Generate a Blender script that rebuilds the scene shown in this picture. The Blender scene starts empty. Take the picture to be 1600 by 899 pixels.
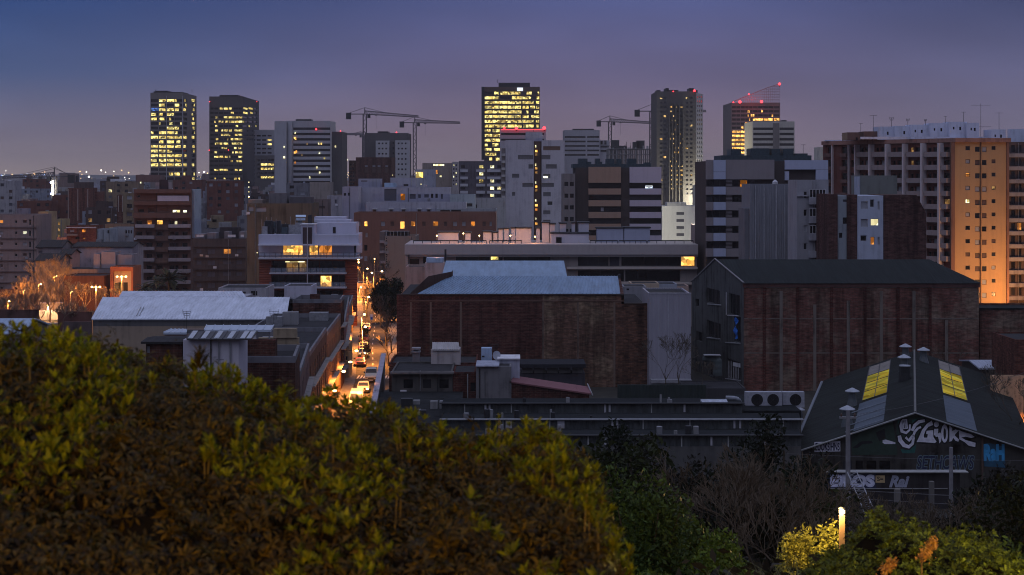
import bpy, math, random
import numpy as np
from mathutils import Vector, Matrix, noise
R = random.Random(7)
S = bpy.context.scene
COL = S.collection
rad = math.radians

# ------------------------------------------------------------------ camera
F, HY, CZ = 2537.0, 272.0, 31.0        # focal length and horizon row in photo pixels, eye height in metres
cam_d = bpy.data.cameras.new("camera"); cam = bpy.data.objects.new("camera", cam_d); COL.objects.link(cam)
cam.location = (0, 0, CZ); cam.rotation_euler = (rad(90), 0, 0)
cam_d.sensor_width = 36; cam_d.lens = 36 * F / 1600
cam_d.shift_y = -(449.5 - HY) / 1600
cam_d.clip_start = 0.3; cam_d.clip_end = 60000
cam_d.dof.use_dof = True; cam_d.dof.focus_distance = 190; cam_d.dof.aperture_fstop = 4.2
S.camera = cam

# ------------------------------------------------------------------ world, sun, exposure
w = bpy.data.worlds.new("World"); S.world = w; w.use_nodes = True
nt = w.node_tree; nt.nodes.clear()
def N(nt, t, **k):
    n = nt.nodes.new(t)
    for a, b in k.items(): setattr(n, a, b)
    return n
L = nt.links.new
wo = N(nt, 'ShaderNodeOutputWorld'); bg = N(nt, 'ShaderNodeBackground')
tc = N(nt, 'ShaderNodeTexCoord'); sx = N(nt, 'ShaderNodeSeparateXYZ'); L(tc.outputs['Generated'], sx.inputs[0])
def ramp(nt, pts, interp='LINEAR'):
    r = N(nt, 'ShaderNodeValToRGB'); r.color_ramp.interpolation = interp
    e = r.color_ramp.elements
    while len(e) < len(pts): e.new(0.5)
    for i, (p, c) in enumerate(pts):
        e[i].position = p; e[i].color = (c[0], c[1], c[2], 1)
    return r
mz = N(nt, 'ShaderNodeMapRange'); L(sx.outputs[2], mz.inputs[0]); mz.inputs[1].default_value = 0; mz.inputs[2].default_value = 1
up = ((0.28, (0.090, 0.100, 0.170)), (0.6, (0.26, 0.285, 0.42)), (1.0, (0.44, 0.48, 0.70)))
left_r = ramp(nt, ((0.0, (0.30, 0.235, 0.225)), (0.022, (0.165, 0.145, 0.200)), (0.06, (0.058, 0.090, 0.205)), (0.107, (0.018, 0.050, 0.170))) + up)
mid_r = ramp(nt, ((0.0, (0.225, 0.165, 0.175)), (0.025, (0.160, 0.120, 0.165)), (0.06, (0.106, 0.094, 0.180)), (0.107, (0.060, 0.074, 0.190))) + up)
right_r = ramp(nt, ((0.0, (0.180, 0.140, 0.170)), (0.025, (0.135, 0.118, 0.180)), (0.06, (0.088, 0.088, 0.168)), (0.107, (0.042, 0.054, 0.140))) + up)
for r in (left_r, mid_r, right_r): L(mz.outputs[0], r.inputs[0])
ml = N(nt, 'ShaderNodeMapRange'); L(sx.outputs[0], ml.inputs[0]); ml.interpolation_type = 'SMOOTHSTEP'
ml.inputs[1].default_value = -0.34; ml.inputs[2].default_value = 0.02
mr = N(nt, 'ShaderNodeMapRange'); L(sx.outputs[0], mr.inputs[0]); mr.interpolation_type = 'SMOOTHSTEP'
mr.inputs[1].default_value = 0.10; mr.inputs[2].default_value = 0.32
m1 = N(nt, 'ShaderNodeMixRGB'); L(ml.outputs[0], m1.inputs[0]); L(left_r.outputs[0], m1.inputs[1]); L(mid_r.outputs[0], m1.inputs[2])
m2 = N(nt, 'ShaderNodeMixRGB'); L(mr.outputs[0], m2.inputs[0]); L(m1.outputs[0], m2.inputs[1]); L(right_r.outputs[0], m2.inputs[2])
# faint high cloud that catches the reddish city glow
mp = N(nt, 'ShaderNodeMapping'); L(tc.outputs['Generated'], mp.inputs[0]); mp.inputs['Scale'].default_value = (2.2, 2.2, 9)
nz = N(nt, 'ShaderNodeTexNoise'); L(mp.outputs[0], nz.inputs[0]); nz.inputs['Scale'].default_value = 2.0; nz.inputs['Detail'].default_value = 3
nr = N(nt, 'ShaderNodeMapRange'); L(nz.outputs[0], nr.inputs[0]); nr.inputs[1].default_value = 0.4; nr.inputs[2].default_value = 0.75; nr.inputs[3].default_value = 0.90; nr.inputs[4].default_value = 1.20
m3 = N(nt, 'ShaderNodeMixRGB', blend_type='MULTIPLY'); m3.inputs[0].default_value = 1; L(m2.outputs[0], m3.inputs[1]); L(nr.outputs[0], m3.inputs[2])
sky = N(nt, 'ShaderNodeTexSky', sky_type='NISHITA'); sky.sun_disc = False
SUN_EL, SUN_AZ = 3.0, 200.0
sky.sun_elevation = rad(SUN_EL); sky.sun_rotation = rad(SUN_AZ)
sk = N(nt, 'ShaderNodeMixRGB', blend_type='ADD'); sk.inputs[0].default_value = 0.0012
L(m3.outputs[0], sk.inputs[1]); L(sky.outputs[0], sk.inputs[2])
L(sk.outputs[0], bg.inputs[0]); bg.inputs[1].default_value = 1.0; L(bg.outputs[0], wo.inputs[0])

sun_d = bpy.data.lights.new("dusk_glow", 'SUN'); sun = bpy.data.objects.new("dusk_glow", sun_d); COL.objects.link(sun)
sun_d.energy = 0.10; sun_d.angle = rad(40); sun_d.color = (0.88, 0.90, 1.0)
sun.rotation_euler = (rad(50), 0, rad(-25))

V = S.view_settings; V.view_transform = 'Standard'; V.look = 'None'; V.gamma = 1; V.exposure = 0.3; V.use_curve_mapping = False
S.cycles.use_denoising = True; S.cycles.filter_width = 1.05
S.cycles.max_bounces = 5; S.cycles.diffuse_bounces = 2; S.cycles.glossy_bounces = 2; S.cycles.transmission_bounces = 3
S.cycles.volume_bounces = 1; S.cycles.transparent_max_bounces = 8
S.cycles.sample_clamp_indirect = 3; S.cycles.caustics_reflective = False; S.cycles.caustics_refractive = False

# ------------------------------------------------------------------ helpers
def X(px, D): return (px - 800) / F * D
def Z(py, D): return CZ - (py - HY) / F * D
def PY(z, D): return HY + (CZ - z) * F / D

class MB:
    def __init__(s): s.v = []; s.f = []; s.m = []
    def add(s, vs, fs, mi=0):
        n = len(s.v); s.v += [tuple(p) for p in vs]; s.f += [tuple(n + i for i in f) for f in fs]; s.m += [mi] * len(fs)
    def quad(s, a, b, c, d, mi=0): s.add((a, b, c, d), ((0, 1, 2, 3),), mi)
    def box(s, x0, x1, y0, y1, z0, z1, mi=0):
        s.add([(x0, y0, z0), (x1, y0, z0), (x1, y1, z0), (x0, y1, z0), (x0, y0, z1), (x1, y0, z1), (x1, y1, z1), (x0, y1, z1)],
              [(0, 3, 2, 1), (4, 5, 6, 7), (0, 1, 5, 4), (1, 2, 6, 5), (2, 3, 7, 6), (3, 0, 4, 7)], mi)
    def pbox(s, c, u, hx, hy, z0, z1, mi=0):   # box turned so that its x axis runs along u
        vx, vy = (u[0] * hx, u[1] * hx), (-u[1] * hy, u[0] * hy)
        P = [(c[0] + a * vx[0] + b * vy[0], c[1] + a * vx[1] + b * vy[1]) for a, b in ((-1, -1), (1, -1), (1, 1), (-1, 1))]
        s.prism(P, z0, z1, mi)
    def prism(s, P, z0, z1, mi=0):
        n = len(P)
        s.add([(p[0], p[1], z0) for p in P] + [(p[0], p[1], z1) for p in P],
              [tuple(range(n - 1, -1, -1)), tuple(range(n, 2 * n))] + [(i, (i + 1) % n, n + (i + 1) % n, n + i) for i in range(n)], mi)
    def tube(s, p, q, r0, r1=None, n=6, mi=0, caps=True):
        r1 = r0 if r1 is None else r1
        p, q = Vector(p), Vector(q); d = (q - p)
        if d.length < 1e-6: return
        d.normalize(); a = d.orthogonal().normalized(); b = d.cross(a)
        vs = []
        for c, r in ((p, r0), (q, r1)):
            for i in range(n):
                t = 2 * math.pi * i / n; vs.append(c + (a * math.cos(t) + b * math.sin(t)) * r)
        fs = [(i, (i + 1) % n, n + (i + 1) % n, n + i) for i in range(n)]
        if caps: fs += [tuple(range(n - 1, -1, -1)), tuple(range(n, 2 * n))]
        s.add(vs, fs, mi)
    def path(s, pts, r, n=6, mi=0):
        for a, b in zip(pts[:-1], pts[1:]): s.tube(a, b, r, r, n, mi)
    def lathe(s, c, prof, n=12, mi=0):
        k = len(prof); vs = []
        for (r, z) in prof:
            for i in range(n):
                t = 2 * math.pi * i / n; vs.append((c[0] + r * math.cos(t), c[1] + r * math.sin(t), c[2] + z))
        fs = [(j * n + i, j * n + (i + 1) % n, (j + 1) * n + (i + 1) % n, (j + 1) * n + i) for j in range(k - 1) for i in range(n)]
        fs += [tuple(range(n - 1, -1, -1)), tuple(range((k - 1) * n, k * n))]
        s.add(vs, fs, mi)
    def build(s, name, mat, parent=None, smooth=False, at=None):
        if not s.f: return None
        o0 = Vector(at) if at is not None else (world_loc(parent) if parent else Vector((0, 0, 0)))
        me = bpy.data.meshes.new(name)
        me.from_pydata([(p[0] - o0[0], p[1] - o0[1], p[2] - o0[2]) for p in s.v], [], s.f)
        mats = mat if isinstance(mat, (list, tuple)) else [mat]
        for m in mats: me.materials.append(m)
        if len(mats) > 1: me.polygons.foreach_set('material_index', s.m)
        if smooth: me.polygons.foreach_set('use_smooth', [True] * len(s.f))
        o = bpy.data.objects.new(name, me); COL.objects.link(o)
        if parent: 
            o.parent = parent
            if at is not None: o.location = o0 - world_loc(parent)
        else: o.location = o0
        return o
def world_loc(o):
    l = Vector((0, 0, 0))
    while o: l = l + Vector(o.location); o = o.parent
    return l
def thing(name, label, cat, loc, group=None):
    o = bpy.data.objects.new(name, None); COL.objects.link(o); o.location = loc; o.empty_display_size = 0.5
    return tag(o, label, cat, group)
def tag(o, label, cat, group=None):
    o['label'] = label; o['category'] = cat
    if group: o['group'] = group
    return o
def struct(o): o['kind'] = 'structure'; return o
def stuff(o, label=None, cat=None):
    o['kind'] = 'stuff'
    if label: tag(o, label, cat)
    return o
def copy_tree(o, parent=None):
    c = o.copy(); COL.objects.link(c); c.parent = parent
    for ch in list(o.children): copy_tree(ch, c)
    return c

# ------------------------------------------------------------------ materials (procedural)
MC = {}
def newmat(name):
    m = bpy.data.materials.new(name); m.use_nodes = True
    nt = m.node_tree; b = nt.nodes['Principled BSDF']; return m, nt, b
def plaster(c, rough=0.85, var=0.22, scale=0.35, name='plaster', streak=True):
    k = ('p', tuple(c), rough, var, scale)
    if k in MC: return MC[k]
    m, nt, b = newmat(name); L = nt.links.new
    tc = N(nt, 'ShaderNodeTexCoord')
    n1 = N(nt, 'ShaderNodeTexNoise'); n1.inputs['Scale'].default_value = scale; n1.inputs['Detail'].default_value = 6; n1.inputs['Roughness'].default_value = 0.65
    L(tc.outputs['Object'], n1.inputs[0])
    mp = N(nt, 'ShaderNodeMapping'); mp.inputs['Scale'].default_value = (1.6, 1.6, 0.12); L(tc.outputs['Object'], mp.inputs[0])
    n2 = N(nt, 'ShaderNodeTexNoise'); n2.inputs['Scale'].default_value = 1.0; n2.inputs['Detail'].default_value = 4; L(mp.outputs[0], n2.inputs[0])
    mx = N(nt, 'ShaderNodeMath', operation='ADD'); L(n1.outputs[0], mx.inputs[0]); L(n2.outputs[0], mx.inputs[1])
    mr = N(nt, 'ShaderNodeMapRange'); L(mx.outputs[0], mr.inputs[0]); mr.inputs[1].default_value = 0.72; mr.inputs[2].default_value = 1.28
    d = [x * (1 - var * 1.6) for x in c]; l = [min(1, x * (1 + var * 0.5)) for x in c]
    r = ramp(nt, ((0, d), (0.45, c), (1, l))); L(mr.outputs[0], r.inputs[0]); L(r.outputs[0], b.inputs['Base Color'])
    b.inputs['Roughness'].default_value = rough; b.inputs['Specular IOR Level'].default_value = 0.5 if rough < .5 else 0.08
    bp = N(nt, 'ShaderNodeBump'); bp.inputs['Strength'].default_value = 0.25; bp.inputs['Distance'].default_value = 0.05
    L(n1.outputs[0], bp.inputs['Height']); L(bp.outputs[0], b.inputs['Normal'])
    MC[k] = m; return m
def brick(c, c2=None, mortar=(0.10, 0.065, 0.055), patch=(0.22, 0.17, 0.12), scale=1.0, name='brick', pamt=0.5):
    k = ('b', tuple(c), tuple(patch), scale, pamt)
    if k in MC: return MC[k]
    m, nt, b = newmat(name); L = nt.links.new
    tc = N(nt, 'ShaderNodeTexCoord')
    c2 = c2 or [x * 0.65 for x in c]
    sp = N(nt, 'ShaderNodeSeparateXYZ'); L(tc.outputs['Object'], sp.inputs[0])
    ad = N(nt, 'ShaderNodeMath', operation='ADD'); L(sp.outputs[0], ad.inputs[0]); L(sp.outputs[1], ad.inputs[1])
    cb = N(nt, 'ShaderNodeCombineXYZ'); L(ad.outputs[0], cb.inputs[0]); L(sp.outputs[2], cb.inputs[1])
    bt = N(nt, 'ShaderNodeTexBrick'); L(cb.outputs[0], bt.inputs[0]); bt.inputs['Scale'].default_value = scale
    bt.inputs['Brick Width'].default_value = 0.58; bt.inputs['Row Height'].default_value = 0.22; bt.inputs['Mortar Size'].default_value = 0.025
    bt.inputs['Color1'].default_value = (*c, 1); bt.inputs['Color2'].default_value = (*c2, 1); bt.inputs['Mortar'].default_value = (*mortar, 1)
    n1 = N(nt, 'ShaderNodeTexNoise'); n1.inputs['Scale'].default_value = 0.22; n1.inputs['Detail'].default_value = 8; n1.inputs['Roughness'].default_value = 0.7
    L(tc.outputs['Object'], n1.inputs[0])
    mr = N(nt, 'ShaderNodeMapRange'); L(n1.outputs[0], mr.inputs[0]); mr.inputs[1].default_value = 0.47; mr.inputs[2].default_value = 0.62; mr.inputs[4].default_value = pamt
    mx = N(nt, 'ShaderNodeMixRGB'); L(mr.outputs[0], mx.inputs[0]); L(bt.outputs[0], mx.inputs[1]); mx.inputs[2].default_value = (*patch, 1)
    mp = N(nt, 'ShaderNodeMapping'); mp.inputs['Scale'].default_value = (0.9, 0.9, 2.6); L(tc.outputs['Object'], mp.inputs[0])
    n2 = N(nt, 'ShaderNodeTexNoise'); n2.inputs['Scale'].default_value = 1.4; n2.inputs['Detail'].default_value = 6; L(mp.outputs[0], n2.inputs[0])
    m2 = N(nt, 'ShaderNodeMapRange'); L(n2.outputs[0], m2.inputs[0]); m2.inputs[1].default_value = 0.3; m2.inputs[2].default_value = 0.7; m2.inputs[3].default_value = 0.55; m2.inputs[4].default_value = 1.4
    mu = N(nt, 'ShaderNodeMixRGB', blend_type='MULTIPLY'); mu.inputs[0].default_value = 1; L(mx.outputs[0], mu.inputs[1]); L(m2.outputs[0], mu.inputs[2])
    mp3 = N(nt, 'ShaderNodeMapping'); mp3.inputs['Scale'].default_value = (0.8, 0.8, 0.06); L(tc.outputs['Object'], mp3.inputs[0])
    n3 = N(nt, 'ShaderNodeTexNoise'); n3.inputs['Scale'].default_value = 1.0; n3.inputs['Detail'].default_value = 5; n3.inputs['Roughness'].default_value = .7; L(mp3.outputs[0], n3.inputs[0])
    m3_ = N(nt, 'ShaderNodeMapRange'); L(n3.outputs[0], m3_.inputs[0]); m3_.inputs[1].default_value = .42; m3_.inputs[2].default_value = .66; m3_.inputs[3].default_value = 1.15; m3_.inputs[4].default_value = .45
    mu3 = N(nt, 'ShaderNodeMixRGB', blend_type='MULTIPLY'); mu3.inputs[0].default_value = 1; L(mu.outputs[0], mu3.inputs[1]); L(m3_.outputs[0], mu3.inputs[2]); mu = mu3   # rain streaks
    L(mu.outputs[0], b.inputs['Base Color']); b.inputs['Roughness'].default_value = 0.9; b.inputs['Specular IOR Level'].default_value = 0.08
    bp = N(nt, 'ShaderNodeBump'); bp.inputs['Strength'].default_value = 0.5; bp.inputs['Distance'].default_value = 0.03
    L(bt.outputs['Fac'], bp.inputs['Height']); bp.invert = True; L(bp.outputs[0], b.inputs['Normal'])
    MC[k] = m; return m
def sheet(c, axis=0, pitch=0.3, rough=0.5, metal=0.0, var=0.25, amp=0.04, name='corrugated_sheet'):
    """corrugated or ribbed metal / fibre cement: the wave runs along the given axis"""
    k = ('s', tuple(c), axis, pitch, rough, var)
    if k in MC: return MC[k]
    m, nt, b = newmat(name); L = nt.links.new
    tc = N(nt, 'ShaderNodeTexCoord'); sp = N(nt, 'ShaderNodeSeparateXYZ'); L(tc.outputs['Object'], sp.inputs[0])
    mu = N(nt, 'ShaderNodeMath', operation='MULTIPLY'); L(sp.outputs[axis], mu.inputs[0]); mu.inputs[1].default_value = 2 * math.pi / pitch
    sn = N(nt, 'ShaderNodeMath', operation='SINE'); L(mu.outputs[0], sn.inputs[0])
    bp = N(nt, 'ShaderNodeBump'); bp.inputs['Strength'].default_value = 0.6; bp.inputs['Distance'].default_value = amp
    L(sn.outputs[0], bp.inputs['Height']); L(bp.outputs[0], b.inputs['Normal'])
    n1 = N(nt, 'ShaderNodeTexNoise'); n1.inputs['Scale'].default_value = 0.5; n1.inputs['Detail'].default_value = 7; n1.inputs['Roughness'].default_value = 0.7
    mp = N(nt, 'ShaderNodeMapping'); mp.inputs['Scale'].default_value = (2.0 if axis == 0 else 0.4, 2.0 if axis == 1 else 0.4, 0.4); L(tc.outputs['Object'], mp.inputs[0]); L(mp.outputs[0], n1.inputs[0])
    mr = N(nt, 'ShaderNodeMapRange'); L(n1.outputs[0], mr.inputs[0]); mr.inputs[1].default_value = 0.3; mr.inputs[2].default_value = 0.7
    r = ramp(nt, ((0, [x * (1 - var) for x in c]), (1, [min(1, x * (1 + var * 0.4)) for x in c]))); L(mr.outputs[0], r.inputs[0]); L(r.outputs[0], b.inputs['Base Color'])
    b.inputs['Roughness'].default_value = rough; b.inputs['Metallic'].default_value = metal; b.inputs['Specular IOR Level'].default_value = 0.45 if rough < .5 else 0.08
    MC[k] = m; return m
def glass_mat(name, c=(0.02, 0.022, 0.028), rough=0.12):
    m, nt, b = newmat(name); L = nt.links.new
    oi = N(nt, 'ShaderNodeObjectInfo'); r = ramp(nt, ((0, [x * 0.5 for x in c]), (0.75, c), (1, [x * 3 for x in c])))
    L(oi.outputs['Random'], r.inputs[0]); L(r.outputs[0], b.inputs['Base Color'])
    b.inputs['Roughness'].default_value = rough; b.inputs['Specular IOR Level'].default_value = 0.45
    return m
def emit(name, c, s, var=True, scale=1.1, lo=0.25, hi=1.35, sample=False):
    m = bpy.data.materials.new(name); m.use_nodes = True; nt = m.node_tree; nt.nodes.clear(); L = nt.links.new
    o = N(nt, 'ShaderNodeOutputMaterial'); e = N(nt, 'ShaderNodeEmission'); L(e.outputs[0], o.inputs[0])
    e.inputs[0].default_value = (*c, 1); e.inputs[1].default_value = s
    if var:      # furniture, blinds and partitions seen through a lit window
        tc = N(nt, 'ShaderNodeTexCoord'); oi = N(nt, 'ShaderNodeObjectInfo')
        ad = N(nt, 'ShaderNodeVectorMath', operation='ADD'); sc = N(nt, 'ShaderNodeVectorMath', operation='SCALE')
        cb = N(nt, 'ShaderNodeCombineXYZ'); 
        for i in range(3): L(oi.outputs['Random'], cb.inputs[i])
        L(cb.outputs[0], sc.inputs[0]); sc.inputs['Scale'].default_value = 97.0
        L(tc.outputs['Object'], ad.inputs[0]); L(sc.outputs[0], ad.inputs[1])
        vo = N(nt, 'ShaderNodeTexVoronoi'); vo.inputs['Scale'].default_value = scale; L(ad.outputs[0], vo.inputs[0])
        sp = N(nt, 'ShaderNodeSeparateXYZ'); L(vo.outputs['Color'], sp.inputs[0])
        mr = N(nt, 'ShaderNodeMapRange'); L(sp.outputs[0], mr.inputs[0]); mr.inputs[1].default_value = 0.1; mr.inputs[2].default_value = 0.9
        mr.inputs[3].default_value = s * lo; mr.inputs[4].default_value = s * hi
        m2 = N(nt, 'ShaderNodeMapRange'); L(oi.outputs['Random'], m2.inputs[0]); m2.inputs[3].default_value = 0.6; m2.inputs[4].default_value = 1.25
        mu = N(nt, 'ShaderNodeMath', operation='MULTIPLY'); L(mr.outputs[0], mu.inputs[0]); L(m2.outputs[0], mu.inputs[1]); L(mu.outputs[0], e.inputs[1])
        mixc = N(nt, 'ShaderNodeMixRGB'); L(sp.outputs[1], mixc.inputs[0]); mixc.inputs[1].default_value = (*c, 1); mixc.inputs[2].default_value = (c[0], c[1] * 0.74, c[2] * 0.38, 1); L(mixc.outputs[0], e.inputs[0])
    m.cycles.emission_sampling = 'AUTO' if sample else 'NONE'
    return m
def foliage(name, c, var=0.5, rough=0.5, trans=0.25):
    m, nt, b = newmat(name); L = nt.links.new
    g = N(nt, 'ShaderNodeNewGeometry'); r = ramp(nt, ((0, [x * (1 - var) for x in c]), (0.6, c), (1, [x * (1 + var) for x in c])))
    L(g.outputs['Random Per Island'], r.inputs[0]); L(r.outputs[0], b.inputs['Base Color'])
    b.inputs['Roughness'].default_value = rough; b.inputs['Specular IOR Level'].default_value = 0.12
    if trans:
        t = N(nt, 'ShaderNodeBsdfTranslucent'); L(r.outputs[0], t.inputs[0]); mx = N(nt, 'ShaderNodeMixShader'); mx.inputs[0].default_value = trans
        L(b.outputs[0], mx.inputs[1]); L(t.outputs[0], mx.inputs[2]); L(mx.outputs[0], nt.nodes['Material Output'].inputs[0])
    return m
def plain(name, c, rough=0.6, metal=0.0):
    k = ('plain', tuple(c), rough, metal)
    if k in MC: return MC[k]
    m, nt, b = newmat(name); L = nt.links.new
    tc = N(nt, 'ShaderNodeTexCoord'); n1 = N(nt, 'ShaderNodeTexNoise'); n1.inputs['Scale'].default_value = 2.5; n1.inputs['Detail'].default_value = 5; L(tc.outputs['Object'], n1.inputs[0])
    r = ramp(nt, ((0.3, [x * 0.75 for x in c]), (0.7, [min(1, x * 1.12) for x in c]))); L(n1.outputs[0], r.inputs[0]); L(r.outputs[0], b.inputs['Base Color'])
    b.inputs['Roughness'].default_value = rough; b.inputs['Metallic'].default_value = metal; b.inputs['Specular IOR Level'].default_value = .06 if rough > .75 else .3
    MC[k] = m; return m

K = {}   # window fillings
K['d'] = glass_mat('dark_glass', (.012, .013, .016), .2)
K['b'] = plaster((0.30, 0.31, 0.35), name='roller_blind', var=0.1)
K['k'] = plain('shutter_brown', (0.10, 0.06, 0.05))
K['w'] = emit('warm_lit_glass', (1.0, 0.56, 0.15), 1.65)
K['y'] = emit('yellow_lit_glass', (1.0, 0.84, 0.30), 1.3, scale=0.55)
K['Y'] = emit('bright_office_glass', (1.0, 0.88, 0.34), 1.15, scale=0.8, lo=0.10)
K['o'] = emit('orange_lit_glass', (1.0, 0.40, 0.09), 0.75)
K['W'] = emit('white_lit_glass', (0.95, 1.0, 0.72), 1.2)
K['m'] = emit('dim_lit_glass', (0.62, 0.40, 0.18), 0.35)
K['n'] = emit('dim_office_glass', (0.7, 0.62, 0.3), 0.28, scale=0.5)
K['B'] = emit('blue_lit_sign', (0.10, 0.25, 1.0), 1.3, scale=0.8, lo=0.1)
K['I'] = emit('ice_lit_glass', (0.62, 0.75, 1.0), 1.5, scale=0.8)
K['s'] = emit('work_light_glass', (1.0, 0.70, 0.28), 0.55, scale=.9, lo=0.0, hi=1.9)
K['c'] = emit('deep_orange_curtain', (1.0, 0.34, 0.03), 0.55, scale=0.5)
K['g'] = plaster((.10, .10, .125), name='grey_slot', var=.1)
LITK = 'wyYoWmnBIcs'
M_roof = plaster((0.036, 0.036, 0.040), name='roof_felt', var=0.3)
M_roofred = plaster((0.16, 0.10, 0.085), name='roof_tile_deck', var=0.3)
M_dark = plain('dark_metal', (0.035, 0.037, 0.042), 0.5, 0.3)
M_steel = plain('galvanised_steel', (0.35, 0.36, 0.38), 0.45, 0.6)
M_white = plaster((0.62, 0.62, 0.66), name='white_plaster')
M_conc = plaster((0.26, 0.26, 0.27), name='concrete')
M_rail = plain('railing_metal', (0.16, 0.16, 0.18), 0.5, 0.4)
M_red = emit('red_beacon_lens', (1.0, 0.03, 0.04), 5, var=False, sample=False)
M_sod = emit('sodium_lamp_lens', (1.0, 0.62, 0.22), 14, var=False)
M_wht = emit('white_lamp_lens', (1.0, 0.95, 0.75), 25, var=False)

# ------------------------------------------------------------------ walls with real openings
WCACHE = {}
def facade(mb, A, B, z0, z1, ops, depth=0.25, mi=0):
    """vertical wall from A to B with rectangular openings (u0,u1,za,zb) and their reveals"""
    A = Vector((A[0], A[1])); B = Vector((B[0], B[1])); Lw = (B - A).length; u = (B - A) / Lw; n = Vector((u.y, -u.x))
    ops = [(max(0.02, a), min(Lw - 0.02, b), max(z0 + 0.02, c), min(z1 - 0.02, d)) for a, b, c, d in ops]
    ops = [o for o in ops if o[1] - o[0] > 0.05 and o[3] - o[2] > 0.05]
    def P(t, z, dd=0): return (A.x + u.x * t - n.x * dd, A.y + u.y * t - n.y * dd, z)
    if not ops: mb.quad(P(0, z0), P(Lw, z0), P(Lw, z1), P(0, z1), mi); return ops, u, n
    zs = sorted(set([z0, z1] + [o[2] for o in ops] + [o[3] for o in ops]))
    for za, zb in zip(zs[:-1], zs[1:]):
        if zb - za < 1e-5: continue
        zm = (za + zb) / 2; row = sorted((o[0], o[1]) for o in ops if o[2] < zm < o[3]); t = 0
        for a, b in row:
            if a > t + 1e-5: mb.quad(P(t, za), P(a, za), P(a, zb), P(t, zb), mi)
            t = max(t, b)
        if t < Lw - 1e-5: mb.quad(P(t, za), P(Lw, za), P(Lw, zb), P(t, zb), mi)
    for a, b, c, d in ops:
        mb.quad(P(a, c), P(a, c, depth), P(a, d, depth), P(a, d), mi); mb.quad(P(b, c, depth), P(b, c), P(b, d), P(b, d, depth), mi)
        mb.quad(P(a, c, depth), P(a, c), P(b, c), P(b, c, depth), mi); mb.quad(P(a, d), P(a, d, depth), P(b, d, depth), P(b, d), mi)
    return ops, u, n
def pane_mesh(w, h, kind, nm):
    key = (round(w, 2), round(h, 2), kind, nm)
    if key not in WCACHE:
        me = bpy.data.meshes.new(nm); w, h = key[0] / 2, key[1] / 2
        me.from_pydata([(-w, 0, -h), (w, 0, -h), (w, 0, h), (-w, 0, h), (-w, .04, -h), (w, .04, -h), (w, .04, h), (-w, .04, h)], [],
                       [(0, 1, 2, 3), (5, 4, 7, 6), (1, 5, 6, 2), (4, 0, 3, 7), (3, 2, 6, 7), (4, 5, 1, 0)])
        me.materials.append(K[kind]); WCACHE[key] = me
    return WCACHE[key]
def frame_mesh(w, h, nv, mat, t=0.07):
    key = (round(w, 2), round(h, 2), 'frame', nv, t, mat.name)
    if key not in WCACHE:
        mb = MB(); w, h = key[0] / 2, key[1] / 2
        mb.box(-w, w, -.06, 0, -h, -h + t); mb.box(-w, w, -.06, 0, h - t, h)
        mb.box(-w, -w + t, -.06, 0, -h + t, h - t); mb.box(w - t, w, -.06, 0, -h + t, h - t)
        for i in range(1, nv): x = -w + 2 * w * i / nv; mb.box(x - t / 2, x + t / 2, -.05, 0, -h + t, h - t)
        me = bpy.data.meshes.new('frame'); me.from_pydata(mb.v, [], mb.f); me.materials.append(mat); WCACHE[key] = me
    return WCACHE[key]
M_frame = plain('pale_window_frame', (0.42, 0.42, 0.45), 0.5)
M_framed = plain('dark_window_frame', (0.05, 0.05, 0.055), 0.5)
def put_windows(root, wl, frames=None, limit=100):
    """wl: list of (centre, angle, w, h, kind); the hundred largest become parts, the rest one part"""
    wl = sorted(wl, key=lambda q: (-(q[4] in LITK), -q[2] * q[3]))
    rl = world_loc(root)
    for c, ang, w, h, kind in wl[:limit]:
        o = bpy.data.objects.new('window', pane_mesh(w, h, kind, 'window')); COL.objects.link(o); o.parent = root
        o.location = Vector(c) - rl; o.rotation_euler = (0, 0, ang)
        if frames:
            nv = max(1, round(w / frames[1])); f = bpy.data.objects.new('frame', frame_mesh(w, h, nv, frames[0], frames[2] if len(frames) > 2 else .07))
            COL.objects.link(f); f.parent = o
    rest = wl[limit:]
    if rest:
        mb = MB(); kinds = sorted(set(q[4] for q in rest))
        for c, ang, w, h, kind in rest:
            ux, uy = math.cos(ang) * w / 2, math.sin(ang) * w / 2
            mb.quad((c[0] - ux, c[1] - uy, c[2] - h / 2), (c[0] + ux, c[1] + uy, c[2] - h / 2), (c[0] + ux, c[1] + uy, c[2] + h / 2), (c[0] - ux, c[1] - uy, c[2] + h / 2), kinds.index(kind))
        o = mb.build('window', [K[k] for k in kinds], root); o['kind'] = 'stuff'
def px_on_wall(px, A, B):
    k = (px - 800) / F; dx, dy = B[0] - A[0], B[1] - A[1]
    t = (k * A[1] - A[0]) / (dx - k * dy); return t, A[1] + t * dy
def wall_px(mb, A, B, z0, z1, rects, wl, depth=0.25, mi=0):
    """wall whose openings are given by where they show in the photograph; adds its panes to wl"""
    Lw = math.hypot(B[0] - A[0], B[1] - A[1]); ops = []; kinds = []
    for (x0, y0, x1, y1, kd) in rects:
        t0, d0 = px_on_wall(x0, A, B); t1, d1 = px_on_wall(x1, A, B); dm = (d0 + d1) / 2
        o = (max(.02, t0 * Lw), min(Lw - .02, t1 * Lw), max(z0 + .02, Z(y1, dm)), min(z1 - .02, Z(y0, dm)))
        if o[1] - o[0] > .05 and o[3] - o[2] > .05: ops.append(o); kinds.append(kd)
    _, u, n = facade(mb, A, B, z0, z1, ops, depth, mi); ang = math.atan2(u.y, u.x)
    for (a, b, c, d), kd in zip(ops, kinds):
        if kd is None: continue
        m = (a + b) / 2; wl.append(((A[0] + u.x * m - n.x * (depth - .04), A[1] + u.y * m - n.y * (depth - .04), (c + d) / 2), ang, b - a, d - c, kd))
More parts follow.
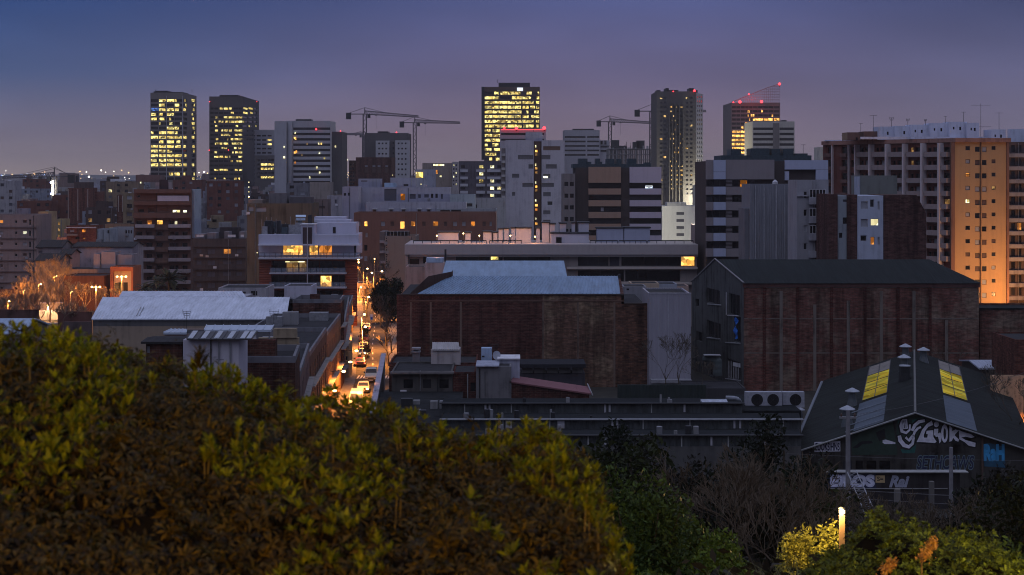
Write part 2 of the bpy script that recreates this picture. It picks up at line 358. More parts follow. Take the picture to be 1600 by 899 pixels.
def grid(xs, ys, w, h, kind='d'):
    """window rectangles at px columns xs and rows ys; kind is a key or fn(i, j)"""
    out = []
    for j, y in enumerate(ys):
        for i, x in enumerate(xs):
            kd = kind(i, j) if callable(kind) else kind
            if kd: out.append((x, y, x + w, y + h, kd))
    return out
def rng(a, n, step): return [a + i * step for i in range(n)]
FOOT = []
def bld(name, label, cat, x0, x1, yt, D, depth, mat, wins=(), lw=(), rw=(), roof=None, group=None, par=0.6, frames=None, z0=0, skew=0, rec=0.25, ztop=None):
    """block with parapet: front at distance D between photo columns x0, x1, top at row yt"""
    xa, xb = X(x0, D), X(x1, D); zt = Z(yt, D) if ztop is None else ztop; xm = (xa + xb) / 2
    root = thing(name, label, cat, (xm, D + depth / 2, z0), group)
    A, B, C_, D_ = (xa, D), (xb, D), (xb + skew, D + depth), (xa + skew, D + depth)
    FOOT.append((min(xa, xa + skew), max(xb, xb + skew), D, D + depth))
    mb = MB(); wl = []
    wall_px(mb, A, B, z0, zt, wins, wl, rec); wall_px(mb, B, C_, z0, zt, rw, wl, rec); wall_px(mb, C_, D_, z0, zt, [], wl); wall_px(mb, D_, A, z0, zt, lw, wl, rec)
    t = 0.22; P = [A, B, C_, D_]; Q = [(A[0] + t, A[1] + t), (B[0] - t, B[1] + t), (C_[0] - t, C_[1] - t), (D_[0] + t, D_[1] - t)]
    for i in range(4):
        j = (i + 1) % 4
        mb.quad((*P[i], zt), (*P[j], zt), (*Q[j], zt), (*Q[i], zt)); mb.quad((*Q[i], zt), (*Q[j], zt), (*Q[j], zt - par), (*Q[i], zt - par))
    mb.build('wall', mat, root)
    rb = MB(); rb.quad(*[(*q, zt - par) for q in Q]); rb.build('roof', roof or M_roof, root)
    put_windows(root, wl, frames)
    if wl and D < 720 and name in ('apartment_block', 'house'):      # pipes and cooling units on the fronts
        R2 = random.Random(int(xa * 31 + D)); fr = [q for q in wl if abs(q[1]) < .01 and q[2] < 2.6 and q[0][1] < D + 1]
        for q in fr:
            if R2.random() < .16: c = q[0]; s_ = R2.choice((-.5, .5)) * q[2]; m2 = MB(); m2.box(c[0] + s_ - .38, c[0] + s_ + .38, D - .34, D - .003, c[2] - q[3] / 2 - .75, c[2] - q[3] / 2 - .2); m2.build('air_conditioner', R2.choice((M_steel, M_white, M_conc)), root)
        for k in range(R2.choice((0, 1, 1, 2))):
            x = xa + (xb - xa) * R2.uniform(.04, .96); m2 = MB(); m2.tube((x, D - .1, z0), (x, D - .1, zt - .2), .07, None, 5); m2.build('drainpipe', R2.choice((M_dark, M_conc, M_steel)), root)
    return root
def pbox(root, name, x0, x1, y0, y1, D, depth, mat, zb=None):
    """box part between photo columns and rows at distance D"""
    mb = MB(); mb.box(X(x0, D), X(x1, D), D, D + depth, Z(y1, D) if zb is None else zb, Z(y0, D)); return mb.build(name, mat, root)
def antenna(px, py0, py1, D, kind=0, label=None, group='tv antennas on the roofs'):
    zb, zt = Z(py1, D), Z(py0, D); x = X(px, D); s = D / 900
    o = thing('antenna', label or 'thin rooftop television antenna', 'antenna', (x, D, zb), group)
    mb = MB(); r = max(0.03, 0.35 * D / F); mb.tube((x, D, zb), (x, D, zt), r, r * .8, 5); mb.build('mast', M_dark, o)
    mb = MB(); h = zt - zb; wd = h * .22
    for k, f in enumerate((.98, .86, .74) if kind == 0 else ((.95, .3) if kind == 1 else (.97,))):
        ww = wd * (1 - .2 * k) if kind != 1 else h * .3
        mb.tube((x - ww, D, zb + h * f), (x + ww, D, zb + h * f), r * .8, None, 4)
        if kind == 0: mb.tube((x - ww, D, zb + h * f - .12 * h), (x - ww, D, zb + h * f + .1 * h), r * .5, None, 4); mb.tube((x + ww, D, zb + h * f - .12 * h), (x + ww, D, zb + h * f + .1 * h), r * .5, None, 4)
    mb.build('crossbar', M_dark, o)
    return o
def point(parent, loc, power, color, radius=0.25, name='lamp_light'):
    d = bpy.data.lights.new(name, 'POINT'); d.energy = power; d.color = color; d.shadow_soft_size = radius
    o = bpy.data.objects.new(name, d); COL.objects.link(o)
    if parent: o.parent = parent; o.location = Vector(loc) - world_loc(parent)
    else: o.location = loc
    return o
SOD = (1.0, 0.33, 0.05)
# ------------------------------------------------------------------ ground, roads
HP = [(-40, 29.9), (0, 29.4), (5, 28.7), (8, 28.0), (14, 26.7), (20, 25.3), (30, 23.0), (60, 15), (100, 6.5), (130, 1.5), (148, 0), (1e9, 0)]
def hz(y):
    for (a, za), (b, zb) in zip(HP[:-1], HP[1:]):
        if y <= b: return za + (zb - za) * max(0, (y - a)) / (b - a)
    return 0
def ground_z(x, y):
    z = hz(y)
    if 9 < y < 140: z += (noise.noise(Vector((x * .12, y * .12, 3))) * .5) * min(1, (y - 9) / 10) * min(1, (140 - y) / 20)
    return z
xs = [-9000, -4000, -1500, -600, -250, -120] + [i * 4 - 80 for i in range(48)] + [130, 250, 600, 1500, 4000, 9000]
ys = [-40, -20, -8, 0] + [2 + i * 2.5 for i in range(59)] + [160, 200, 260, 340, 450, 600, 900, 1400, 2200, 3500, 5500, 8000, 13000]
mb = MB(); mb.v = [(x, y, ground_z(x, y)) for y in ys for x in xs]; nx = len(xs)
mb.f = [(j * nx + i, j * nx + i + 1, (j + 1) * nx + i + 1, (j + 1) * nx + i) for j in range(len(ys) - 1) for i in range(nx - 1)]; mb.m = [0] * len(mb.f)
m, nt, b = newmat('ground_soil_and_paving')
tc = N(nt, 'ShaderNodeTexCoord'); n1 = N(nt, 'ShaderNodeTexNoise'); n1.inputs['Scale'].default_value = .6; n1.inputs['Detail'].default_value = 8; nt.links.new(tc.outputs['Object'], n1.inputs[0])
r_ = ramp(nt, ((.3, (.014, .014, .010)), (.55, (.028, .025, .018)), (.75, (.045, .042, .03)))); nt.links.new(n1.outputs[0], r_.inputs[0]); nt.links.new(r_.outputs[0], b.inputs['Base Color']); b.inputs['Roughness'].default_value = .95
struct(mb.build('ground', m, smooth=True))
M_asph = plaster((0.085, 0.08, 0.075), name='asphalt', var=.3, scale=.8)
M_pave = plaster((0.20, 0.19, 0.18), name='paving', var=.25, scale=.8)
# street that runs away between the houses: left facade line / right line
FL = [(150, -19.6), (183, -22.6), (210, -23.6), (240, -24.8), (300, -30.0), (345, -33.2), (400, -38.5)]
def fl(y):
    for (a, xa), (b, xb) in zip(FL[:-1], FL[1:]):
        if y <= b: return xa + (xb - xa) * (y - a) / (b - a)
    return FL[-1][1]
def strip(name, y0, y1, o0, o1, z, mat, n=24):
    mb = MB()
    for i in range(n):
        a, c = y0 + (y1 - y0) * i / n, y0 + (y1 - y0) * (i + 1) / n
        mb.quad((fl(a) + o0, a, z), (fl(a) + o1, a, z), (fl(c) + o1, c, z), (fl(c) + o0, c, z))
    return mb.build(name, mat)
struct(strip('road', 150, 398, 1.6, 7.0, .006, M_asph))
mb = MB()
for i in range(24):
    a, c = 150 + 248 * i / 24, 150 + 248 * (i + 1) / 24
    mb.quad((fl(a), a, .13), (fl(a) + 1.6, a, .13), (fl(c) + 1.6, c, .13), (fl(c), c, .13)); mb.quad((fl(a) + 1.6, a, 0), (fl(c) + 1.6, c, 0), (fl(c) + 1.6, c, .13), (fl(a) + 1.6, a, .13))
struct(mb.build('pavement', M_pave))
mb = MB()
for i in range(24):
    a, c = 236 + 160 * i / 24, 236 + 160 * (i + 1) / 24
    mb.quad((fl(a) + 7, a, .13), (-13, a, .13), (-13, c, .13), (fl(c) + 7, c, .13)); mb.quad((fl(a) + 7, a, 0), (fl(a) + 7, a, .13), (fl(c) + 7, c, .13), (fl(c) + 7, c, 0))
struct(mb.build('plaza', M_pave))
mb = MB()
for k in range(11): a = fl(248) + 1.9 + k * .47; mb.quad((a, 246, .012), (a + .26, 246, .012), (a + .26, 249.5, .012), (a, 249.5, .012))
for y in range(255, 390, 8): mb.quad((fl(y) + 4.2, y, .012), (fl(y) + 4.32, y, .012), (fl(y + 3) + 4.32, y + 3, .012), (fl(y + 3) + 4.2, y + 3, .012))
struct(mb.build('road_markings', plain('road_paint', (.7, .7, .68))))
mb = MB(); mb.quad((-150, 298, .02), (-46, 298, .02), (-52, 420, .02), (-150, 420, .02)); struct(mb.build('plaza', plaster((.06, .05, .04), name='plaza_soil', var=.5)))
# far hills beyond the city
mb = MB(); n = 120
for i in range(n + 1):
    x = -7000 + 14000 * i / n; h = 26 + 16 * noise.noise(Vector((x * .0009, 1, 0))) + 5 * noise.noise(Vector((x * .005, 4, 0)))
    if x > -1500: h += 0
    mb.v += [(x, 7600, 0), (x, 7900, h), (x, 9500, h * .9)]
mb.f = [(3 * i + k, 3 * i + 3 + k, 3 * i + 4 + k, 3 * i + 1 + k) for i in range(n) for k in (0, 1)]; mb.m = [0] * len(mb.f)
struct(mb.build('hills', plaster((.05, .055, .05), name='hill_scrub'), smooth=True))

# ------------------------------------------------------------------ office towers on the skyline
GT = 'towers on the skyline'
def cells(cols, ys, h, table, kl='Y', kd='d', half=True):
    """table[row][col] = how much of that bay is lit"""
    out = []
    for y, row in zip(ys, table):
        for (a, b), p in zip(cols, row):
            if p >= .95: out.append((a, y, b, y + h, kl))
            elif p <= 0: out.append((a, y, b, y + h, kd))
            else:
                wd = (b - a) * p; s = R.choice((a, b - wd, a + (b - a - wd) * R.random()))
                if s - a > .4: out.append((a, y, s - .25, y + h, kd))
                out.append((s, y, s + wd, y + h, kl))
                if b - s - wd > .4: out.append((s + wd + .25, y, b, y + h, kd))
    return out
C_tow = plaster((0.20, 0.18, 0.17), name='stone_cladding', var=.08)
C_tow2 = plaster((0.105, 0.098, 0.10), name='dark_cladding', var=.08)
C_tow3 = plaster((0.40, 0.40, 0.44), name='pale_cladding', var=.08)
cols = [(235.6, 247), (248.4, 259.8), (260.8, 271.6), (272.6, 284.2)]
T = [(0, 1, 1, .3), (0, .8, 0, .6), (0, 1, 1, .5), (.7, .5, 1, 0), (.8, .7, .3, 0), (0, .2, .5, .2), (0, 0, 1, .6), (.4, 1, 1, .4), (1, 1, 1, 1), (0, .6, 1, .5), (1, 1, 1, .8),
     (1, 1, .7, 0), (1, 1, 1, 1), (.8, 1, 1, .8), (1, 1, 1, 1), (0, 0, 0, 0), (0, 0, .6, .7), (0, 0, 0, 0)]
ysr = rng(155.2, 18, 7.18)
Ts = [(.4, 1), (.5, .4), (.8, .6), (0, .5), (0, .5), (0, 1), (0, .7), (0, .3), (1, 1), (0, 0), (.8, .8), (0, .6), (.8, 0), (0, 0), (1, .8), (0, 0), (.6, .5), (0, .8)]
t1 = bld('office_tower', 'tall beige tower, leftmost on the skyline, most floors lit yellow with a small blue sign', 'tower', 235, 285.5, 145, 1050, 46, C_tow,
         cells(cols, ysr, 4.3, T), rw=cells([(286.5, 292.5), (299.5, 305)], ysr, 4.3, Ts), group=GT, par=2, rec=.5)
pbox(t1, 'sign', 235.5, 247.2, 169.3, 173.3, 1049, .8, K['B'])
for a, b_ in ((259.8, 1), (285.2, 1)): pbox(t1, 'pilaster', a - .35, a + .35, 150, 300, 1049.2, .8, C_tow3)
for a, c, d in ((243, 262, 142), (262, 285, 144), (240, 246, 143)): pbox(t1, 'plant_room', a, c, d, 147, 1062, 20, M_dark)
for a in (243, 300): antenna(a, 140.5, 145, 1060, 2, 'window cleaning crane arm on the %s roof corner of the leftmost lit tower' % ('left' if a < 260 else 'right'), 'roof crane arms of the leftmost tower')
cols = [(328.5, 334), (334.5, 341), (341.5, 349), (349.5, 357), (357.5, 365), (365.5, 372), (372.5, 378.5)]
ysr = rng(168.3, 18, 6.85)
T = [(0, 0, .6, 1, .6, 0, 0), (0, 0, 0, 0, .6, 0, 0), (0, .5, 0, 1, 1, 1, 1), (0, .4, 1, .5, 1, 1, 1), (0, .6, 0, 0, 0, .6, 0), (0, .7, .4, .8, .6, 1, 1), (0, 0, .5, 1, .3, .8, 1), (0, .6, 0, .3, .6, 1, 1), (0, .8, 1, 1, .4, 1, 1),
     (0, 0, .4, .7, 0, .6, .7), (0, .7, 0, 0, .3, .7, 1), (0, 1, 1, .6, .3, 0, 1), (0, 0, 0, 0, .5, .5, .9), (0, 0, 0, 0, 0, 0, 0), (0, 1, 1, .8, 0, .8, .8), (0, 0, 0, 0, 0, 0, 0), (0, .4, 0, .4, 0, .7, .4), (0, .3, .6, 1, .7, 0, 0)]
t2 = bld('office_tower', 'dark square tower, second from the left on the skyline, thin rows of yellow windows', 'tower', 327, 379.5, 151, 1100, 70, C_tow2,
         cells(cols, ysr, 3.1, T), rw=cells([(380, 388), (388.5, 396), (396.5, 401.5)], ysr[:8], 3.1, [(1, 1, 0), (1, .7, 0), (0, 0, 0), (.3, 0, .0), (0, .4, .4), (0, 0, 0), (0, 0, 0), (0, 0, 0)]), group=GT, par=2, rec=.5)
pbox(t2, 'plant_room', 343, 372, 148.6, 153, 1120, 30, M_dark)
def beacon(px, py, D, label, group='red aircraft warning lights', r=None):
    r = (r or 1.0) * .6
    o = thing('warning_light', label, 'warning light', (X(px, D), D, Z(py, D) - r), group)
    mb = MB(); mb.lathe((X(px, D), D, Z(py, D)), [(r * .3, -r), (r, -r * .5), (r, r * .4), (r * .4, r)], 8); mb.build('lens', M_red, o)
    mb = MB(); mb.lathe((X(px, D), D, Z(py, D) - r), [(r * .6, -r * .8), (r * .6, 0)], 6); mb.build('bracket', M_dark, o)
    return o
for i, (px, py) in enumerate(((327.5, 159), (401, 159), (327, 235), (357, 234.5))):
    beacon(px, py, 1098, ('red light at the top left corner', 'red light at the top right corner', 'red light halfway down the left edge', 'red light amid the facade')[i] + ' of the dark square tower', r=.5)
# pale slotted block and its dark neighbour with yellow floors
bld('apartment_block', 'pale slotted block half hidden behind the white banded tower', 'building', 379, 428.5, 203, 1150, 30, C_tow3,
    grid([384, 392.5, 401, 409.5, 418], rng(211, 13, 6.7), 6.3, 2.6, lambda i, j: 'y' if (i, j) in ((4, 1), (4, 2)) else ('o' if (i == 0 and j == 7) else 'd')), rec=.4)
bld('office_block', 'low dark office in front of the pale slotted block, three floors lit yellow', 'building', 398, 429, 243, 1090, 30, C_tow2,
    grid([402, 407.5, 413, 418.5, 423.5], rng(249, 5, 6.6), 4.6, 3.4, lambda i, j: 'Y' if j in (1, 2, 4) and i > 0 else 'd'), rec=.4)
# white banded tower
t3 = bld('office_tower', 'white banded tower between the dark square tower and the pair of left cranes', 'tower', 457.2, 516.5, 189, 900, 26, C_tow3,
         [(458, y, 516, y + 3.9, 'd') for y in rng(199.4, 12, 8.35)], par=2, rec=.8)
mb = MB(); mb.box(X(429, 895), X(447, 895), 895, 925, 0, Z(189.5, 895)); mb.build('slab', C_tow3, t3)
mb = MB(); mb.box(X(447.3, 903), X(457, 903), 903, 922, 0, Z(190, 903)); mb.build('glazed_gap', C_tow2, t3)
mb = MB(); mb.tube((X(452.3, 898), 899, 0), (X(452.3, 898), 899, Z(189, 898)), 1.55, None, 14); mb.build('round_shaft', plaster((.27, .27, .30), var=.06), t3, smooth=True)
mb = MB(); mb.box(X(517, 907), X(534.5, 907), 907, 935, 0, Z(206, 907)); mb.build('wing', C_tow2, t3)
wl = []
for (px, py, k) in ((461, 208, 'W'), (460.5, 216, 'w'), (462, 217, 'w'), (463, 237, 'w'), (460.5, 238.8, 'w'), (463, 237.8, 'w'), (461, 254.6, 'o'), (498, 224.5, 'W'), (502, 224.8, 'y'), (499, 239.2, 'W'), (495, 262, 'W'), (499.5, 270, 'W'), (484, 277.5, 'W'), (507, 247.5, 'y'), (444, 230, 'W'), (444, 246, 'W'), (516.5, 228, 'y'), (524, 229, 'W'), (517, 290, 'W'), (517, 297, 'W'), (472, 242, 'm'), (480, 225, 'm')):
    DD = 899.3 if px > 457.3 and px < 516.4 else (894.7 if px < 447 else 906.6); wl.append(((X(px, DD), DD, Z(py, DD)), 0, .8, 1.1, k))
put_windows(t3, wl)
beacon(494, 202.3, 895, 'red light on the top floor of the white banded tower', r=.8); beacon(532, 205, 905, 'red light on the wing roof of the white banded tower', r=.5)
pbox(t3, 'plant_room', 462, 486, 186.5, 190, 908, 8, M_dark)
# dark block with white fins
t = bld('apartment_block', 'dark grey block with pale window panels between the two left cranes', 'building', 570, 637, 208, 950, 34, C_tow2, par=1.5,
        wins=grid([607, 613.5], rng(222, 7, 8.1), 2.4, 3, lambda i, j: 'd'))
for a, b_ in ((587, 608), (617.5, 640)):
    o = MB(); wl = []; D2 = 946; ytp = 220 if a < 600 else 219.5
    wall_px(o, (X(a, D2), D2), (X(b_, D2), D2), 0, Z(ytp, D2), grid([a + 4, a + 9.5, a + 15], rng(223, 8, 8.1), 2.6, 2.6, 'd'), wl)
    wall_px(o, (X(b_, D2), D2), (X(b_, D2), 950), 0, Z(ytp, D2), [], wl); o.quad((X(a, D2), D2, Z(ytp, D2)), (X(b_, D2), D2, Z(ytp, D2)), (X(b_, D2), 950, Z(ytp, D2)), (X(a, D2), 950, Z(ytp, D2)))
    o.quad((X(a, D2), 950, 0), (X(a, D2), D2, 0), (X(a, D2), D2, Z(ytp, D2)), (X(a, D2), 950, Z(ytp, D2)))
    p_ = o.build('panel', C_tow3, t)
    for c, ang, w_, h_, k in wl:
        q = bpy.data.objects.new('window', pane_mesh(w_, h_, k, 'window')); COL.objects.link(q); q.parent = p_; q.location = Vector(c) - world_loc(t)
pbox(t, 'plant_room', 590, 606, 205.5, 210, 960, 15, M_dark)
beacon(619.5, 207.2, 951, 'red light on the roof of the dark grey block between cranes', r=.6)
# yellow lit big tower
cols = [(757.5, 769), (769.5, 781), (781.5, 793), (793.5, 804), (804.5, 815), (815.5, 826), (826.5, 837), (837.5, 842.5)]
ysr = rng(143.5, 16, 7.35)
T = []
for j in range(16):
    if j == 0: row = [0, .6, 1, 1, .8, .3, .4, .5]
    elif j in (1,): row = [1, .9, 0, .4, 1, 1, .3, .8]
    elif j in (2, 3, 5, 6): row = [1, 1, 1, 1, .9, .9, .7, 1]
    elif j < 11: row = [R.choice((.8, 1, 1)), 1, 1, R.choice((.7, 1)), R.choice((.6, 1)), R.choice((.3, .8, 1)), R.choice((.2, .7, 1)), .8]
    else: row = [R.choice((.4, .9)), R.choice((.8, .5)), 0, 0, 0, 0, 0, 0]
    T.append(row)
t4 = bld('office_tower', 'tall square tower in the middle of the skyline, nearly every floor glowing yellow', 'tower', 756.5, 843.5, 136, 1050, 40, plaster((.12, .085, .07), name='bronze_cladding', var=.1),
         cells(cols, ysr, 4.4, T), group=GT, par=2, rec=.5)
pbox(t4, 'sign', 808, 817, 137.2, 142.2, 1049, .8, emit('white_roof_sign', (.75, .85, 1), 1.2, var=False))
mb = MB(); mb.box(X(779, 1060), X(828, 1060), 1060, 1085, Z(138, 1060), Z(129.5, 1060)); mb.build('plant_room', M_dark, t4)
mb = MB(); mb.box(X(752, 1042) , X(756.4, 1042), 1049, 1051, Z(250, 1050), Z(136, 1050)); mb.build('edge_fin', M_dark, t4)
antenna(777.5, 125, 130, 1061, 2, 'short mast on the roof of the middle tower glowing yellow')
# dark tower under fit-out
cols = [(1047.5, 1051), (1052, 1056), (1057, 1061.5), (1062.5, 1067.5)]
ysr = rng(166, 20, 7.1)
T = [[R.choice((0, 0, .2, .35)) for _ in range(4)] for _ in range(20)]
T[0] = [1, 0, .1, .8]; T[1] = [.6, 0, 0, 0]; T[10] = [0, .9, 1, 0]
for j in range(13, 19): T[j] = [.7, .2, .4, .8]
t5 = bld('high_rise', 'dark concrete high rise under construction with scattered work lights', 'tower', 1026, 1088, 143, 900, 36, C_tow2,
         cells(cols, ysr, 2.6, T, 's', None) + grid([1031, 1037], rng(152, 22, 7.1), 4, 3.0, lambda i, j: 'g' if (i * 7 + j * 5) % 9 else 's') + grid([1071.5, 1078], rng(152, 22, 7.1), 4, 3.0, lambda i, j: 'g' if (i * 3 + j * 5) % 11 else 's'), group=GT, par=3, rec=.9)
mb = MB(); mb.box(X(1046.5, 897.5), X(1068.5, 897.5), 897.5, 899.6, Z(320, 900), Z(160, 900)); 
mbf = MB()
for px in (1046.5, 1051.5, 1056.5, 1062, 1068): mbf.box(X(px, 897.5) - .25, X(px, 897.5) + .25, 898.6, 899.8, 0, Z(162, 900))
mbf.build('fin', C_tow2, t5)
o = MB(); wl = []
A_, B_ = (X(1088, 900), 900), (X(1098.2, 915), 915); zt_ = Z(146, 905)
wall_px(o, A_, B_, 0, zt_, grid([1089.5, 1092.5, 1095.5], rng(150, 24, 7.1), 2, 3.6, 'd'), wl)
wall_px(o, B_, (B_[0], 936), 0, zt_, [], wl); o.quad((*A_, zt_), (*B_, zt_), (B_[0], 936, zt_), (A_[0], 936, zt_)); o.quad((B_[0], 936, 0), (A_[0], 936, 0), (A_[0], 936, zt_), (B_[0], 936, zt_)); o.quad((A_[0], 936, 0), (*A_, 0), (*A_, zt_), (A_[0], 936, zt_))
o.build('lit_facet', C_tow3, t5); put_windows(t5, wl)  # floodlit side facet, its brightness put into the pale cladding colour
for a, c, d in ((1040, 1060, 141), (1026, 1032, 141.2), (1040, 1045, 138), (1077, 1084, 138), (1083, 1090, 141)): pbox(t5, 'formwork', a, c, d, 145, 905, 12, M_dark)
fl_ = thing('assumed_site_floodlight', 'assumed site floodlight, added at the foot of the dark concrete high rise', 'floodlight', (X(1097, 893), 893, 0)); mb = MB(); mb.tube((X(1097, 893), 893, 0), (X(1097, 893), 893, Z(322, 893)), .3, .2, 6); mb.build('mast', M_steel, fl_); mb = MB(); mb.lathe((X(1097, 893), 893, Z(322, 893)), [(.5, 0), (1.1, .5), (1.1, 1.3), (.4, 1.8)], 10); mb.build('lamp_head', M_wht, fl_); point(fl_, (X(1097, 893), 892, Z(318, 893)), 80000, (1, .93, .66), 1.2)  # assumed floodlight, added to light the lower side facet of the high rise
beacon(1085, 142, 899, 'red light on the top right of the dark concrete high rise', r=1.0); beacon(1052, 143, 899, 'red light on the top middle of the dark concrete high rise', r=.5)
# curved tower with the lattice crown
cols = [(1143.5, 1150), (1150.5, 1157), (1157.5, 1164), (1164.5, 1170), (1170.5, 1176), (1176.5, 1184), (1184.5, 1192), (1192.5, 1200), (1200.5, 1208), (1208.5, 1218)]
ysr = rng(166, 12, 6.4)
T = [[0] * 10 for _ in range(12)]
T[1] = [0, 0, 0, .4, .2, 0, .3, 0, 0, 0]; T[3] = [0, 0, 0, 0, .3, 1, 1, .9, 1, .9]; T[2] = [0, 0, 0, .3, .5, .3, 0, 0, .3, 0]; T[4] = [0, 0, 0, .6, .7, 0, .5, .4, .8, .9]
T[5] = [0, 0, .5, .8, 1, 0, 0, 0, 0, 0]
for j in range(6, 12): T[j] = [.9, 1, 1, 1, .9, .6, 0, 0, 0, 0]
t6 = bld('office_tower', 'rounded tower with red roof lights and a slanting lattice crown', 'tower', 1143, 1219, 160.5, 1000, 40, plaster((.15, .13, .14), name='grey_cladding', var=.1), cells(cols, ysr, 3.6, T, 'w'), group=GT, par=2, rec=.5)
mb = MB(); D = 996
def LP(px, py, d=996): return (X(px, d), d, Z(py, d))
edge = [(1143, 160), (1160, 153), (1180, 145), (1200, 137), (1219, 131)]
for d in (996, 1010):
    for (a, b_), (c, e_) in zip(edge[:-1], edge[1:]): mb.tube(LP(a, b_, d), LP(c, e_, d), .25, None, 4)
    for k in range(22):
        px = 1148 + k * 3.3; t_ = (px - 1143) / 76; top = 160 - 29 * t_
        mb.tube(LP(px, 161, d), LP(px, top, d), .10, None, 4)
    for k in range(11):
        y = 158 - k * 2.5; x0 = 1143 + (160 - y) / 29 * 76
        mb.tube(LP(x0, y, d), LP(1219, y, d), .12, None, 4)
for px, py in edge[1:]: mb.tube(LP(px, py, 996), LP(px, py, 1010), .2, None, 4)
mb.build('lattice_crown', plain('crown_steel', (.22, .16, .17), .5, .4), t6)
point(t6, (X(1180, 985), 985, Z(154, 985)), 3500, (1, .05, .05), 1.5, 'red_crown_light')
for i, (px, py) in enumerate(((1146, 160), (1156, 159.5), (1190, 159.2), (1170, 147.5))):
    beacon(px, py, 993, ('red light on the left end of the lattice crowned tower', 'second red light from the left on the lattice crowned tower', 'red light right of centre on the lattice crowned tower', 'faint red light halfway up the lattice crown')[i], r=(.7, 1.4, 1.4, .7)[i])
beacon(1218, 131.5, 995, 'bright red light at the tip of the lattice crown', r=1.3)
# white banded office in front of it
t = bld('office_block', 'white banded office in front of the lattice crowned tower', 'building', 1176, 1241.5, 190, 850, 30, plaster((.50, .47, .42), name='cream_cladding', var=.08),
        [r for y in rng(199.5, 6, 8.2) for r in ((1177, y, 1208, y + 4, 'd'), (1218, y, 1240.5, y + 4, 'd'))], par=1.5, rec=.6)
pbox(t, 'lift_shaft', 1208.4, 1217.6, 192.5, 240, 849.2, .9, C_tow)
pbox(t, 'plant_room', 1222, 1229, 188, 192, 860, 6, M_dark)
# red lit white block behind the lilac tower
t = bld('office_block', 'white office behind the lilac tower with red lights along its roof', 'building', 781, 853, 201.5, 720, 30, C_tow3, [(783, 208, 850, 211.5, 'd'), (783, 217, 850, 220, 'd')], par=1, rec=.5)
beacon(788, 200, 719, 'red light on the left end of the white office behind the lilac tower', r=.7); beacon(807, 200.3, 719, 'large red light mid roof of the white office behind the lilac tower', r=1.1); beacon(850.5, 200.3, 719, 'large red light on the right end of the white office behind the lilac tower', r=1.1)
mb = MB(); mb.box(X(783, 718.6), X(851, 718.6), 718.6, 719.2, Z(203.2, 719), Z(202.4, 719)); mb.build('red_strip_light', emit('red_strip', (1, .05, .06), 2.2, var=False), t)
# white stepped building and the concrete skeleton
t = bld('office_block', 'white stepped office with dark window bands left of the skeleton under construction', 'building', 881.5, 937, 203.5, 1080, 30, C_tow3,
        [(882.5, y, 915, y + 2.7, 'd') for y in rng(213, 5, 7)] + [(917.5, y, 936, y + 2.7, 'd') for y in rng(213, 5, 7)] , par=1.5, rec=.5)
mb = MB(); mb.box(X(937.2, 1083), X(952.5, 1083), 1083, 1105, 0, Z(219.5, 1083)); mb.build('wing', C_tow3, t); pbox(t, 'plant_room', 895, 928, 201.5, 205, 1090, 10, M_dark)
wl = [((X(945, 1082.5), 1082.5, Z(y, 1082.5)), 0, 5.6, 1.1, 'd') for y in (229, 236)] + [((X(px, 1082.5), 1082.5, Z(210.5 if 0 else 223, 1082.5)), 0, 1.4, 2.6, 'd') for px in (940, 946)]
put_windows(t, wl)
def skeleton(label, x0, x1, y0, D, depth, fl_h, ncol):
    t = thing('building_under_construction', label, 'building', (X((x0 + x1) / 2, D), D + depth / 2, 0))
    xa, xb, zt = X(x0, D), X(x1, D), Z(y0, D); nf = int(zt / fl_h)
    mb = MB()
    for k in range(nf + 1): z = k * fl_h; mb.box(xa, xb, D, D + depth, z, z + .35)
    mb.build('floor_slab', M_conc, t); mb = MB()
    for j in range(3):
        for i in range(ncol + 1): x = xa + .4 + (xb - xa - .8) * i / ncol; mb.box(x - .35, x + .35, D + .6 + (depth - 1.4) * j / 2, D + 1.3 + (depth - 1.4) * j / 2, 0, nf * fl_h + .02 + R.random() * 2.4)
    mb.build('column', M_conc, t); mb = MB()
    for i in range(26): x = xa + (xb - xa) * R.random(); mb.tube((x, D + 1, nf * fl_h), (x, D + 1, nf * fl_h + 1 + R.random() * 4), .12, None, 4)
    mb.build('scaffold_pole', M_dark, t)
    mb = MB()
    for k in range(4): x = xa + (xb - xa) * R.random() * .8; mb.box(x, x + 5, D + 3, D + 8, nf * fl_h + .4, nf * fl_h + 2 + R.random() * 4)
    mb.build('formwork', M_dark, t)
    return t
skeleton('grey concrete skeleton with bare columns behind the two right cranes', 951, 1024, 228, 1000, 26, 3.3, 12)

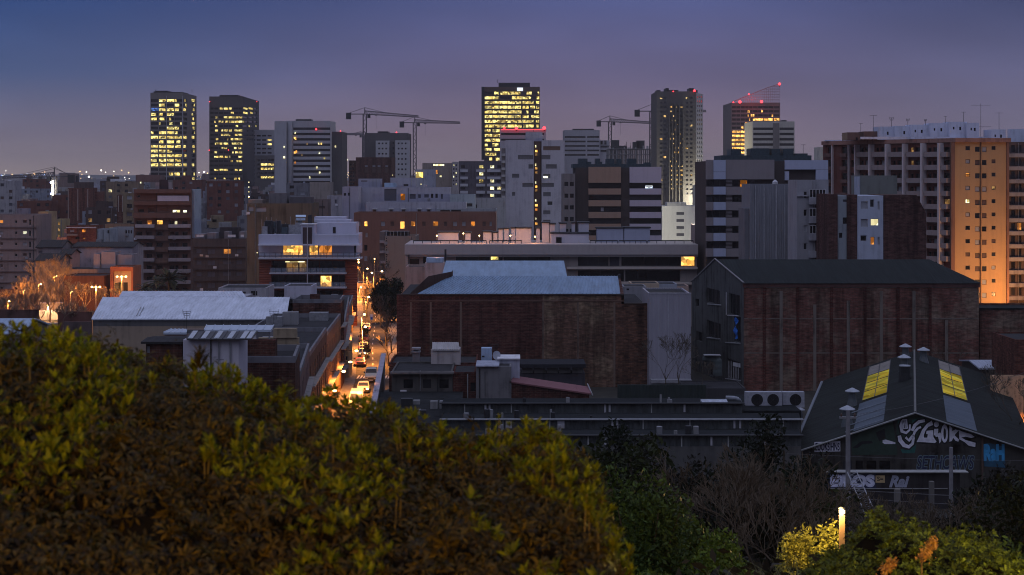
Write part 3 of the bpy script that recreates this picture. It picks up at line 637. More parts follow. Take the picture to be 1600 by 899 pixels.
# ------------------------------------------------------------------ tower cranes
def crane(label, pxm, ytop, D, pxl, pxr, tip_dy=0, mast=True, lit=False):
    xm, zt = X(pxm, D), Z(ytop, D)
    t = thing('tower_crane', label, 'crane', (xm, D, 0), 'tower cranes on the skyline')
    r = .0007 * D * .35 + .12; w2 = 1.0
    mb = MB()
    for sx_, sy in ((-1, -1), (1, -1), (1, 1), (-1, 1)): mb.tube((xm + sx_ * w2, D + sy * w2, 0), (xm + sx_ * w2, D + sy * w2, zt), r, None, 4)
    z = zt - 2.5; k = 0
    while z > max(0, zt - 60):
        s = 1 if k % 2 else -1; mb.tube((xm - s * w2, D - w2, z), (xm + s * w2, D - w2, z + 2.5), r * .6, None, 4, 0, False); z -= 2.5; k += 1
    mb.build('mast', M_cr, t)
    # jib direction: the longer side
    longr = abs(pxr - pxm) > abs(pxm - pxl); pj, pc = (pxr, pxl) if longr else (pxl, pxr)
    xj, xc = X(pj, D), X(pc, D); zj = zt + Z(0, D) - Z(tip_dy, D)
    mb = MB(); n = 22
    for sy in (-.7, .7): mb.tube((xm, D + sy, zt), (xj, D + sy, zj), r, None, 4)
    mb.tube((xm, D, zt + 2.0), (xj, D, zj + .9), r, None, 4)
    for i in range(n):
        a = xm + (xj - xm) * i / n; b_ = xm + (xj - xm) * (i + .5) / n; c = xm + (xj - xm) * (i + 1) / n
        za, zb, zc = [zt + (zj - zt) * q / n for q in (i, i + .5, i + 1)]; hh = 2.0 - 1.1 * i / n
        mb.tube((a, D - .7, za), (b_, D, zb + hh), r * .6, None, 4, 0, False); mb.tube((b_, D, zb + hh), (c, D - .7, zc), r * .6, None, 4, 0, False)
    mb.build('jib', M_cr, t)
    mb = MB()
    for sy in (-.6, .6): mb.tube((xm, D + sy, zt), (xc, D + sy, zt), r, None, 4)
    mb.build('counter_jib', M_cr, t)
    s = 1 if xc > xm else -1; mb = MB(); mb.box(min(xc, xc - s * 3), max(xc, xc - s * 3), D - 1, D + 1, zt - 3.2, zt + .8); mb.build('counterweight', M_dark, t)
    mb = MB(); mb.box(xm - s * 2.6 - .9, xm - s * 2.6 + .9, D - 1.2, D + .8, zt - 2.4, zt - .2); mb.build('cab', M_dark, t)
    mb = MB(); mb.tube((xm, D, zt), (xm, D, zt + 4), r * 1.3, r, 4); mb.build('apex', M_cr, t)
    mb = MB(); mb.tube((xm, D, zt + 4), (xc, D, zt), r * .5, None, 4); mb.tube((xm, D, zt + 4), (xm + (xj - xm) * .45, D, zt + (zj - zt) * .45 + 1.2), r * .5, None, 4); mb.build('tie_rod', M_cr, t)
    mb = MB(); q = xm - s * 7; mb.box(q - .6, q + .6, D - .8, D + .8, zt - 1, zt - .3); mb.tube((q, D, zt - 1), (q, D, zt - 9), .06, None, 4); mb.build('trolley', M_dark, t)
    return t
M_cr = plain('crane_steel', (.11, .10, .11), .6, .3)
crane('tower crane standing left of the dark grey block, jib over the skyline to the right', 570, 178.5, 1000, 541, 654, -5)
crane('tower crane right of the dark grey block, second highest jib in the left pair', 648, 192, 1080, 624.5, 719, -1)
crane('tower crane above the white stepped office, lower jib of the right pair', 953, 190.5, 1085, 932, 1024, -3)
crane('tower crane half hidden by the dark concrete high rise, upper jib of the right pair', 1018, 174, 950, 991.5, 1103, -1)
c5 = crane('low tower crane far left with floodlights on its mast', 85, 276, 800, 116, 1, -3)
mb = MB(); xm = X(85, 800)
mb.tube((xm, 800, Z(276, 800)), (xm, 800, Z(261, 800)), .3, .2, 4); mb.tube((xm, 800, Z(261, 800)), (X(30, 800), 800, Z(273, 800)), .12, None, 4); mb.tube((xm, 800, Z(261, 800)), (X(112, 800), 800, Z(276, 800)), .12, None, 4); mb.build('apex_frame', M_cr, c5)
mb = MB()
for k in range(11): mb.box(X(81.3, 797), X(83.3, 797), 797, 797.6, Z(284 + k * 2.1, 797), Z(282.4 + k * 2.1, 797))
mb.build('floodlight', M_wht, c5)
for k, (px_, py_) in enumerate(((79.5, 285.5), (79.8, 303))):
    mb = MB(); mb.lathe((X(px_, 797), 797, Z(py_, 797)), [(.2, -.5), (.55, 0), (.2, .5)], 8); mb.build('floodlight', emit('cold_flood_lens', (.45, .5, 1), 5, var=False), c5)
crane('faint distant crane jib between the white banded tower and the dark grey block', 568, 211, 1500, 575, 534, 0)
# ------------------------------------------------------------------ middle distance
brA = brick((.16, .062, .045), patch=(.16, .09, .06), name='orange_brown_brick', pamt=.3)
# brown block left of centre
def brown_w(i, j): return 'W' if (i, j) in ((0, 2),) else ('k' if j == 0 else 'd')
bld('apartment_block', 'brown brick block with pale blind windows below the left crane pair', 'building', 556, 612, 246, 750, 24, brick((.13, .06, .05), patch=(.11, .06, .05), name='dark_brown_brick'),
    grid([569.5, 581.5, 589.5, 601], [261], 5.5, 9, lambda i, j: 'k') + grid([570, 582, 590, 602], [258.5], 4.5, 2.4, 'b'), par=1)
bld('apartment_block', 'narrow brown block with balconies at the left edge of the brown brick block', 'building', 545, 555.8, 251, 760, 18, brick((.15, .08, .06), patch=(.1, .06, .05)), grid([547, 551], rng(256, 6, 6), 2.5, 3, 'd'))
t = bld('house', 'small beige block with bright lights under its roof behind the white terraces', 'building', 660, 706, 255, 800, 20, plaster((.30, .25, .22)), [(677, 256.6, 694, 259.4, 'W'), (681, 266, 684, 272, 'o'), (687, 274, 690, 277, 'W')], par=.5)
bld('apartment_block', 'slim pale tower beside the small beige block, dotted with lit windows', 'building', 706.5, 716, 253, 790, 18, plaster((.36, .33, .34)), grid([708, 712], rng(257, 6, 6), 2, 2.6, lambda i, j: 'W' if (i + j) % 3 == 0 else 'd'))
bld('house', 'pale house with a bright lit porch on top of the white terraces', 'building', 649, 679, 265, 560, 10, plaster((.34, .35, .42)), [(649.5, 269, 661, 278, 'y')])
# residential with lit windows left of lilac tower
C_lil = plaster((.33, .33, .42), name='lilac_render', var=.14)
def k2(i, j): return {(1, 0): 'y', (2, 0): 'W', (1, 1): 'W', (1, 2): 'Y', (2, 2): 'W', (2, 3): 'W', (2, 4): 'W', (3, 3): 'W'}.get((i, j), 'd')
t = bld('apartment_block', 'dark flats left of the lilac tower with white balcony fronts and lit windows', 'building', 717, 783, 252, 640, 20, plaster((.11, .10, .12)),
        grid([720.5, 749, 766, 777], rng(258.5, 6, 11.2), 6, 4.5, k2), par=.8)
for j in range(6):
    for a, b_ in ((719, 731), (744, 758), (761, 782)): pbox(t, 'balcony', a, b_, 265 + 11.2 * j, 269.2 + 11.2 * j, 639, .95, plaster((.45, .45, .50), var=.1))
# lilac tower
def LW(x0, y0, x1, y1, k='k'): return (800 + x0 / 4, 120 + y0 / 4, 800 + x1 / 4, 120 + y1 / 4, k)
t = bld('apartment_tower', 'lilac grey tower with a brown stair strip of small lit windows, centre', 'tower', 790, 834, 219, 520, 16, C_lil,
        [LW(37, 490, 133, 517, 'g'), LW(0, 607, 45, 632, 'g'), LW(65, 665, 133, 690, 'g'), LW(103, 548, 133, 575, 'g'), LW(0, 722, 20, 745, 'g')], par=1)
for a, b_, yt, mat, ws, D in ((834.3, 846, 221, plaster((.07, .045, .04)), [], 521), (846.3, 882, 219.5, C_lil, [LW(195, 435, 302, 460, 'k'), LW(185, 490, 240, 517, 'g'), LW(212, 548, 280, 575, 'g'), LW(195, 608, 240, 635, 'g'), LW(185, 665, 262, 690, 'g'), LW(195, 722, 242, 748, 'g'), LW(222, 780, 252, 802, 'd'), LW(195, 836, 240, 860, 'g'), LW(195, 895, 240, 920, 'g')], 520)):
    o = MB(); wl = []; zt = Z(yt, D); A_, B_ = (X(a, D), D), (X(b_, D), D)
    wall_px(o, A_, B_, 0, zt, ws, wl); wall_px(o, B_, (B_[0], 536), 0, zt, [], wl); o.quad((*A_, zt), (*B_, zt), (B_[0], 536, zt), (A_[0], 536, zt)); o.quad((B_[0], 536, 0), (A_[0], 536, 0), (A_[0], 536, zt), (B_[0], 536, zt)); o.quad((A_[0], 536, 0), (*A_, 0), (*A_, zt), (A_[0], 536, zt))
    o.build('wall', mat, t); put_windows(t, wl)
wl = []
for yy, k, w_ in ((229, 'W', 1.8), (236.2, 'w', 3.5), (242, 'm', 3.5), (257.5, 'W', 1.8), (263, 'w', 3), (270, 'm', 3.5), (285.5, 'W', 1.8), (292, 'w', 3), (298, 'm', 3.5), (313.5, 'W', 2), (321, 'w', 4), (327.5, 'o', 3.5), (342, 'W', 2), (350, 'w', 3.5)):
    D = 520.8; wl.append(((X(838 if w_ > 2.5 else 837, D), D, Z(yy, D)), 0, w_ * D / F, 3.6 * D / F, k))
wl.append(((X(852.3, 519.8), 519.9, Z(277, 520)), 0, 1.5, .6, 'W'))
put_windows(t, wl)
pbox(t, 'stair_hut', 821.5, 847.5, 206.5, 221, 524, 8, C_lil); pbox(t, 'balcony_stack', 783.5, 789.7, 232, 352, 520.5, 8, plaster((.14, .13, .15)))
for j in range(10): pbox(t, 'balcony', 783.7, 789.5, 240 + j * 11, 244 + j * 11, 519.4, 1, plaster((.3, .3, .34)))
antenna(834, 199, 207, 525, 2, 'thin pole on the stair hut of the lilac tower')
# office block with beige and lilac bands
C_bei = plaster((.36, .25, .19), name='beige_cladding', var=.06); C_lal = plaster((.50, .46, .55), name='pale_lilac_cladding', var=.05); C_brn = plaster((.075, .062, .06), name='dark_brown_cladding', var=.1)
t = bld('office_block', 'office with beige and pale lilac banded bays and a blue lit window, centre right', 'building', 899, 1033.7, 262, 400, 18, C_brn, par=.6)
P0 = 18.4
for a, b_, mat in ((919.6, 970.3, C_bei), (984, 1033.5, C_lal)):
    pbox(t, 'cladding_band', a, b_, 261, 285.8, 398.9, 1.0, mat)
    for j in range(5):
        pbox(t, 'cladding_band', a, b_, 294.8 + j * P0, 304.2 + j * P0, 398.9, 1.0, mat)
wl = []
for a, b_ in ((919.6, 970.3), (984, 1033.5)):
    for j in range(5): wl.append(((X((a + b_) / 2, 399.7), 399.8, Z(290.3 + j * P0, 399.7)), 0, (b_ - a) * 400 / F, 8.6 * 400 / F, 'd'))
wl += [((X(1014, 399.4), 399.5, Z(292, 399.4)), 0, 1.75, .75, 'I'), ((X(941, 399.4), 399.5, Z(327.5, 399.4)), 0, .7, .9, 'b')]
for px in (993.5, 1023.5): wl.append(((X(px, 399.4), 399.5, Z(333, 399.4)), 0, .8, .35, 'W'))
put_windows(t, wl)
o = MB(); wl = []; wall_px(o, (X(880, 398.5), 398.5), (X(898.8, 398.5), 398.5), 0, Z(271.5, 398.5), grid([882, 890.5], rng(284.5, 5, 18.3), 6, 6.5, 'd'), wl)
o.quad((X(880, 398.5), 398.5, Z(271.5, 398.5)), (X(898.8, 398.5), 398.5, Z(271.5, 398.5)), (X(898.8, 398.5), 414, Z(271.5, 398.5)), (X(880, 398.5), 414, Z(271.5, 398.5)))
o.quad((X(898.8, 398.5), 398.5, 0), (X(898.8, 398.5), 400, 0), (X(898.8, 398.5), 400, Z(271.5, 398.5)), (X(898.8, 398.5), 398.5, Z(271.5, 398.5)))
o.quad((X(880, 398.5), 414, 0), (X(880, 398.5), 398.5, 0), (X(880, 398.5), 398.5, Z(271.5, 398.5)), (X(880, 398.5), 414, Z(271.5, 398.5)))
o.build('side_wing', plaster((.22, .20, .20)), t); put_windows(t, wl)
M_plant = plain('green_grey_plant_housing', (.05, .075, .09), .5, .2)
pbox(t, 'plant_room', 895, 1017, 256.5, 263, 402, 12, M_plant)
for a, b_, y in ((904, 918, 248), (931, 937.5, 248), (948, 960, 248.5), (965, 971, 248.5), (981, 994, 248), (1008, 1016, 254), (919, 924, 253), (938, 941, 253)): pbox(t, 'cooling_unit', a, b_, y, 256.4, 403, 6, M_plant)
# white building right of it
t = bld('apartment_block', 'white windowed block lit by the floodlight at the foot of the dark high rise', 'building', 1034.5, 1089, 322, 470, 14, plaster((.62, .62, .60), name='bright_white_render', var=.06),
        grid([1057], [331.5, 342.5, 353.6, 364.6], 12, 4.6, 'g'), par=.6)
pbox(t, 'stair_hut', 1042, 1072, 316.5, 323, 474, 6, plaster((.42, .42, .42)))
for a in (1044, 1051, 1066): antenna(a, 312, 317, 475, 0, 'small antenna, %s on the white block lit by the floodlight' % {1044: 'leftmost', 1051: 'second', 1066: 'rightmost'}[a])
# floodlight mast
t = thing('floodlight_mast', 'dazzling white floodlight mast right of the dark high rise', 'floodlight', (X(1101.5, 440), 440, 0))
mb = MB(); mb.tube((X(1102, 440), 440, 0), (X(1102, 440), 440, Z(310, 440)), .18, .1, 8); mb.build('mast', M_steel, t)
mb = MB(); mb.lathe((X(1101.5, 439), 439.6, Z(307.5, 439)), [(.3, -.9), (.9, -.5), (1.1, .05), (.8, .7), (.3, 1.0)], 12); mb.build('lamp_head', M_wht, t)
point(t, (X(1099, 437), 437.5, Z(307, 437)), 26000, (1, .93, .72), .6)
t = bld('apartment_block', 'narrow pale stair tower lit cream next to the floodlight mast', 'building', 1088.5, 1102, 290, 520, 12, plaster((.5, .48, .42)), grid([1090, 1096], rng(296, 10, 8), 3.4, 4, lambda i, j: 'w' if (i * 3 + j) % 3 == 0 else 'd'))
t = bld('house', 'narrow house with yellow lit windows in the gap left of the right office', 'house', 1086, 1110, 352, 430, 10, plaster((.3, .24, .24)), [(1095.5, 375, 1104, 382, 'y'), (1111, 396, 1114, 403, 'y'), (1090, 360, 1094, 368, 'd'), (1090, 386, 1096, 392, 'o'), (1098, 391, 1103, 396, 'b')])
# right office with bands
C_gb = plaster((.27, .24, .25), name='taupe_cladding', var=.06); C_bl = plaster((.42, .46, .60), name='pale_blue_cladding', var=.05)
t = bld('office_block', 'taupe and pale blue banded office with one orange curtained window', 'building', 1103.5, 1293.8, 252, 325, 20, C_brn, par=.5)
def band(a, b_, y0, y1, mat, D=324): return pbox(t, 'cladding_band', a, b_, y0, y1, D, .95, mat)
band(1103.5, 1114.8, 250, 280.5, C_gb); band(1115, 1134, 250.3, 268.5, C_bl, 323.6); band(1115, 1134, 269, 280.3, C_bl, 323.6); band(1134.2, 1210, 249.8, 280.5, C_gb)
for j in range(5):
    y = 292 + 24.2 * j; band(1103.5, 1114.8, y, y + 12.6, C_gb); band(1115, 1134, y, y + 12.2, C_bl, 323.6); band(1134.2, 1180, y, y + 12.6, C_gb)
    for q in range(5): pbox(t, 'louvre', 1134.6, 1144, 281.6 + 24.2 * j + q * 2.1, 282.5 + 24.2 * j + q * 2.1, 324.2, .6, C_gb)
band(1227, 1294, 250.5, 265, C_bl); band(1275, 1294, 265.3, 281, C_bl); band(1227, 1233, 268, 282, C_bl)
wl = []
for j in range(5):
    y = 286.3 + 24.2 * j
    for a, b_ in ((1104, 1114), (1115.5, 1133.5), (1145, 1180)): wl.append(((X((a + b_) / 2, 324.6), 324.75, Z(y, 324.6)), 0, (b_ - a) * .128, 10.5 * .128, 'd'))
wl.append(((X(1162, 324.3), 324.4, Z(287, 324.3)), 0, 1.45, 1.45, 'c'))
put_windows(t, wl, (M_framed, 1.0, .06))
pbox(t, 'plant_room', 1127, 1268, 243, 252.5, 328, 12, M_plant)
for a, b_, y in ((1142, 1158, 233), (1173, 1202, 232), (1206, 1219, 233), (1224, 1240, 232.5), (1243, 1262, 240)): pbox(t, 'cooling_unit', a, b_, y, 242.9, 329, 6, M_plant)
antenna(1255, 226, 243, 332, 2, 'thin pole at the right end of the taupe office roof')
bld('apartment_block', 'far pale sliver of a block left of the long balcony building', 'building', 1281, 1287, 230, 520, 10, plaster((.5, .48, .42)))
# corrugated grey tower
C_cor = sheet((.24, .25, .28), 0, .45, .45, .3, name='grey_ribbed_cladding')
t = bld('lift_tower', 'windowless grey tower clad in ribbed sheet with pale vertical seams', 'building', 1172, 1243.5, 288, 298, 11, C_cor, par=.3)
for px in (1181, 1194, 1213, 1226.5, 1240): pbox(t, 'seam', px - .45, px + .45, 290, 405, 297.7, .28, plain('seam_metal', (.42, .43, .47)))
pbox(t, 'annex', 1163.5, 1171.8, 326, 410, 299, 8, plaster((.17, .17, .19)))
mb = MB(); mb.lathe((X(1211, 302), 302, Z(288, 298) - .1), [(.5, 0), (.5, .5), (.1, .9)], 10); mb.build('vent_cap', M_white, t)
# grey flats with glazed balconies
t = bld('apartment_block', 'grey flats with white framed glazed balconies right of the ribbed tower', 'building', 1245, 1294.5, 281.5, 280, 9, plaster((.30, .30, .33), var=.15),
        grid([1255.6], [299.5, 327.5, 352.5, 380], 5.5, 10.5, lambda i, j: 'b' if j == 2 else 'd'), par=.5, frames=(M_frame, 1))
for j, y in enumerate((295.5, 325, 352, 379)):
    o = MB(); a, b_ = X(1264.8, 279), X(1290.5, 279); o.box(a, b_, 279.0, 279.98, Z(y + 24, 279), Z(y + 13.6, 279)); bo = o.build('balcony', plaster((.33, .33, .37)), t)
    if j < 3:
        q = bpy.data.objects.new('glazing', pane_mesh(b_ - a - .1, 1.38, 'd', 'glazing')); COL.objects.link(q); q.parent = bo; q.location = Vector(((a + b_) / 2, 279.1, Z(y + 7, 279))) - world_loc(t)
        f = bpy.data.objects.new('frame', frame_mesh(b_ - a, 1.5, 5, M_frame, .12)); COL.objects.link(f); f.parent = bo; f.location = Vector(((a + b_) / 2, 279.08, Z(y + 7, 279))) - world_loc(t)
pbox(t, 'cornice', 1245, 1294, 305, 307, 279.6, .35, plaster((.38, .38, .42)))
# brown / white flats
brB = brick((.10, .045, .042), patch=(.09, .05, .045), name='plum_brick', pamt=.4)
t = thing('apartment_block', 'dark brick flats with a bluish white strip of windows, one lit bright green white', 'building', (X(1370, 268), 274, 0))
FOOT.append((X(1294, 268), X(1447, 268), 268, 282))
def panel(a, b_, yt, mat, ws, D=268, depth=12, fr=None):
    o = MB(); wl = []; zt = Z(yt, D); A_, B_ = (X(a, D), D), (X(b_, D), D)
    wall_px(o, A_, B_, 0, zt, ws, wl); o.quad((*A_, zt), (*B_, zt), (B_[0], D + depth, zt), (A_[0], D + depth, zt)); o.quad((*B_, 0), (B_[0], D + depth, 0), (B_[0], D + depth, zt), (*B_, zt)); o.quad((A_[0], D + depth, 0), (*A_, 0), (*A_, zt), (A_[0], D + depth, zt)); o.quad((B_[0], D + depth, 0), (A_[0], D + depth, 0), (A_[0], D + depth, zt), (B_[0], D + depth, zt))
    o.build('wall', mat, t); put_windows(t, wl, fr)
C_wh = plaster((.42, .46, .56), name='bluish_white_render', var=.12)
panel(1295, 1308.8, 304, brB, []); panel(1309, 1323.8, 305.5, plaster((.30, .34, .38)), [(1317, 340, 1323, 350, 'd'), (1311, 364, 1316, 372, 'd'), (1317, 312, 1323, 316, 'g')], 268.6); panel(1324, 1339.8, 304.5, brB, [])
panel(1340, 1380, 306, C_wh, [(1345, 315, 1356, 327, 'b'), (1359.5, 312, 1365.8, 324, 'd'), (1371, 315, 1374.5, 328, 'b'), (1345, 342.5, 1356, 355, 'b'), (1360.3, 342, 1373, 353, 'W'), (1344.5, 368, 1354, 377, 'd'), (1360, 370.5, 1366.5, 383, 'o'), (1371, 371, 1374.5, 383, 'b')], 267.6, fr=(M_frame, 1))
D = 268; x0, x1, x2 = X(1380.3, D), X(1432, D), X(1447, D); zt, zl = Z(305, D), Z(333, D)
o = MB(); o.add([(x0, D, 0), (x2, D, 0), (x2, D, zl), (x1, D, zt), (x0, D, zt), (x0, 280, 0), (x2, 280, 0), (x2, 280, zl), (x1, 280, zt), (x0, 280, zt)], [(0, 1, 2, 3, 4), (1, 6, 7, 2), (2, 7, 8, 3), (3, 8, 9, 4), (0, 4, 9, 5), (5, 9, 8, 7, 6)])
o.build('wall', brB, t)
t = bld('lift_housing', 'plain olive grey box on top of the dark brick flats', 'roof structure', 1345, 1402, 274.5, 283, 8, plaster((.17, .18, .17)), par=.2)
pbox(t, 'duct', 1340.5, 1344.8, 276, 306, 283.5, 3, C_wh)
# long balcony building with orange end wall
t = thing('apartment_block', 'long balcony block whose blank end wall glows orange, far right', 'building', (X(1470, 365), 372, 0)); LB = t
FOOT.append((60, 125, 345, 405))
E0, E1 = (X(1491.5, 352), 352), (X(1572.5, 352), 352); G0 = (X(1486, 352.8), 352.8); G1 = (X(1286, 388), 388)
zt = Z(222.5, 352)
ow = plaster((.42, .27, .14), name='end_wall_render', var=.07, scale=.15)
def pk(i, j): return {(0, 4): 'W', (3, 3): 'W', (2, 3): 'b', (1, 3): 'b', (2, 0): 'b', (1, 7): 'b', (2, 4): 'k', (1, 4): 'k', (2, 10): 'b', (3, 2): 'd'}.get((i, j), R.choice('ddkdb'))
ws = []
for j, y in enumerate(rng(228.5, 12, 20.75)):
    for i, (x, w_, h_) in enumerate(((1508.5, 7, 6.5), (1523.5, 7.2, 9), (1534.2, 7.2, 9), (1549.3, 6.2, 6))): ws.append((x, y + (1 if i in (1, 2) else 0), x + w_, y + h_, ('o' if (i, j) == (0, 2) else ('m' if (i, j) == (3, 3) else pk(i, j)))))
o = MB(); wl = []; wall_px(o, E0, E1, 0, zt, ws, wl, .2); wall_px(o, E1, (E1[0] + 6, 388), 0, zt, [], wl); wall_px(o, (E1[0] + 6, 388), G1, 0, zt, [], wl)
o.build('end_wall', ow, t); put_windows(t, wl, (M_framed, .7, .08), 60)
mb = MB(); mb.box(E0[0] - .8, E0[0], 351.7, 352.9, 0, zt); mb.box(E1[0] - .05, E1[0] + .5, 351.6, 352.6, 0, zt); mb.build('corner_pilaster', plaster((.20, .11, .08)), t)
mb = MB(); mb.tube((X(1532.4, 351.8), 351.8, 0), (X(1532.4, 351.8), 351.8, zt), .13, None, 6); mb.build('drainpipe', plain('brown_pipe', (.12, .07, .04)), t)
mb = MB(); mb.prism([(G1[0] - .5, G1[1] - .5), (G0[0], G0[1] - .7), (E0[0], E0[1] - .7), (E1[0] + .8, 351.3), (E1[0] + 6.6, 389), (G1[0], 389)], zt, zt + .9); mb.build('roof_slab', plaster((.30, .17, .14)), t)
# balcony facade: left brown third, then white piers
bw = plaster((.13, .05, .04), name='brown_render'); o = MB(); wl = []
ws = []
ysf = rng(228, 9, 20.4)
for j, y in enumerate(ysf):
    for a, b_ in ((1293, 1300), (1315, 1324), (1330, 1334), (1343, 1360), (1367, 1386), (1393, 1412), (1421, 1440), (1449, 1468), (1474, 1484)):
        kd = 'd'
        if (a, j) in ((1421, 0), (1421, 1)): kd = 'm'
        if (a, j) in ((1474, 4), (1330, 3)): kd = 'm'
        if a > 1342 and b_ - a > 12: ws.append((a + 1, y + 3, a + 6.5, y + 13, kd)); ws.append((a + 8.5, y + 2.5, b_ - 1, y + 13, 'b' if (j * 5 + int(a)) % 4 == 0 else 'd'))
        else: ws.append((a, y + 2, b_, y + 13, kd))
wall_px(o, G1, G0, 0, zt, ws, wl, .5); wall_px(o, G0, E0, 0, zt, [], wl)
o.build('balcony_wall', bw, t); put_windows(t, wl, None, 90)
ux, uy = (G0[0] - G1[0]), (G0[1] - G1[1]); Lf = math.hypot(ux, uy); ux /= Lf; uy /= Lf; nx_, ny_ = uy, -ux
def at_wall(px, off):   # point standing off metres in front of the balcony wall
    t_, _ = px_on_wall(px, G1, G0); return (G1[0] + ux * Lf * t_ + nx_ * off, G1[1] + uy * Lf * t_ + ny_ * off)
C_pier = plaster((.55, .50, .52), name='white_pier', var=.08); C_balc = plaster((.30, .25, .25), name='balcony_front', var=.1)
for px in (1340.5, 1363, 1389, 1416, 1444.5, 1471.5):
    c = at_wall(px + 2, .75); mb = MB(); mb.pbox(c, (ux, uy), .16 if px < 1360 else .24, .75, 0, zt - .1); mb.build('pier', C_pier, t)
for px in (1302, 1328):
    c = at_wall(px, .3); mb = MB(); mb.pbox(c, (ux, uy), .12, .3, 0, zt - .1); mb.build('pier', C_pier, t)
for j, y in enumerate(ysf):
    for a, b_ in ((1290, 1300), (1315, 1325), (1342.5, 1363), (1367.5, 1388.5), (1394, 1415), (1421.5, 1443.5), (1449.5, 1470.5), (1476.5, 1485)):
        off = .6 if a > 1340 else .3
        c0, c1 = at_wall(a, off), at_wall(b_, off); dm = (c0[1] + c1[1]) / 2; c = ((c0[0] + c1[0]) / 2, dm); hl = math.hypot(c1[0] - c0[0], c1[1] - c0[1]) / 2
        mb = MB(); mb.pbox(c, (ux, uy), hl, off, Z(y + 17.4, dm), Z(y + (9.5 if a > 1340 else 12), dm)); bo = mb.build('balcony', C_balc if a > 1340 else plaster((.15, .09, .08), name='brown_balcony_front'), t)
# rooftop huts
C_hut = plaster((.56, .61, .76), name='whitewashed_hut', var=.16); C_hutd = plaster((.14, .09, .08), name='brown_hut')
huts = [(1324, 1348, 207, C_hutd), (1350, 1372, 205.5, C_hutd), (1373, 1396, 198, C_hut), (1398.5, 1422, 197, C_hut), (1424, 1451, 195, C_hut), (1454, 1482, 192.5, C_hut), (1484, 1511, 190.5, C_hut), (1511.5, 1530, 192, C_hut), (1549, 1574, 202.5, C_hut)]
for a, b_, y, mat in huts:
    D = 372 - (a - 1324) * .06; o = MB(); wl = []; z0 = zt + .9; z1 = Z(y, D); A_, B_ = (X(a, D), D), (X(b_, D), D)
    w0 = [(a + (b_ - a) * .55, y + 8, a + (b_ - a) * .55 + 3, y + 13, 'd')]
    if a > 1420: w0.append((a + 5, y + 8, a + 7.5, y + 12, 'd'))
    wall_px(o, A_, B_, z0, z1, w0, wl); o.quad((*A_, z1), (*B_, z1), (B_[0], D + 6, z1), (A_[0], D + 6, z1)); o.quad((A_[0], D + 6, z0), (*A_, z0), (*A_, z1), (A_[0], D + 6, z1)); o.quad((*B_, z0), (B_[0], D + 6, z0), (B_[0], D + 6, z1), (*B_, z1)); o.quad((B_[0], D + 6, z0), (A_[0], D + 6, z0), (A_[0], D + 6, z1), (B_[0], D + 6, z1))
    hb = o.build('stair_hut', mat, t)
    for c, ang, w_, h_, k in wl:
        q = bpy.data.objects.new('window', pane_mesh(w_, h_, k, 'window')); COL.objects.link(q); q.parent = hb; q.location = Vector(c) - world_loc(t)
o = MB(); D = 385; o.box(X(1289, D), X(1345, D), D, D + 1, zt + .9, Z(219, D)); o.build('parapet', C_hut, t)
o = MB(); D = 362; o.box(X(1345, D), X(1574, D), D, D + .5, zt + .9, Z(214, D)); o.build('parapet', C_hut, t)
for i, (px, y0, y1, D, kd) in enumerate(((1345, 193, 207, 372, 2), (1364.5, 180, 206, 371, 2), (1393, 184, 199, 370, 0), (1418.5, 186, 198, 368, 0), (1446, 187, 196, 366, 0), (1477, 182, 193, 365, 2), (1505.5, 175, 191, 363, 2), (1532.5, 162, 214, 362, 1), (1561, 176, 203, 361, 2), (1317, 212, 220, 384, 0))):
    antenna(px, y0, y1, D, kd, '%s antenna from the left on the long balcony block roof' % ('second', 'third', 'fourth', 'fifth', 'sixth', 'seventh', 'eighth', 'ninth and tallest', 'tenth', 'first')[i], 'antennas on the long balcony block')
# dark balcony building at the right edge
t = bld('apartment_block', 'dark balcony building at the right edge beside the orange end wall', 'building', 1574.5, 1625, 222, 362, 14, plaster((.09, .07, .07)),
        grid([1580, 1590, 1600], rng(227, 12, 20.3), 6, 11, lambda i, j: 'o' if (i, j) == (1, 6) else 'd'), par=.6)
for j in range(12): pbox(t, 'balcony', 1576, 1612, 240 + 20.3 * j, 246 + 20.3 * j, 361, .95, plaster((.26, .26, .29)))
pbox(t, 'stair_hut', 1579, 1606, 202, 223, 366, 6, C_hut)
for px, yy in ((1579.5, 457), (1590, 462)):
    pass
# ------------------------------------------------------------------ left middle: salmon block, white terraces
C_sal = plaster((.21, .11, .085), name='salmon_render', var=.12, scale=.2)
def r1(x, k, w_=5, y=346.5, h_=7): return (x, y, x + w_, y + h_, k)
t = bld('apartment_block', 'long salmon coloured block with a single row of small windows, partly lit', 'building', 553, 775, 332.5, 430, 14, C_sal,
        [r1(559, 'b', 4), r1(569.5, 'w', 4.5), r1(595.5, 'b', 6), r1(610, 'k', 6), r1(625.5, 'w', 6.5, 346.5, 11), r1(642.5, 'o', 6), r1(660, 'k', 5), r1(677, 'o', 7.5), r1(693.5, 'k', 5), r1(708, 'b', 6), r1(722, 'b', 5.5), r1(736, 'o', 6), r1(754, 'k', 5), r1(765, 'b', 3.5),
         r1(560, 'W', 4, 365, 5), r1(571, 'b', 3.5, 364), r1(569, 'd', 5, 383, 9), r1(560, 'b', 4, 383), r1(569, 'b', 5, 400, 8), r1(569, 'd', 5, 418, 8)], par=.8)
C_ter = plaster((.36, .36, .44), name='whitewashed_terrace', var=.22)
t = bld('terrace_house', 'weathered white terrace wall with five small framed doors above the salmon block', 'house', 572, 728, 316.5, 452, 10, C_ter,
        [(x, 327.5, x + 5, 334, 'k') for x in (582.8, 608.5, 628, 652.5, 667.5)], par=.5)
for x in (582.8, 608.5, 628, 652.5, 667.5): pbox(t, 'door_frame', x - 1.4, x + 6.4, 325.6, 327.3, 451.6, .35, plaster((.55, .55, .6)))
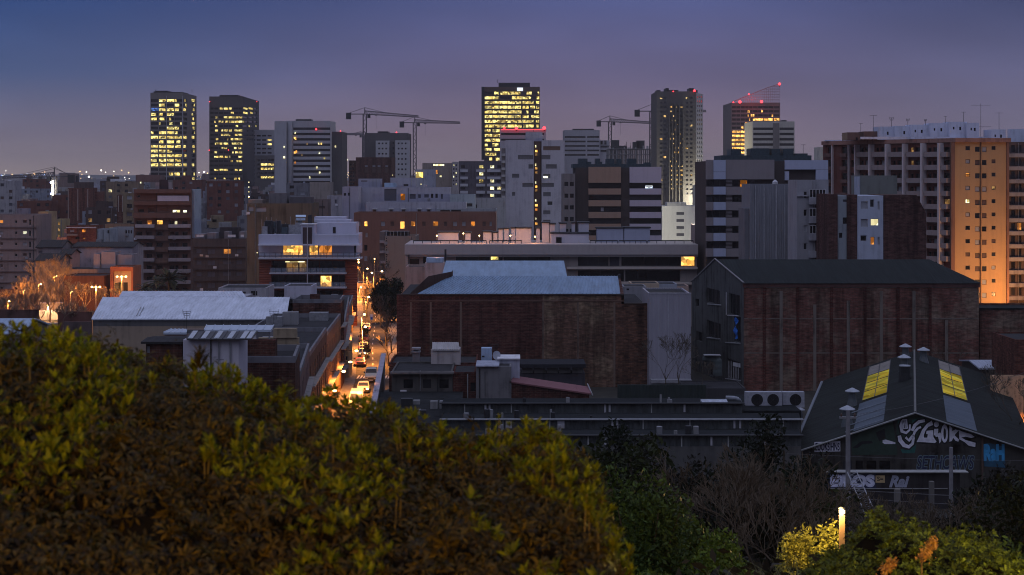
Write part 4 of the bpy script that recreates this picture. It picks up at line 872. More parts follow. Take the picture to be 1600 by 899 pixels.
t = bld('house', 'lilac white rooftop house with arched dark windows behind the five doors', 'house', 560, 703, 293, 470, 12, C_lil,
        [(600.5, 295.5, 619.5, 314, 'g'), (626, 303, 633, 313, 'c'), (640, 303.5, 649.5, 311, 'g'), (653.5, 304, 657.5, 310, 'g'), (663, 304, 670, 309, 'g'), (673.2, 303, 677, 309.5, 'd'), (680.2, 303, 684, 309.5, 'd'), (689, 303.5, 692, 311, 'g')], par=.4)
pbox(t, 'stair_hut', 661, 666, 289, 294, 472, 4, C_ter)
bld('house', 'tall blank lilac gable at the left end of the white terraces', 'house', 535, 560, 292, 462, 14, plaster((.36, .34, .42), var=.1), [(537, 302, 541, 306, 'd'), (543.5, 301.5, 547, 306, 'd')])
bld('house', 'pale roof hut with a brown slot at the left of the white terraces', 'house', 560, 594, 279.5, 482, 8, C_lil, [(564, 282.3, 574, 284, 'k')])
bld('house', 'wide pale rooftop flat between the roof hut and the lit porch', 'house', 610, 649, 278, 486, 8, C_lil, [(630.5, 288, 638, 291, 'd')])
bld('roof_tank', 'glossy pale blue tank room on the white terraces', 'roof structure', 600.5, 618, 286, 478, 4, plaster((.40, .55, .75), rough=.35))
bld('house', 'grey terraced house with glazed ground floor at the right of the five doors', 'house', 682, 776, 326.5, 446, 8, plaster((.26, .28, .33)), [(688, 328.5, 703, 333, 'k'), (705, 328, 720, 333.5, 'd')])
bld('house', 'low grey blue flat right of the white terraces', 'house', 703, 742, 304, 462, 10, plaster((.28, .32, .38)), [(712, 318, 724, 322, 'd'), (727, 318, 738, 323, 'd')])
bld('house', 'grey roof house tucked beside the dark flats with white balcony fronts', 'house', 728, 790, 310, 500, 10, plaster((.24, .25, .30)), [(735, 320, 745, 326, 'd')])
# beige block with glass roof rail
C_tan = plaster((.26, .21, .18), name='tan_render', var=.06)
t = bld('apartment_block', 'plain tan block with a glass roof railing behind the dark round tree', 'building', 601.5, 650, 369, 372, 12, C_tan, [(603, y, 604.5, y + 1.6, 'd') for y in rng(372, 13, 3.6)], par=.5)
mb = MB()
for k in range(7): x = X(604 + k * 5.6, 373); mb.box(x - .04, x + .04, 373, 373.1, Z(370, 372), Z(361, 373))
mb.box(X(604, 373), X(640, 373), 373.02, 373.08, Z(361.8, 373), Z(361, 373)); mb.build('railing', M_frame, t)
mb = MB(); mb.box(X(604, 373.4), X(640, 373.4), 373.4, 373.5, Z(369, 372), Z(362, 373)); mb.build('glass_screen', K['d'], t)
pbox(t, 'side_wing', 593, 601.2, 362.5, 460, 372.6, 10, plaster((.14, .12, .12)))
for j in range(5): pbox(t, 'balcony', 593.2, 601, 376 + j * 16, 380 + j * 16, 371.8, .7, plaster((.28, .26, .28)))
# long low beige terraces block
C_low = plaster((.40, .36, .36), name='pinkish_beige_render', var=.07)
D = 330; t = thing('apartment_block', 'long low beige block with a planted roof terrace and white roof boxes', 'building', (X(860, D), D + 9, 0)); LOW = t
FOOT.append((X(632, D), X(1090, D), D, D + 18))
o = MB(); wl = []
z2 = Z(397.5, D); A_, B_ = (X(634, D), D), (X(1089, D), D)
ws = [(661, 399.5, 672, 412, 'd'), (712, 399.5, 765, 430, 'd'), (766.5, 399.6, 779, 407, 'y'), (780, 399.5, 785, 430, 'd'), (787.5, 399.5, 860, 430, 'd'), (903, 398.5, 951, 416, 'd'), (952.5, 398.5, 968, 416, 'g'), (971, 398.5, 1063, 416, 'd'), (1064.5, 399, 1086, 416, 'w'),
      (903, 422.5, 975, 440, 'd'), (977, 422.5, 1063, 440, 'd'), (903, 446, 1063, 462, 'd'), (640, 405, 655, 425, 'd')]
wall_px(o, A_, B_, 0, z2, ws, wl, .9); wall_px(o, B_, (B_[0], D + 18), 0, z2, [], wl); wall_px(o, (A_[0], D + 18), A_, 0, z2, [], wl); wall_px(o, (B_[0], D + 18), (A_[0], D + 18), 0, z2, [], wl)
o.build('wall', plaster((.28, .25, .24), var=.1), t); put_windows(t, wl, (M_framed, 2.2, .06))
mb = MB(); mb.box(X(632, 328), X(1091, 328), 328.4, D + 18.5, z2 + .003, Z(382, 329)); mb.build('parapet_band', C_low, t)
for y in (417.5, 441.5):
    mb = MB(); mb.box(X(886, 328.8), X(1090, 328.8), 328.6, D - .003, Z(y + 3.2, 329), Z(y, 329)); mb.build('floor_slab', plaster((.48, .42, .38), var=.06), t)
mb = MB(); mb.box(X(640, 329), X(1090, 329), 328.9, D - .003, z2 - .45, z2); mb.build('soffit', plaster((.50, .46, .46), var=.05), t)
for a, b_ in ((644, 648),): pbox(t, 'corner_column', 633.5, 637, 397, 460, 328.8, 1, plaster((.4, .34, .32)))
zr = Z(382, 329)
def rbox(a, b_, y, nm='roof_box', mat=None, D=338, dp=4, cap=True):
    mb = MB(); mb.box(X(a, D), X(b_, D), D, D + dp, zr, Z(y, D)); q = mb.build(nm, mat or plaster((.50, .50, .58), name='roof_box_white', var=.06), t)
    if cap:
        mb = MB(); mb.box(X(a, D) - .2, X(b_, D) + .2, D - .2, D + dp + .2, Z(y, D) + .003, Z(y, D) + .28); c = mb.build('cap', M_dark, q, at=world_loc(t)); c.location = (0, 0, 0)
for a, b_, y in ((684, 716, 364), (727, 735, 365), (755, 768, 363.5), (771, 777, 364.5), (779, 785.5, 359), (788, 795, 358.5), (799, 805, 357.5), (806, 830, 357.5), (838, 843.5, 357.5), (847, 858, 349), (859, 867, 351), (875, 884.5, 350), (894, 898.5, 349.5), (904, 920, 349)): rbox(a, b_, y)
rbox(861, 920, 365.5, D=335, dp=3); pbox(t, 'door', 869, 877.5, 371, 381.8, 334.9, .08, K['d'])
rbox(933, 974, 357.5, mat=plaster((.34, .37, .48), name='blue_grey_box', var=.05)); rbox(975.5, 1015.5, 357, mat=plaster((.34, .37, .48), name='blue_grey_box', var=.05))
mb = MB()
for a, b_ in ((646, 716), (722, 760), (765, 815), (922, 965), (967, 1010), (1012, 1083)):
    for q in (375.5,):
        mb.box(X(a, 333), X(b_, 333), 332.9, 333.1, Z(q + 1.6, 333), Z(q, 333))
    for px in np.linspace(a, b_, 6): mb.box(X(px, 333) - .06, X(px, 333) + .06, 332.92, 333.08, zr, Z(376, 333))
mb.build('railing', M_dark, t)
for i, (px, py) in enumerate(((682.5, 369.5), (749, 369.5), (797.5, 369.5), (836, 371), (724, 366))):
    l = thing('wall_lamp', ('leftmost', 'second', 'third', 'fourth', 'small extra')[i] + ' orange lamp among the white roof boxes of the long beige block', 'lamp', (X(px, 334.5), 334.5, zr), 'roof lamps of the long beige block')
    mb = MB(); mb.tube((X(px, 334.5), 334.5, zr), (X(px, 334.5), 334.5, Z(py, 334.5)), .04, None, 6); mb.build('post', M_dark, l)
    mb = MB(); mb.lathe((X(px, 334.5), 334.5, Z(py, 334.5)), [(.05, 0), (.13, .07), (.13, .2), (.05, .26)], 8); mb.build('lens', M_sod, l)
    point(l, (X(px, 334.5), 334.1, Z(py - 1, 334.5)), 260, (1, .42, .16), .15)
# ------------------------------------------------------------------ left: brown flats, dark flats, modern block
C_ob = plaster((.16, .09, .072), name='orange_brown_render', var=.15); C_obd = plaster((.13, .07, .055), name='brown_recess')
def q8(x0, y0, x1, y1, k): return (200 + x0 / 8, 270 + y0 / 8, 200 + x1 / 8, 270 + y1 / 8, k)
D = 435
ws = [q8(550, 465, 650, 500, 'W'), q8(682, 468, 735, 500, 'W'), q8(130, 455, 200, 495, 'd'), q8(250, 440, 330, 500, 'k'), q8(110, 280, 150, 310, 'd')]
ysb = rng(344.5, 7, 17.6)
for j, y in enumerate(ysb):
    for a, b_, k in ((212, 222, 'd'), (228, 238, 'd'), (264, 272, 'd'), (272.5, 279, 'd'), (284, 293, 'd')):
        ws.append((a, y, b_, y + 8.5, k if (R.random() > .3) else 'k'))
    ws.append((244, y, 254, y + 6.5, 'd' if j else 'w'))
ws = [w_ for w_ in ws if not (w_[0] == 228 and abs(w_[1] - 344.5) < 1) and not (w_[0] == 272.5 and abs(w_[1] - 344.5) < 1)] + [(229, 344.5, 237, 352, 'o'), (271, 345.5, 277, 354, 'W')]
t = bld('apartment_block', 'orange brown flats with wide balconies and a few lit windows, left of the modern block', 'building', 209, 298, 297, D, 14, C_ob, ws, par=.6, rec=.9, frames=(M_frame, 1.2, .06))
pbox(t, 'terrace_wall', 246, 294.5, 306, 314.5, 434, .9, plaster((.50, .48, .58), name='pale_terrace', var=.08)); 
for y0, y1, b0, b1 in ((296, 302, 209, 298), (314.8, 320.5, 208.5, 298.5), (332.5, 341, 208, 299)): pbox(t, 'parapet_band', b0, b1, y0, y1, 433.6, 1.3, C_ob)
for j, y in enumerate(ysb):
    for a, b_ in ((211, 240.5), (263, 296)): pbox(t, 'balcony', a, b_, y + 6.5, y + 11.5, 433.2, 1.7, plaster((.33, .27, .28), name='balcony_parapet', var=.12) if j else plaster((.42, .35, .36), name='balcony_parapet', var=.12))
    pbox(t, 'bay_spandrel', 241, 262.6, y + 7.5, y + 14.5, 434.2, .7, C_ob)
pbox(t, 'stair_hut', 212, 250, 273.5, 285, 441, 6, plaster((.16, .12, .12))); pbox(t, 'stair_hut', 243, 264, 285.5, 298, 437, 4, plaster((.34, .28, .30))); pbox(t, 'plant_room', 249, 262, 281, 296, 436.4, .5, plaster((.06, .045, .05)))
pbox(t, 'party_wall', 299.3, 303.5, 296, 372, 437, 10, plaster((.33, .38, .46)))
wl = [((X(220, 440.8), 440.8, Z(285.5, 440.8)), 0, .35, .5, 'W')]; put_windows(t, wl)
C_dk = plaster((.085, .07, .068), name='dark_brown_render', var=.2)
ws = [(306.5, 389, 315, 396, 'g'), (324, 389, 336, 397.5, 'g'), (349, 389, 360.5, 397, 'o'), (370, 389, 378, 396, 'g')]
for y in (406.5, 424.5, 442): ws += [(306.5, y, 315, y + 7.5, 'g'), (324, y, 336, y + 8.5, 'g'), (348, y, 361, y + 7, 'g'), (369, y, 378, y + 7, 'g')]
t = bld('apartment_block', 'low dark flats with one glowing orange window beside the orange brown flats', 'building', 301, 384.5, 373, 400, 14, C_dk, ws, par=.6, frames=(M_framed, .9, .07))
for y in (385, 402.5, 420.5, 438): pbox(t, 'cornice', 302, 384, y, y + 1, 399.6, .35, C_dk)
for a, b_, y in ((305, 320, 366), (324, 338, 364), (343, 372, 355.5), (350, 358, 362), (374, 382, 362)): pbox(t, 'stair_hut', a, b_, y, 373.5, 403 if a != 343 else 408, 4, plaster((.20, .19, .21)) if a != 343 else plaster((.05, .045, .05)))
for a, b_ in ((307, 318), (356, 368), (376, 381)): pbox(t, 'laundry_screen', a, b_, 367, 371, 402.5, .1, M_white)
# tan wall left of modern block
t = bld('apartment_block', 'tall tan brown block with a blank stained side wall behind the modern block', 'building', 386, 487, 318, 362, 14, plaster((.13, .11, .08), name='stained_tan_wall', var=.35, scale=.12), [(388, 323, 396, 330, 'b'), (400, 324, 416, 331, 'b')], par=.5)
for a, b_, y, mt in ((388, 410, 312, C_tan), (420, 448, 302, plaster((.17, .16, .17))), (452, 486, 308, plaster((.12, .11, .12))), (430, 470, 321.5, plaster((.32, .25, .2)))): pbox(t, 'stair_hut', a, b_, y, 322, 366, 5, mt)
bld('house', 'beige gabled house rising behind the tan brown block', 'house', 484, 516, 285, 560, 10, plaster((.26, .23, .22)), [])
bld('house', 'pale lilac house with a pipe left of the blank lilac gable', 'house', 511, 534, 306, 500, 8, plaster((.36, .34, .38)), [(523, 312, 526, 318, 'g')])
bld('house', 'brown striped house between the tan block and the pale lilac house', 'house', 487, 512, 312, 470, 8, plaster((.2, .15, .14)), [(489, 316, 496, 320, 'b'), (498, 322, 508, 326, 'k')])
# modern block with red bands
rb_ = sheet((.24, .07, .045), 2, .5, .6, name='red_brick_bands', amp=.08, var=.3)
C_pent = plaster((.50, .50, .60), name='lilac_white_penthouse', var=.06)
def q9(x0, y0, x1, y1, k): return (380 + x0 / 8, 330 + y0 / 8, 380 + x1 / 8, 330 + y1 / 8, k)
D = 330; t = thing('apartment_block', 'modern block with red brick bands and glowing amber penthouse windows', 'building', (X(482, D), D + 8, 0)); MOD = t
FOOT.append((X(403, D), X(560, D), D, D + 16))
A_, B_ = (X(405, D), D), (X(558, D), D)
ws = [q9(350, 625, 1270, 768, None), q9(350, 795, 1270, 960, None), (424, 454, 536, 474, None), (424, 479, 536, 498, None)]
o = MB(); wl = []; zt = Z(404, D)
wall_px(o, A_, B_, 0, zt, ws, wl, 1.8); wall_px(o, B_, (B_[0] - 1.6, 346), 0, zt, [], wl); wall_px(o, (A_[0], 346), A_, 0, zt, [], wl); wall_px(o, (B_[0] - 1.6, 346), (A_[0], 346), 0, zt, [], wl)
o.build('wall', rb_, t)
# recessed glazing behind the loggias
Dg = 331.75; wl = []
def g9(x0, y0, x1, y1, k, d=Dg): wl.append(((X(380 + (x0 + x1) / 16, d), d, Z(330 + (y0 + y1) / 16, d)), 0, (x1 - x0) / 8 * d / F, (y1 - y0) / 8 * d / F, k))
for y0, y1 in ((622, 762), (798, 955), (992, 1150), (1192, 1345)):
    g9(345, y0, 530, y1, 'd'); g9(800, y0, 950, y1, 'd'); g9(1115, y0, 1275, y1, 'd')
g9(540, 625, 690, 762, 'm'); g9(700, 625, 795, 762, 'm'); g9(955, 622, 1112, 762, 'd')
g9(535, 798, 790, 955, 'd'); g9(965, 808, 1105, 950, 'w'); g9(955, 992, 1110, 1150, 'd'); g9(535, 992, 790, 1150, 'd'); g9(535, 1192, 790, 1345, 'd'); g9(955, 1192, 1110, 1345, 'd')
put_windows(t, wl, (M_framed, 1.3, .06))
o = MB(); o.box(X(446, 331.5), X(476, 331.5), 331.2, 331.3, Z(410, 331.5), Z(408.2, 331.5)); o.build('ceiling_light', K['W'], t)
# penthouse
zf = Z(402.8, 328); Dp = 332; o = MB(); wl = []; A2, B2 = (X(404, Dp), Dp), (X(557, Dp), Dp); z3 = Z(367, Dp)
wall_px(o, A2, B2, zt + .5, z3, [q9(497, 425, 745, 582, 'w'), q9(825, 425, 935, 582, 'w'), q9(945, 425, 1110, 582, 'o'), q9(1385, 430, 1410, 570, 'd')], wl, .3)
for P_, Q_ in ((B2, (B2[0], 345)), ((A2[0], 345), A2), ((B2[0], 345), (A2[0], 345))): wall_px(o, P_, Q_, zt + .5, z3, [], wl)
o.quad((A2[0], A2[1], z3), (B2[0], B2[1], z3), (B2[0], 345, z3), (A2[0], 345, z3)); o.build('penthouse', C_pent, t); put_windows(t, wl, (M_framed, .9, .06))
o = MB(); o.box(X(403.5, 330), X(560, 330), 330.4, Dp - .003, Z(381.5, 330), Z(366.5, 330.4)); o.build('parapet_band', C_pent, t)
o = MB(); o.box(X(403, 329), X(562.5, 329), 329, Dp - .01, Z(381.5, 330) - .28, Z(381.5, 330) - .003); o.build('eaves_slab', plaster((.62, .62, .72), name='eaves_white', var=.05), t)
for y, a, b_ in ((403, 403.5, 564), (426.2, 421, 541), (448.5, 420, 541), (474.5, 420, 541), (499, 420, 541)):
    o = MB(); o.box(X(a, 328.6), X(b_, 328.6), 328.2, 329.99 if y > 410 else 333, Z(y + 2.2, 328.6), Z(y, 328.6)); o.build('balcony_slab', plaster((.52, .50, .55), name='slab_edge', var=.06), t)
    mb = MB(); n = int((b_ - a) / 8.8)
    for k in range(n + 1): x = X(a + .8 + (b_ - a - 1.6) * k / n, 328.4); mb.box(x - .035, x + .035, 328.25, 328.32, Z(y, 328.4), Z(y - 8, 328.4))
    mb.box(X(a, 328.4), X(b_, 328.4), 328.24, 328.33, Z(y - 7.6, 328.4), Z(y - 8.1, 328.4)); r_o = mb.build('railing', M_dark, t)
    mb = MB(); mb.box(X(a + 1, 328.4), X(b_ - 1, 328.4), 328.29, 328.3, Z(y - .5, 328.4), Z(y - 7.4, 328.4)); gm = mb.build('glass_panel', None or bpy.data.materials.get('rail_glass') or (lambda m: (setattr(m, 'use_nodes', True), m.node_tree.nodes['Principled BSDF'].inputs['Alpha'].__setattr__('default_value', .28), m.node_tree.nodes['Principled BSDF'].inputs['Base Color'].__setattr__('default_value', (.35, .4, .5, 1)), m)[-1])(bpy.data.materials.new('rail_glass')), r_o)
    gm.location = (0, 0, 0)
    for v in gm.data.vertices: pass
mb = MB(); x = X(480.3, 328.1); mb.tube((x, 328.1, 0), (x, 328.1, Z(352, 328)), .11, None, 6); mb.build('drainpipe', plain('pale_pipe', (.45, .43, .46)), t)
pbox(t, 'stair_shaft', 470.5, 490, 351.5, 380, 330.2, 5, plaster((.45, .45, .55), var=.05), zb=z3 - 1.9); pbox(t, 'shaft_recess', 473, 487.5, 355.5, 380, 330.1, .06, plaster((.07, .05, .055)), zb=z3 - 1.9); pbox(t, 'shaft_cap', 468.5, 491.5, 350.3, 351.3, 330, 5.4, M_white)
pbox(t, 'stair_hut', 495, 556.5, 348, 367, 336, 6, C_pent); pbox(t, 'stair_hut', 491, 547, 343.5, 348, 339, 5, C_pent); pbox(t, 'stair_hut', 491, 540, 339, 343.5, 341, 4, C_pent)
pbox(t, 'door', 520, 524.5, 355, 364.8, 335.93, .06, K['d'])
for k in range(16):
    a = 408 + R.random() * 62; b_ = a + 3 + R.random() * 12; y = 345 + R.random() * 14; mb = MB(); d = 334 + R.random() * 8; mb.box(X(a, d), X(min(b_, 486), d), d, d + 1.2, z3, Z(y, d)); mb.build('air_conditioner', R.choice((M_dark, M_steel, M_plant, M_plant, M_dark)), t)
for k in range(9):
    a = 409 + k * 7.5; mb = MB(); mb.tube((X(a, 336), 336, z3), (X(a, 336), 336, Z(337 + R.random() * 12, 336)), .05, None, 5); mb.build('mast', M_steel, t)
for a, b_, y in ((462, 478, 336), (463, 477, 341)):
    mb = MB(); d = 337; mb.add([(X(a, d), d, Z(y + 3, d)), (X(b_, d), d, Z(y + 3, d)), (X(b_, d + 2), d + 2, Z(y, d + 2)), (X(a, d + 2), d + 2, Z(y, d + 2)), (X(a, d), d, Z(y + 3.6, d)), (X(b_, d), d, Z(y + 3.6, d)), (X(b_, d + 2), d + 2, Z(y + .6, d + 2)), (X(a, d + 2), d + 2, Z(y + .6, d + 2))], [(0, 1, 2, 3), (7, 6, 5, 4), (0, 4, 5, 1), (2, 6, 7, 3), (1, 5, 6, 2), (3, 7, 4, 0)]); mb.build('solar_panel', plaster((.45, .6, .75), rough=.3, name='panel_glass'), t)
mb = MB(); d = 334.5; mb.tube((X(484.5, d), d, z3), (X(484.5, d), d, Z(336, d)), .5, .45, 10); mb.build('flue', M_dark, t)
# far left flats
C_l0 = plaster((.30, .23, .22), name='worn_beige_render', var=.15)
ws = []
for j, y in enumerate(rng(343, 8, 17.3)):
    ws += [(0, y + 1, 5, y + 6, 'b' if j % 2 else 'o' if j == 0 else 'k'), (23, y + 1.5, 27, y + 6, 'd'), (35.5, y + 1, 42, y + 6, 'W' if j == 1 else ('b' if j % 3 else 'k')), (45, y, 48.5, y + 9, 'd')]
t = bld('apartment_block', 'worn beige flats at the left edge of the photo, one window brightly lit', 'building', -28, 57, 336, 428, 14, C_l0, ws, par=.6, frames=(M_frame, .8, .07))
for y in rng(354.5, 7, 17.3): pbox(t, 'cornice', -28, 57.5, y, y + 1.4, 427.6, .4, plaster((.18, .14, .14)))
t = bld('apartment_block', 'narrow tan building lit amber from the street behind the worn beige flats', 'building', 60, 75, 331, 520, 10, plaster((.42, .32, .18)), grid([67], rng(341, 4, 11), 3, 5, lambda i, j: 'm' if j in (0, 2) else 'd'), par=.5)
t = bld('apartment_block', 'second narrow amber lit building right of the narrow tan one', 'building', 82, 97, 343, 560, 10, plaster((.40, .30, .16)), grid([85, 90.5], rng(347, 3, 10), 3, 4.5, 'm'), par=.5)
t = bld('house', 'low red brick house with a balcony left of the orange brown flats', 'house', 104, 150, 353, 500, 10, brick((.25, .07, .045), name='red_brick', pamt=.3), [(109, 359, 116, 363, 'b'), (128, 359, 134, 363, 'o'), (118, 370, 124, 374, 'd'), (130, 372, 133, 374, 'o')], par=.4)
pbox(t, 'balcony', 104, 121, 366, 368.5, 499, .95, C_tan); pbox(t, 'roof_edge', 103, 150, 355.5, 356.6, 499.5, .4, M_white)
t = bld('house', 'pale grey house with three dark upright windows beside the orange brown flats', 'house', 171, 208, 356, 480, 10, plaster((.30, .31, .34)), [(196, 360, 198.5, 365, 'd'), (200, 360, 202.5, 365, 'd'), (204, 360, 206.5, 365, 'd')], par=.4)
bld('house', 'small grey hut house in front of the red brick house with a balcony', 'house', 152, 174, 358, 470, 8, plaster((.33, .36, .40)), [(168, 360, 171, 365, 'd')], par=.3)
M_tileroof = sheet((.035, .034, .036), 0, .6, .7, name='dark_sheet_roof')
def gable(name, label, cat, x0, x1, ye, yr, D, depth, wallm, roofm, wins=(), xr=None, group=None):
    """house whose ridge runs across the view: eave row ye at D, ridge row yr half way back"""
    xa, xb = X(x0, D), X(x1, D); ze, zr_ = Z(ye, D), Z(yr, D + depth / 2)
    root = thing(name, label, cat, ((xa + xb) / 2, D + depth / 2, 0), group); FOOT.append((xa, xb, D, D + depth))
    mb = MB(); wl = []; wall_px(mb, (xa, D), (xb, D), 0, ze, wins, wl)
    yb = D + depth; ym = D + depth / 2
    mb.add([(xa, yb, 0), (xa, D, 0), (xa, D, ze), (xa, ym, zr_), (xa, yb, ze)], [(0, 1, 2, 3, 4)]); mb.add([(xb, D, 0), (xb, yb, 0), (xb, yb, ze), (xb, ym, zr_), (xb, D, ze)], [(0, 1, 2, 3, 4)]); mb.quad((xb, yb, 0), (xa, yb, 0), (xa, yb, ze), (xb, yb, ze))
    mb.build('wall', wallm, root); put_windows(root, wl)
    mb = MB(); e = .35; s_ = (zr_ - ze) / (depth / 2)
    mb.add([(xa - e, D - e, ze - e * s_ + .02), (xb + e, D - e, ze - e * s_ + .02), (xb + e, ym, zr_ + .02), (xa - e, ym, zr_ + .02), (xa - e, D - e, ze - e * s_ + .2), (xb + e, D - e, ze - e * s_ + .2), (xb + e, ym, zr_ + .2), (xa - e, ym, zr_ + .2)], [(3, 2, 1, 0), (4, 5, 6, 7), (0, 1, 5, 4), (1, 2, 6, 5), (3, 0, 4, 7)])
    mb.add([(xa - e, yb + e, ze - e * s_ + .02), (xb + e, yb + e, ze - e * s_ + .02), (xb + e, ym, zr_ + .02), (xa - e, ym, zr_ + .02), (xa - e, yb + e, ze - e * s_ + .2), (xb + e, yb + e, ze - e * s_ + .2), (xb + e, ym, zr_ + .2), (xa - e, ym, zr_ + .2)], [(0, 1, 2, 3), (7, 6, 5, 4), (4, 5, 1, 0), (1, 5, 6, 2), (4, 0, 3, 7)])
    mb.build('roof', roofm, root); return root
gable('warehouse', 'long white walled warehouse with a dark roof left of the orange brown flats', 'warehouse', 114, 207, 386.5, 379, 405, 12, plaster((.30, .27, .31), name='stained_white_wall', var=.4), M_tileroof)
gable('warehouse', 'small white gabled warehouse with a dark roof behind the lit plaza trees', 'warehouse', 58, 96, 387, 376, 400, 10, plaster((.24, .21, .22), name='white_gable_wall', var=.3), M_tileroof, [(60, 392, 66, 396, 'g')])
gable('shed', 'dark roofed shed in front of the small white gabled warehouse', 'shed', 56, 92, 408, 397, 380, 10, plaster((.16, .14, .145)), M_tileroof)
gable('house', 'pinkish house with a round white stair front at the corner of the plaza', 'house', 94, 111, 398, 390, 392, 8, plaster((.45, .28, .24)), M_tileroof, [(98, 388, 105, 394, 'd')])
t = bld('warehouse', 'brown boarded warehouse wall behind the bare plaza trees', 'warehouse', 100, 163, 431, 368, 10, plaster((.12, .055, .04), name='rust_brown_boards', var=.2), [], par=.2)
t = bld('warehouse', 'grey workshop with a flat roof joining the brown boarded warehouse', 'warehouse', 98, 176, 421, 385, 10, plaster((.20, .18, .19)), [], par=.2)
t = bld('house', 'low house lit orange by the three headed lamp, red brown frame round its front', 'house', 172, 208, 417, 366, 8, plaster((.32, .12, .07), name='red_brown_frame'), [(177, 424, 205, 462, None)], par=.2, rec=.5)
o = MB(); o.box(X(176, 366.4), X(206, 366.4), 366.44, 366.6, 0, Z(422, 366)); o.build('front_wall', plaster((.50, .38, .26)), t)
put_windows(t, [((X(x_, 366.3), 366.38, Z(450, 366)), 0, w_, 2.4, k) for x_, w_, k in ((183, 1.2, 'd'), (188.5, .8, 'm'), (196, 1.0, 'd'))])
for a, b_, y in ((146, 156, 397), (158, 180, 394), (183, 206, 398)): bld('terrace_house', 'small terrace shack, %s below the long white warehouse' % {146: 'leftmost', 158: 'middle', 183: 'rightmost'}[a], 'house', a, b_, y, 392 + (a - 146) * .05, 6, plaster((.33, .30, .33)), [], par=.2, group='terrace shacks below the long white warehouse')

# ------------------------------------------------------------------ white ribbed roofs on the left
M_wroof = sheet((.66, .71, .82), 0, .55, .38, var=.34, name='white_ribbed_roof', amp=.05)
def ribroof(root, e0, e1, r1, r0, mat, n, name='roof', th=.18, rr=.05):
    """sloping sheet between eave e0-e1 and ridge r0-r1 with raised ribs"""
    mb = MB(); e0, e1, r0, r1 = [Vector(p) for p in (e0, e1, r0, r1)]; dn = Vector((0, 0, th))
    mb.add([e0 - dn, e1 - dn, r1 - dn, r0 - dn, e0, e1, r1, r0], [(3, 2, 1, 0), (4, 5, 6, 7), (0, 1, 5, 4), (1, 2, 6, 5), (2, 3, 7, 6), (3, 0, 4, 7)])
    for i in range(n + 1):
        t_ = i / n; a = e0.lerp(e1, t_) ; b_ = r0.lerp(r1, t_); up_ = Vector((0, 0, rr * .4)); mb.tube(a + up_, b_ + up_, rr, None, 4)
    return mb.build(name, mat, root)
D = 240; t = thing('warehouse', 'warehouse with a big sloping white ribbed roof, left of the street', 'warehouse', (X(296, D), 250, 0)); FOOT.append((X(145, D), X(455, D), 240, 268))
ze, zr_ = Z(498.3, D), Z(464.5, 256); xa, xb = X(145, D), X(447.5, D); xc, xd = X(161, 256), X(452.5, 256)
ribroof(t, (xa - .1, D - .3, ze), (xb, D - .3, ze), (xd, 256, zr_), (xc, 256, zr_), M_wroof, 66)
ribroof(t, (xd, 272, ze), (xc, 272, ze), (xc, 256, zr_), (xd, 256, zr_), M_wroof, 8)
mb = MB(); zm = Z(510, D)
mb.quad((xa, D, 0), (xb, D, 0), (xb, D, zm), (xa, D, zm)); mb.build('wall', plaster((.32, .25, .19), name='beige_lower_wall', var=.2), t)
mb = MB(); mb.quad((xa, D - .004, zm), (xb + .9, D - .004, zm), (xb + .9, D - .004, ze - .2), (xa, D - .004, ze - .2)); mb.add([(xb + .9, D, 0), (xd + 1.5, 272, 0), (xd + 1.5, 272, ze - .2), (xd + .9, 256, zr_ - .2), (xb + .9, D, ze - .2)], [(0, 1, 2, 3, 4)]); mb.add([(xa, 272, 0), (xa, D, 0), (xa, D, ze - .2), (xc, 256, zr_ - .2), (xc, 272, ze - .2)], [(0, 1, 2, 3, 4)])
mb.quad((xd + 1.5, 272, 0), (xa, 272, 0), (xc, 272, ze - .2), (xd + 1.5, 272, ze - .2)); mb.build('upper_wall', plaster((.12, .12, .125), name='dark_render_band', var=.25), t)
mb = MB(); 
for a in (288, 291): 
    x0_ = X(184 + 0, D); 
for k, f in ((0, .22), (1, .235)):
    a = Vector((xa, D, ze)).lerp(Vector((xb, D, ze)), f); b_ = Vector((xc, 256, zr_)).lerp(Vector((xd, 256, zr_)), f + .012); mb.tube(a.lerp(b_, .1) + Vector((0, 0, .12)), a.lerp(b_, .5) + Vector((0, 0, .12)), .07, None, 4)
mb.build('roof_ladder', M_steel, t)
t = thing('warehouse', 'second white roofed warehouse peeping over the ridge of the big one', 'warehouse', (X(282, 272), 285, 0))
ze, zr_ = Z(464, 274), Z(455, 284); ribroof(t, (X(186, 274), 274, ze), (X(384, 274), 274, ze), (X(377, 284), 284, zr_), (X(192, 284), 284, zr_), M_wroof, 40)
mb = MB(); mb.box(X(188, 274), X(380, 274), 274.3, 284, 0, ze - .2); mb.build('wall', plaster((.3, .3, .33)), t)
# houses right of that roof
t = bld('house', 'white roof box with a door behind the right end of the big white roof', 'house', 444, 487, 447, 300, 8, plaster((.48, .47, .55)), [], par=.2)
t = bld('house', 'long pale flat roofed house left of the roof box with a door', 'house', 341, 416, 450, 296, 10, plaster((.36, .35, .38)), [(379, 456, 384, 461, 'd'), (392, 455, 402, 462, 'd')], par=.2)
brC = brick((.10, .038, .028), patch=(.12, .06, .05), name='dark_red_brick', pamt=.3)
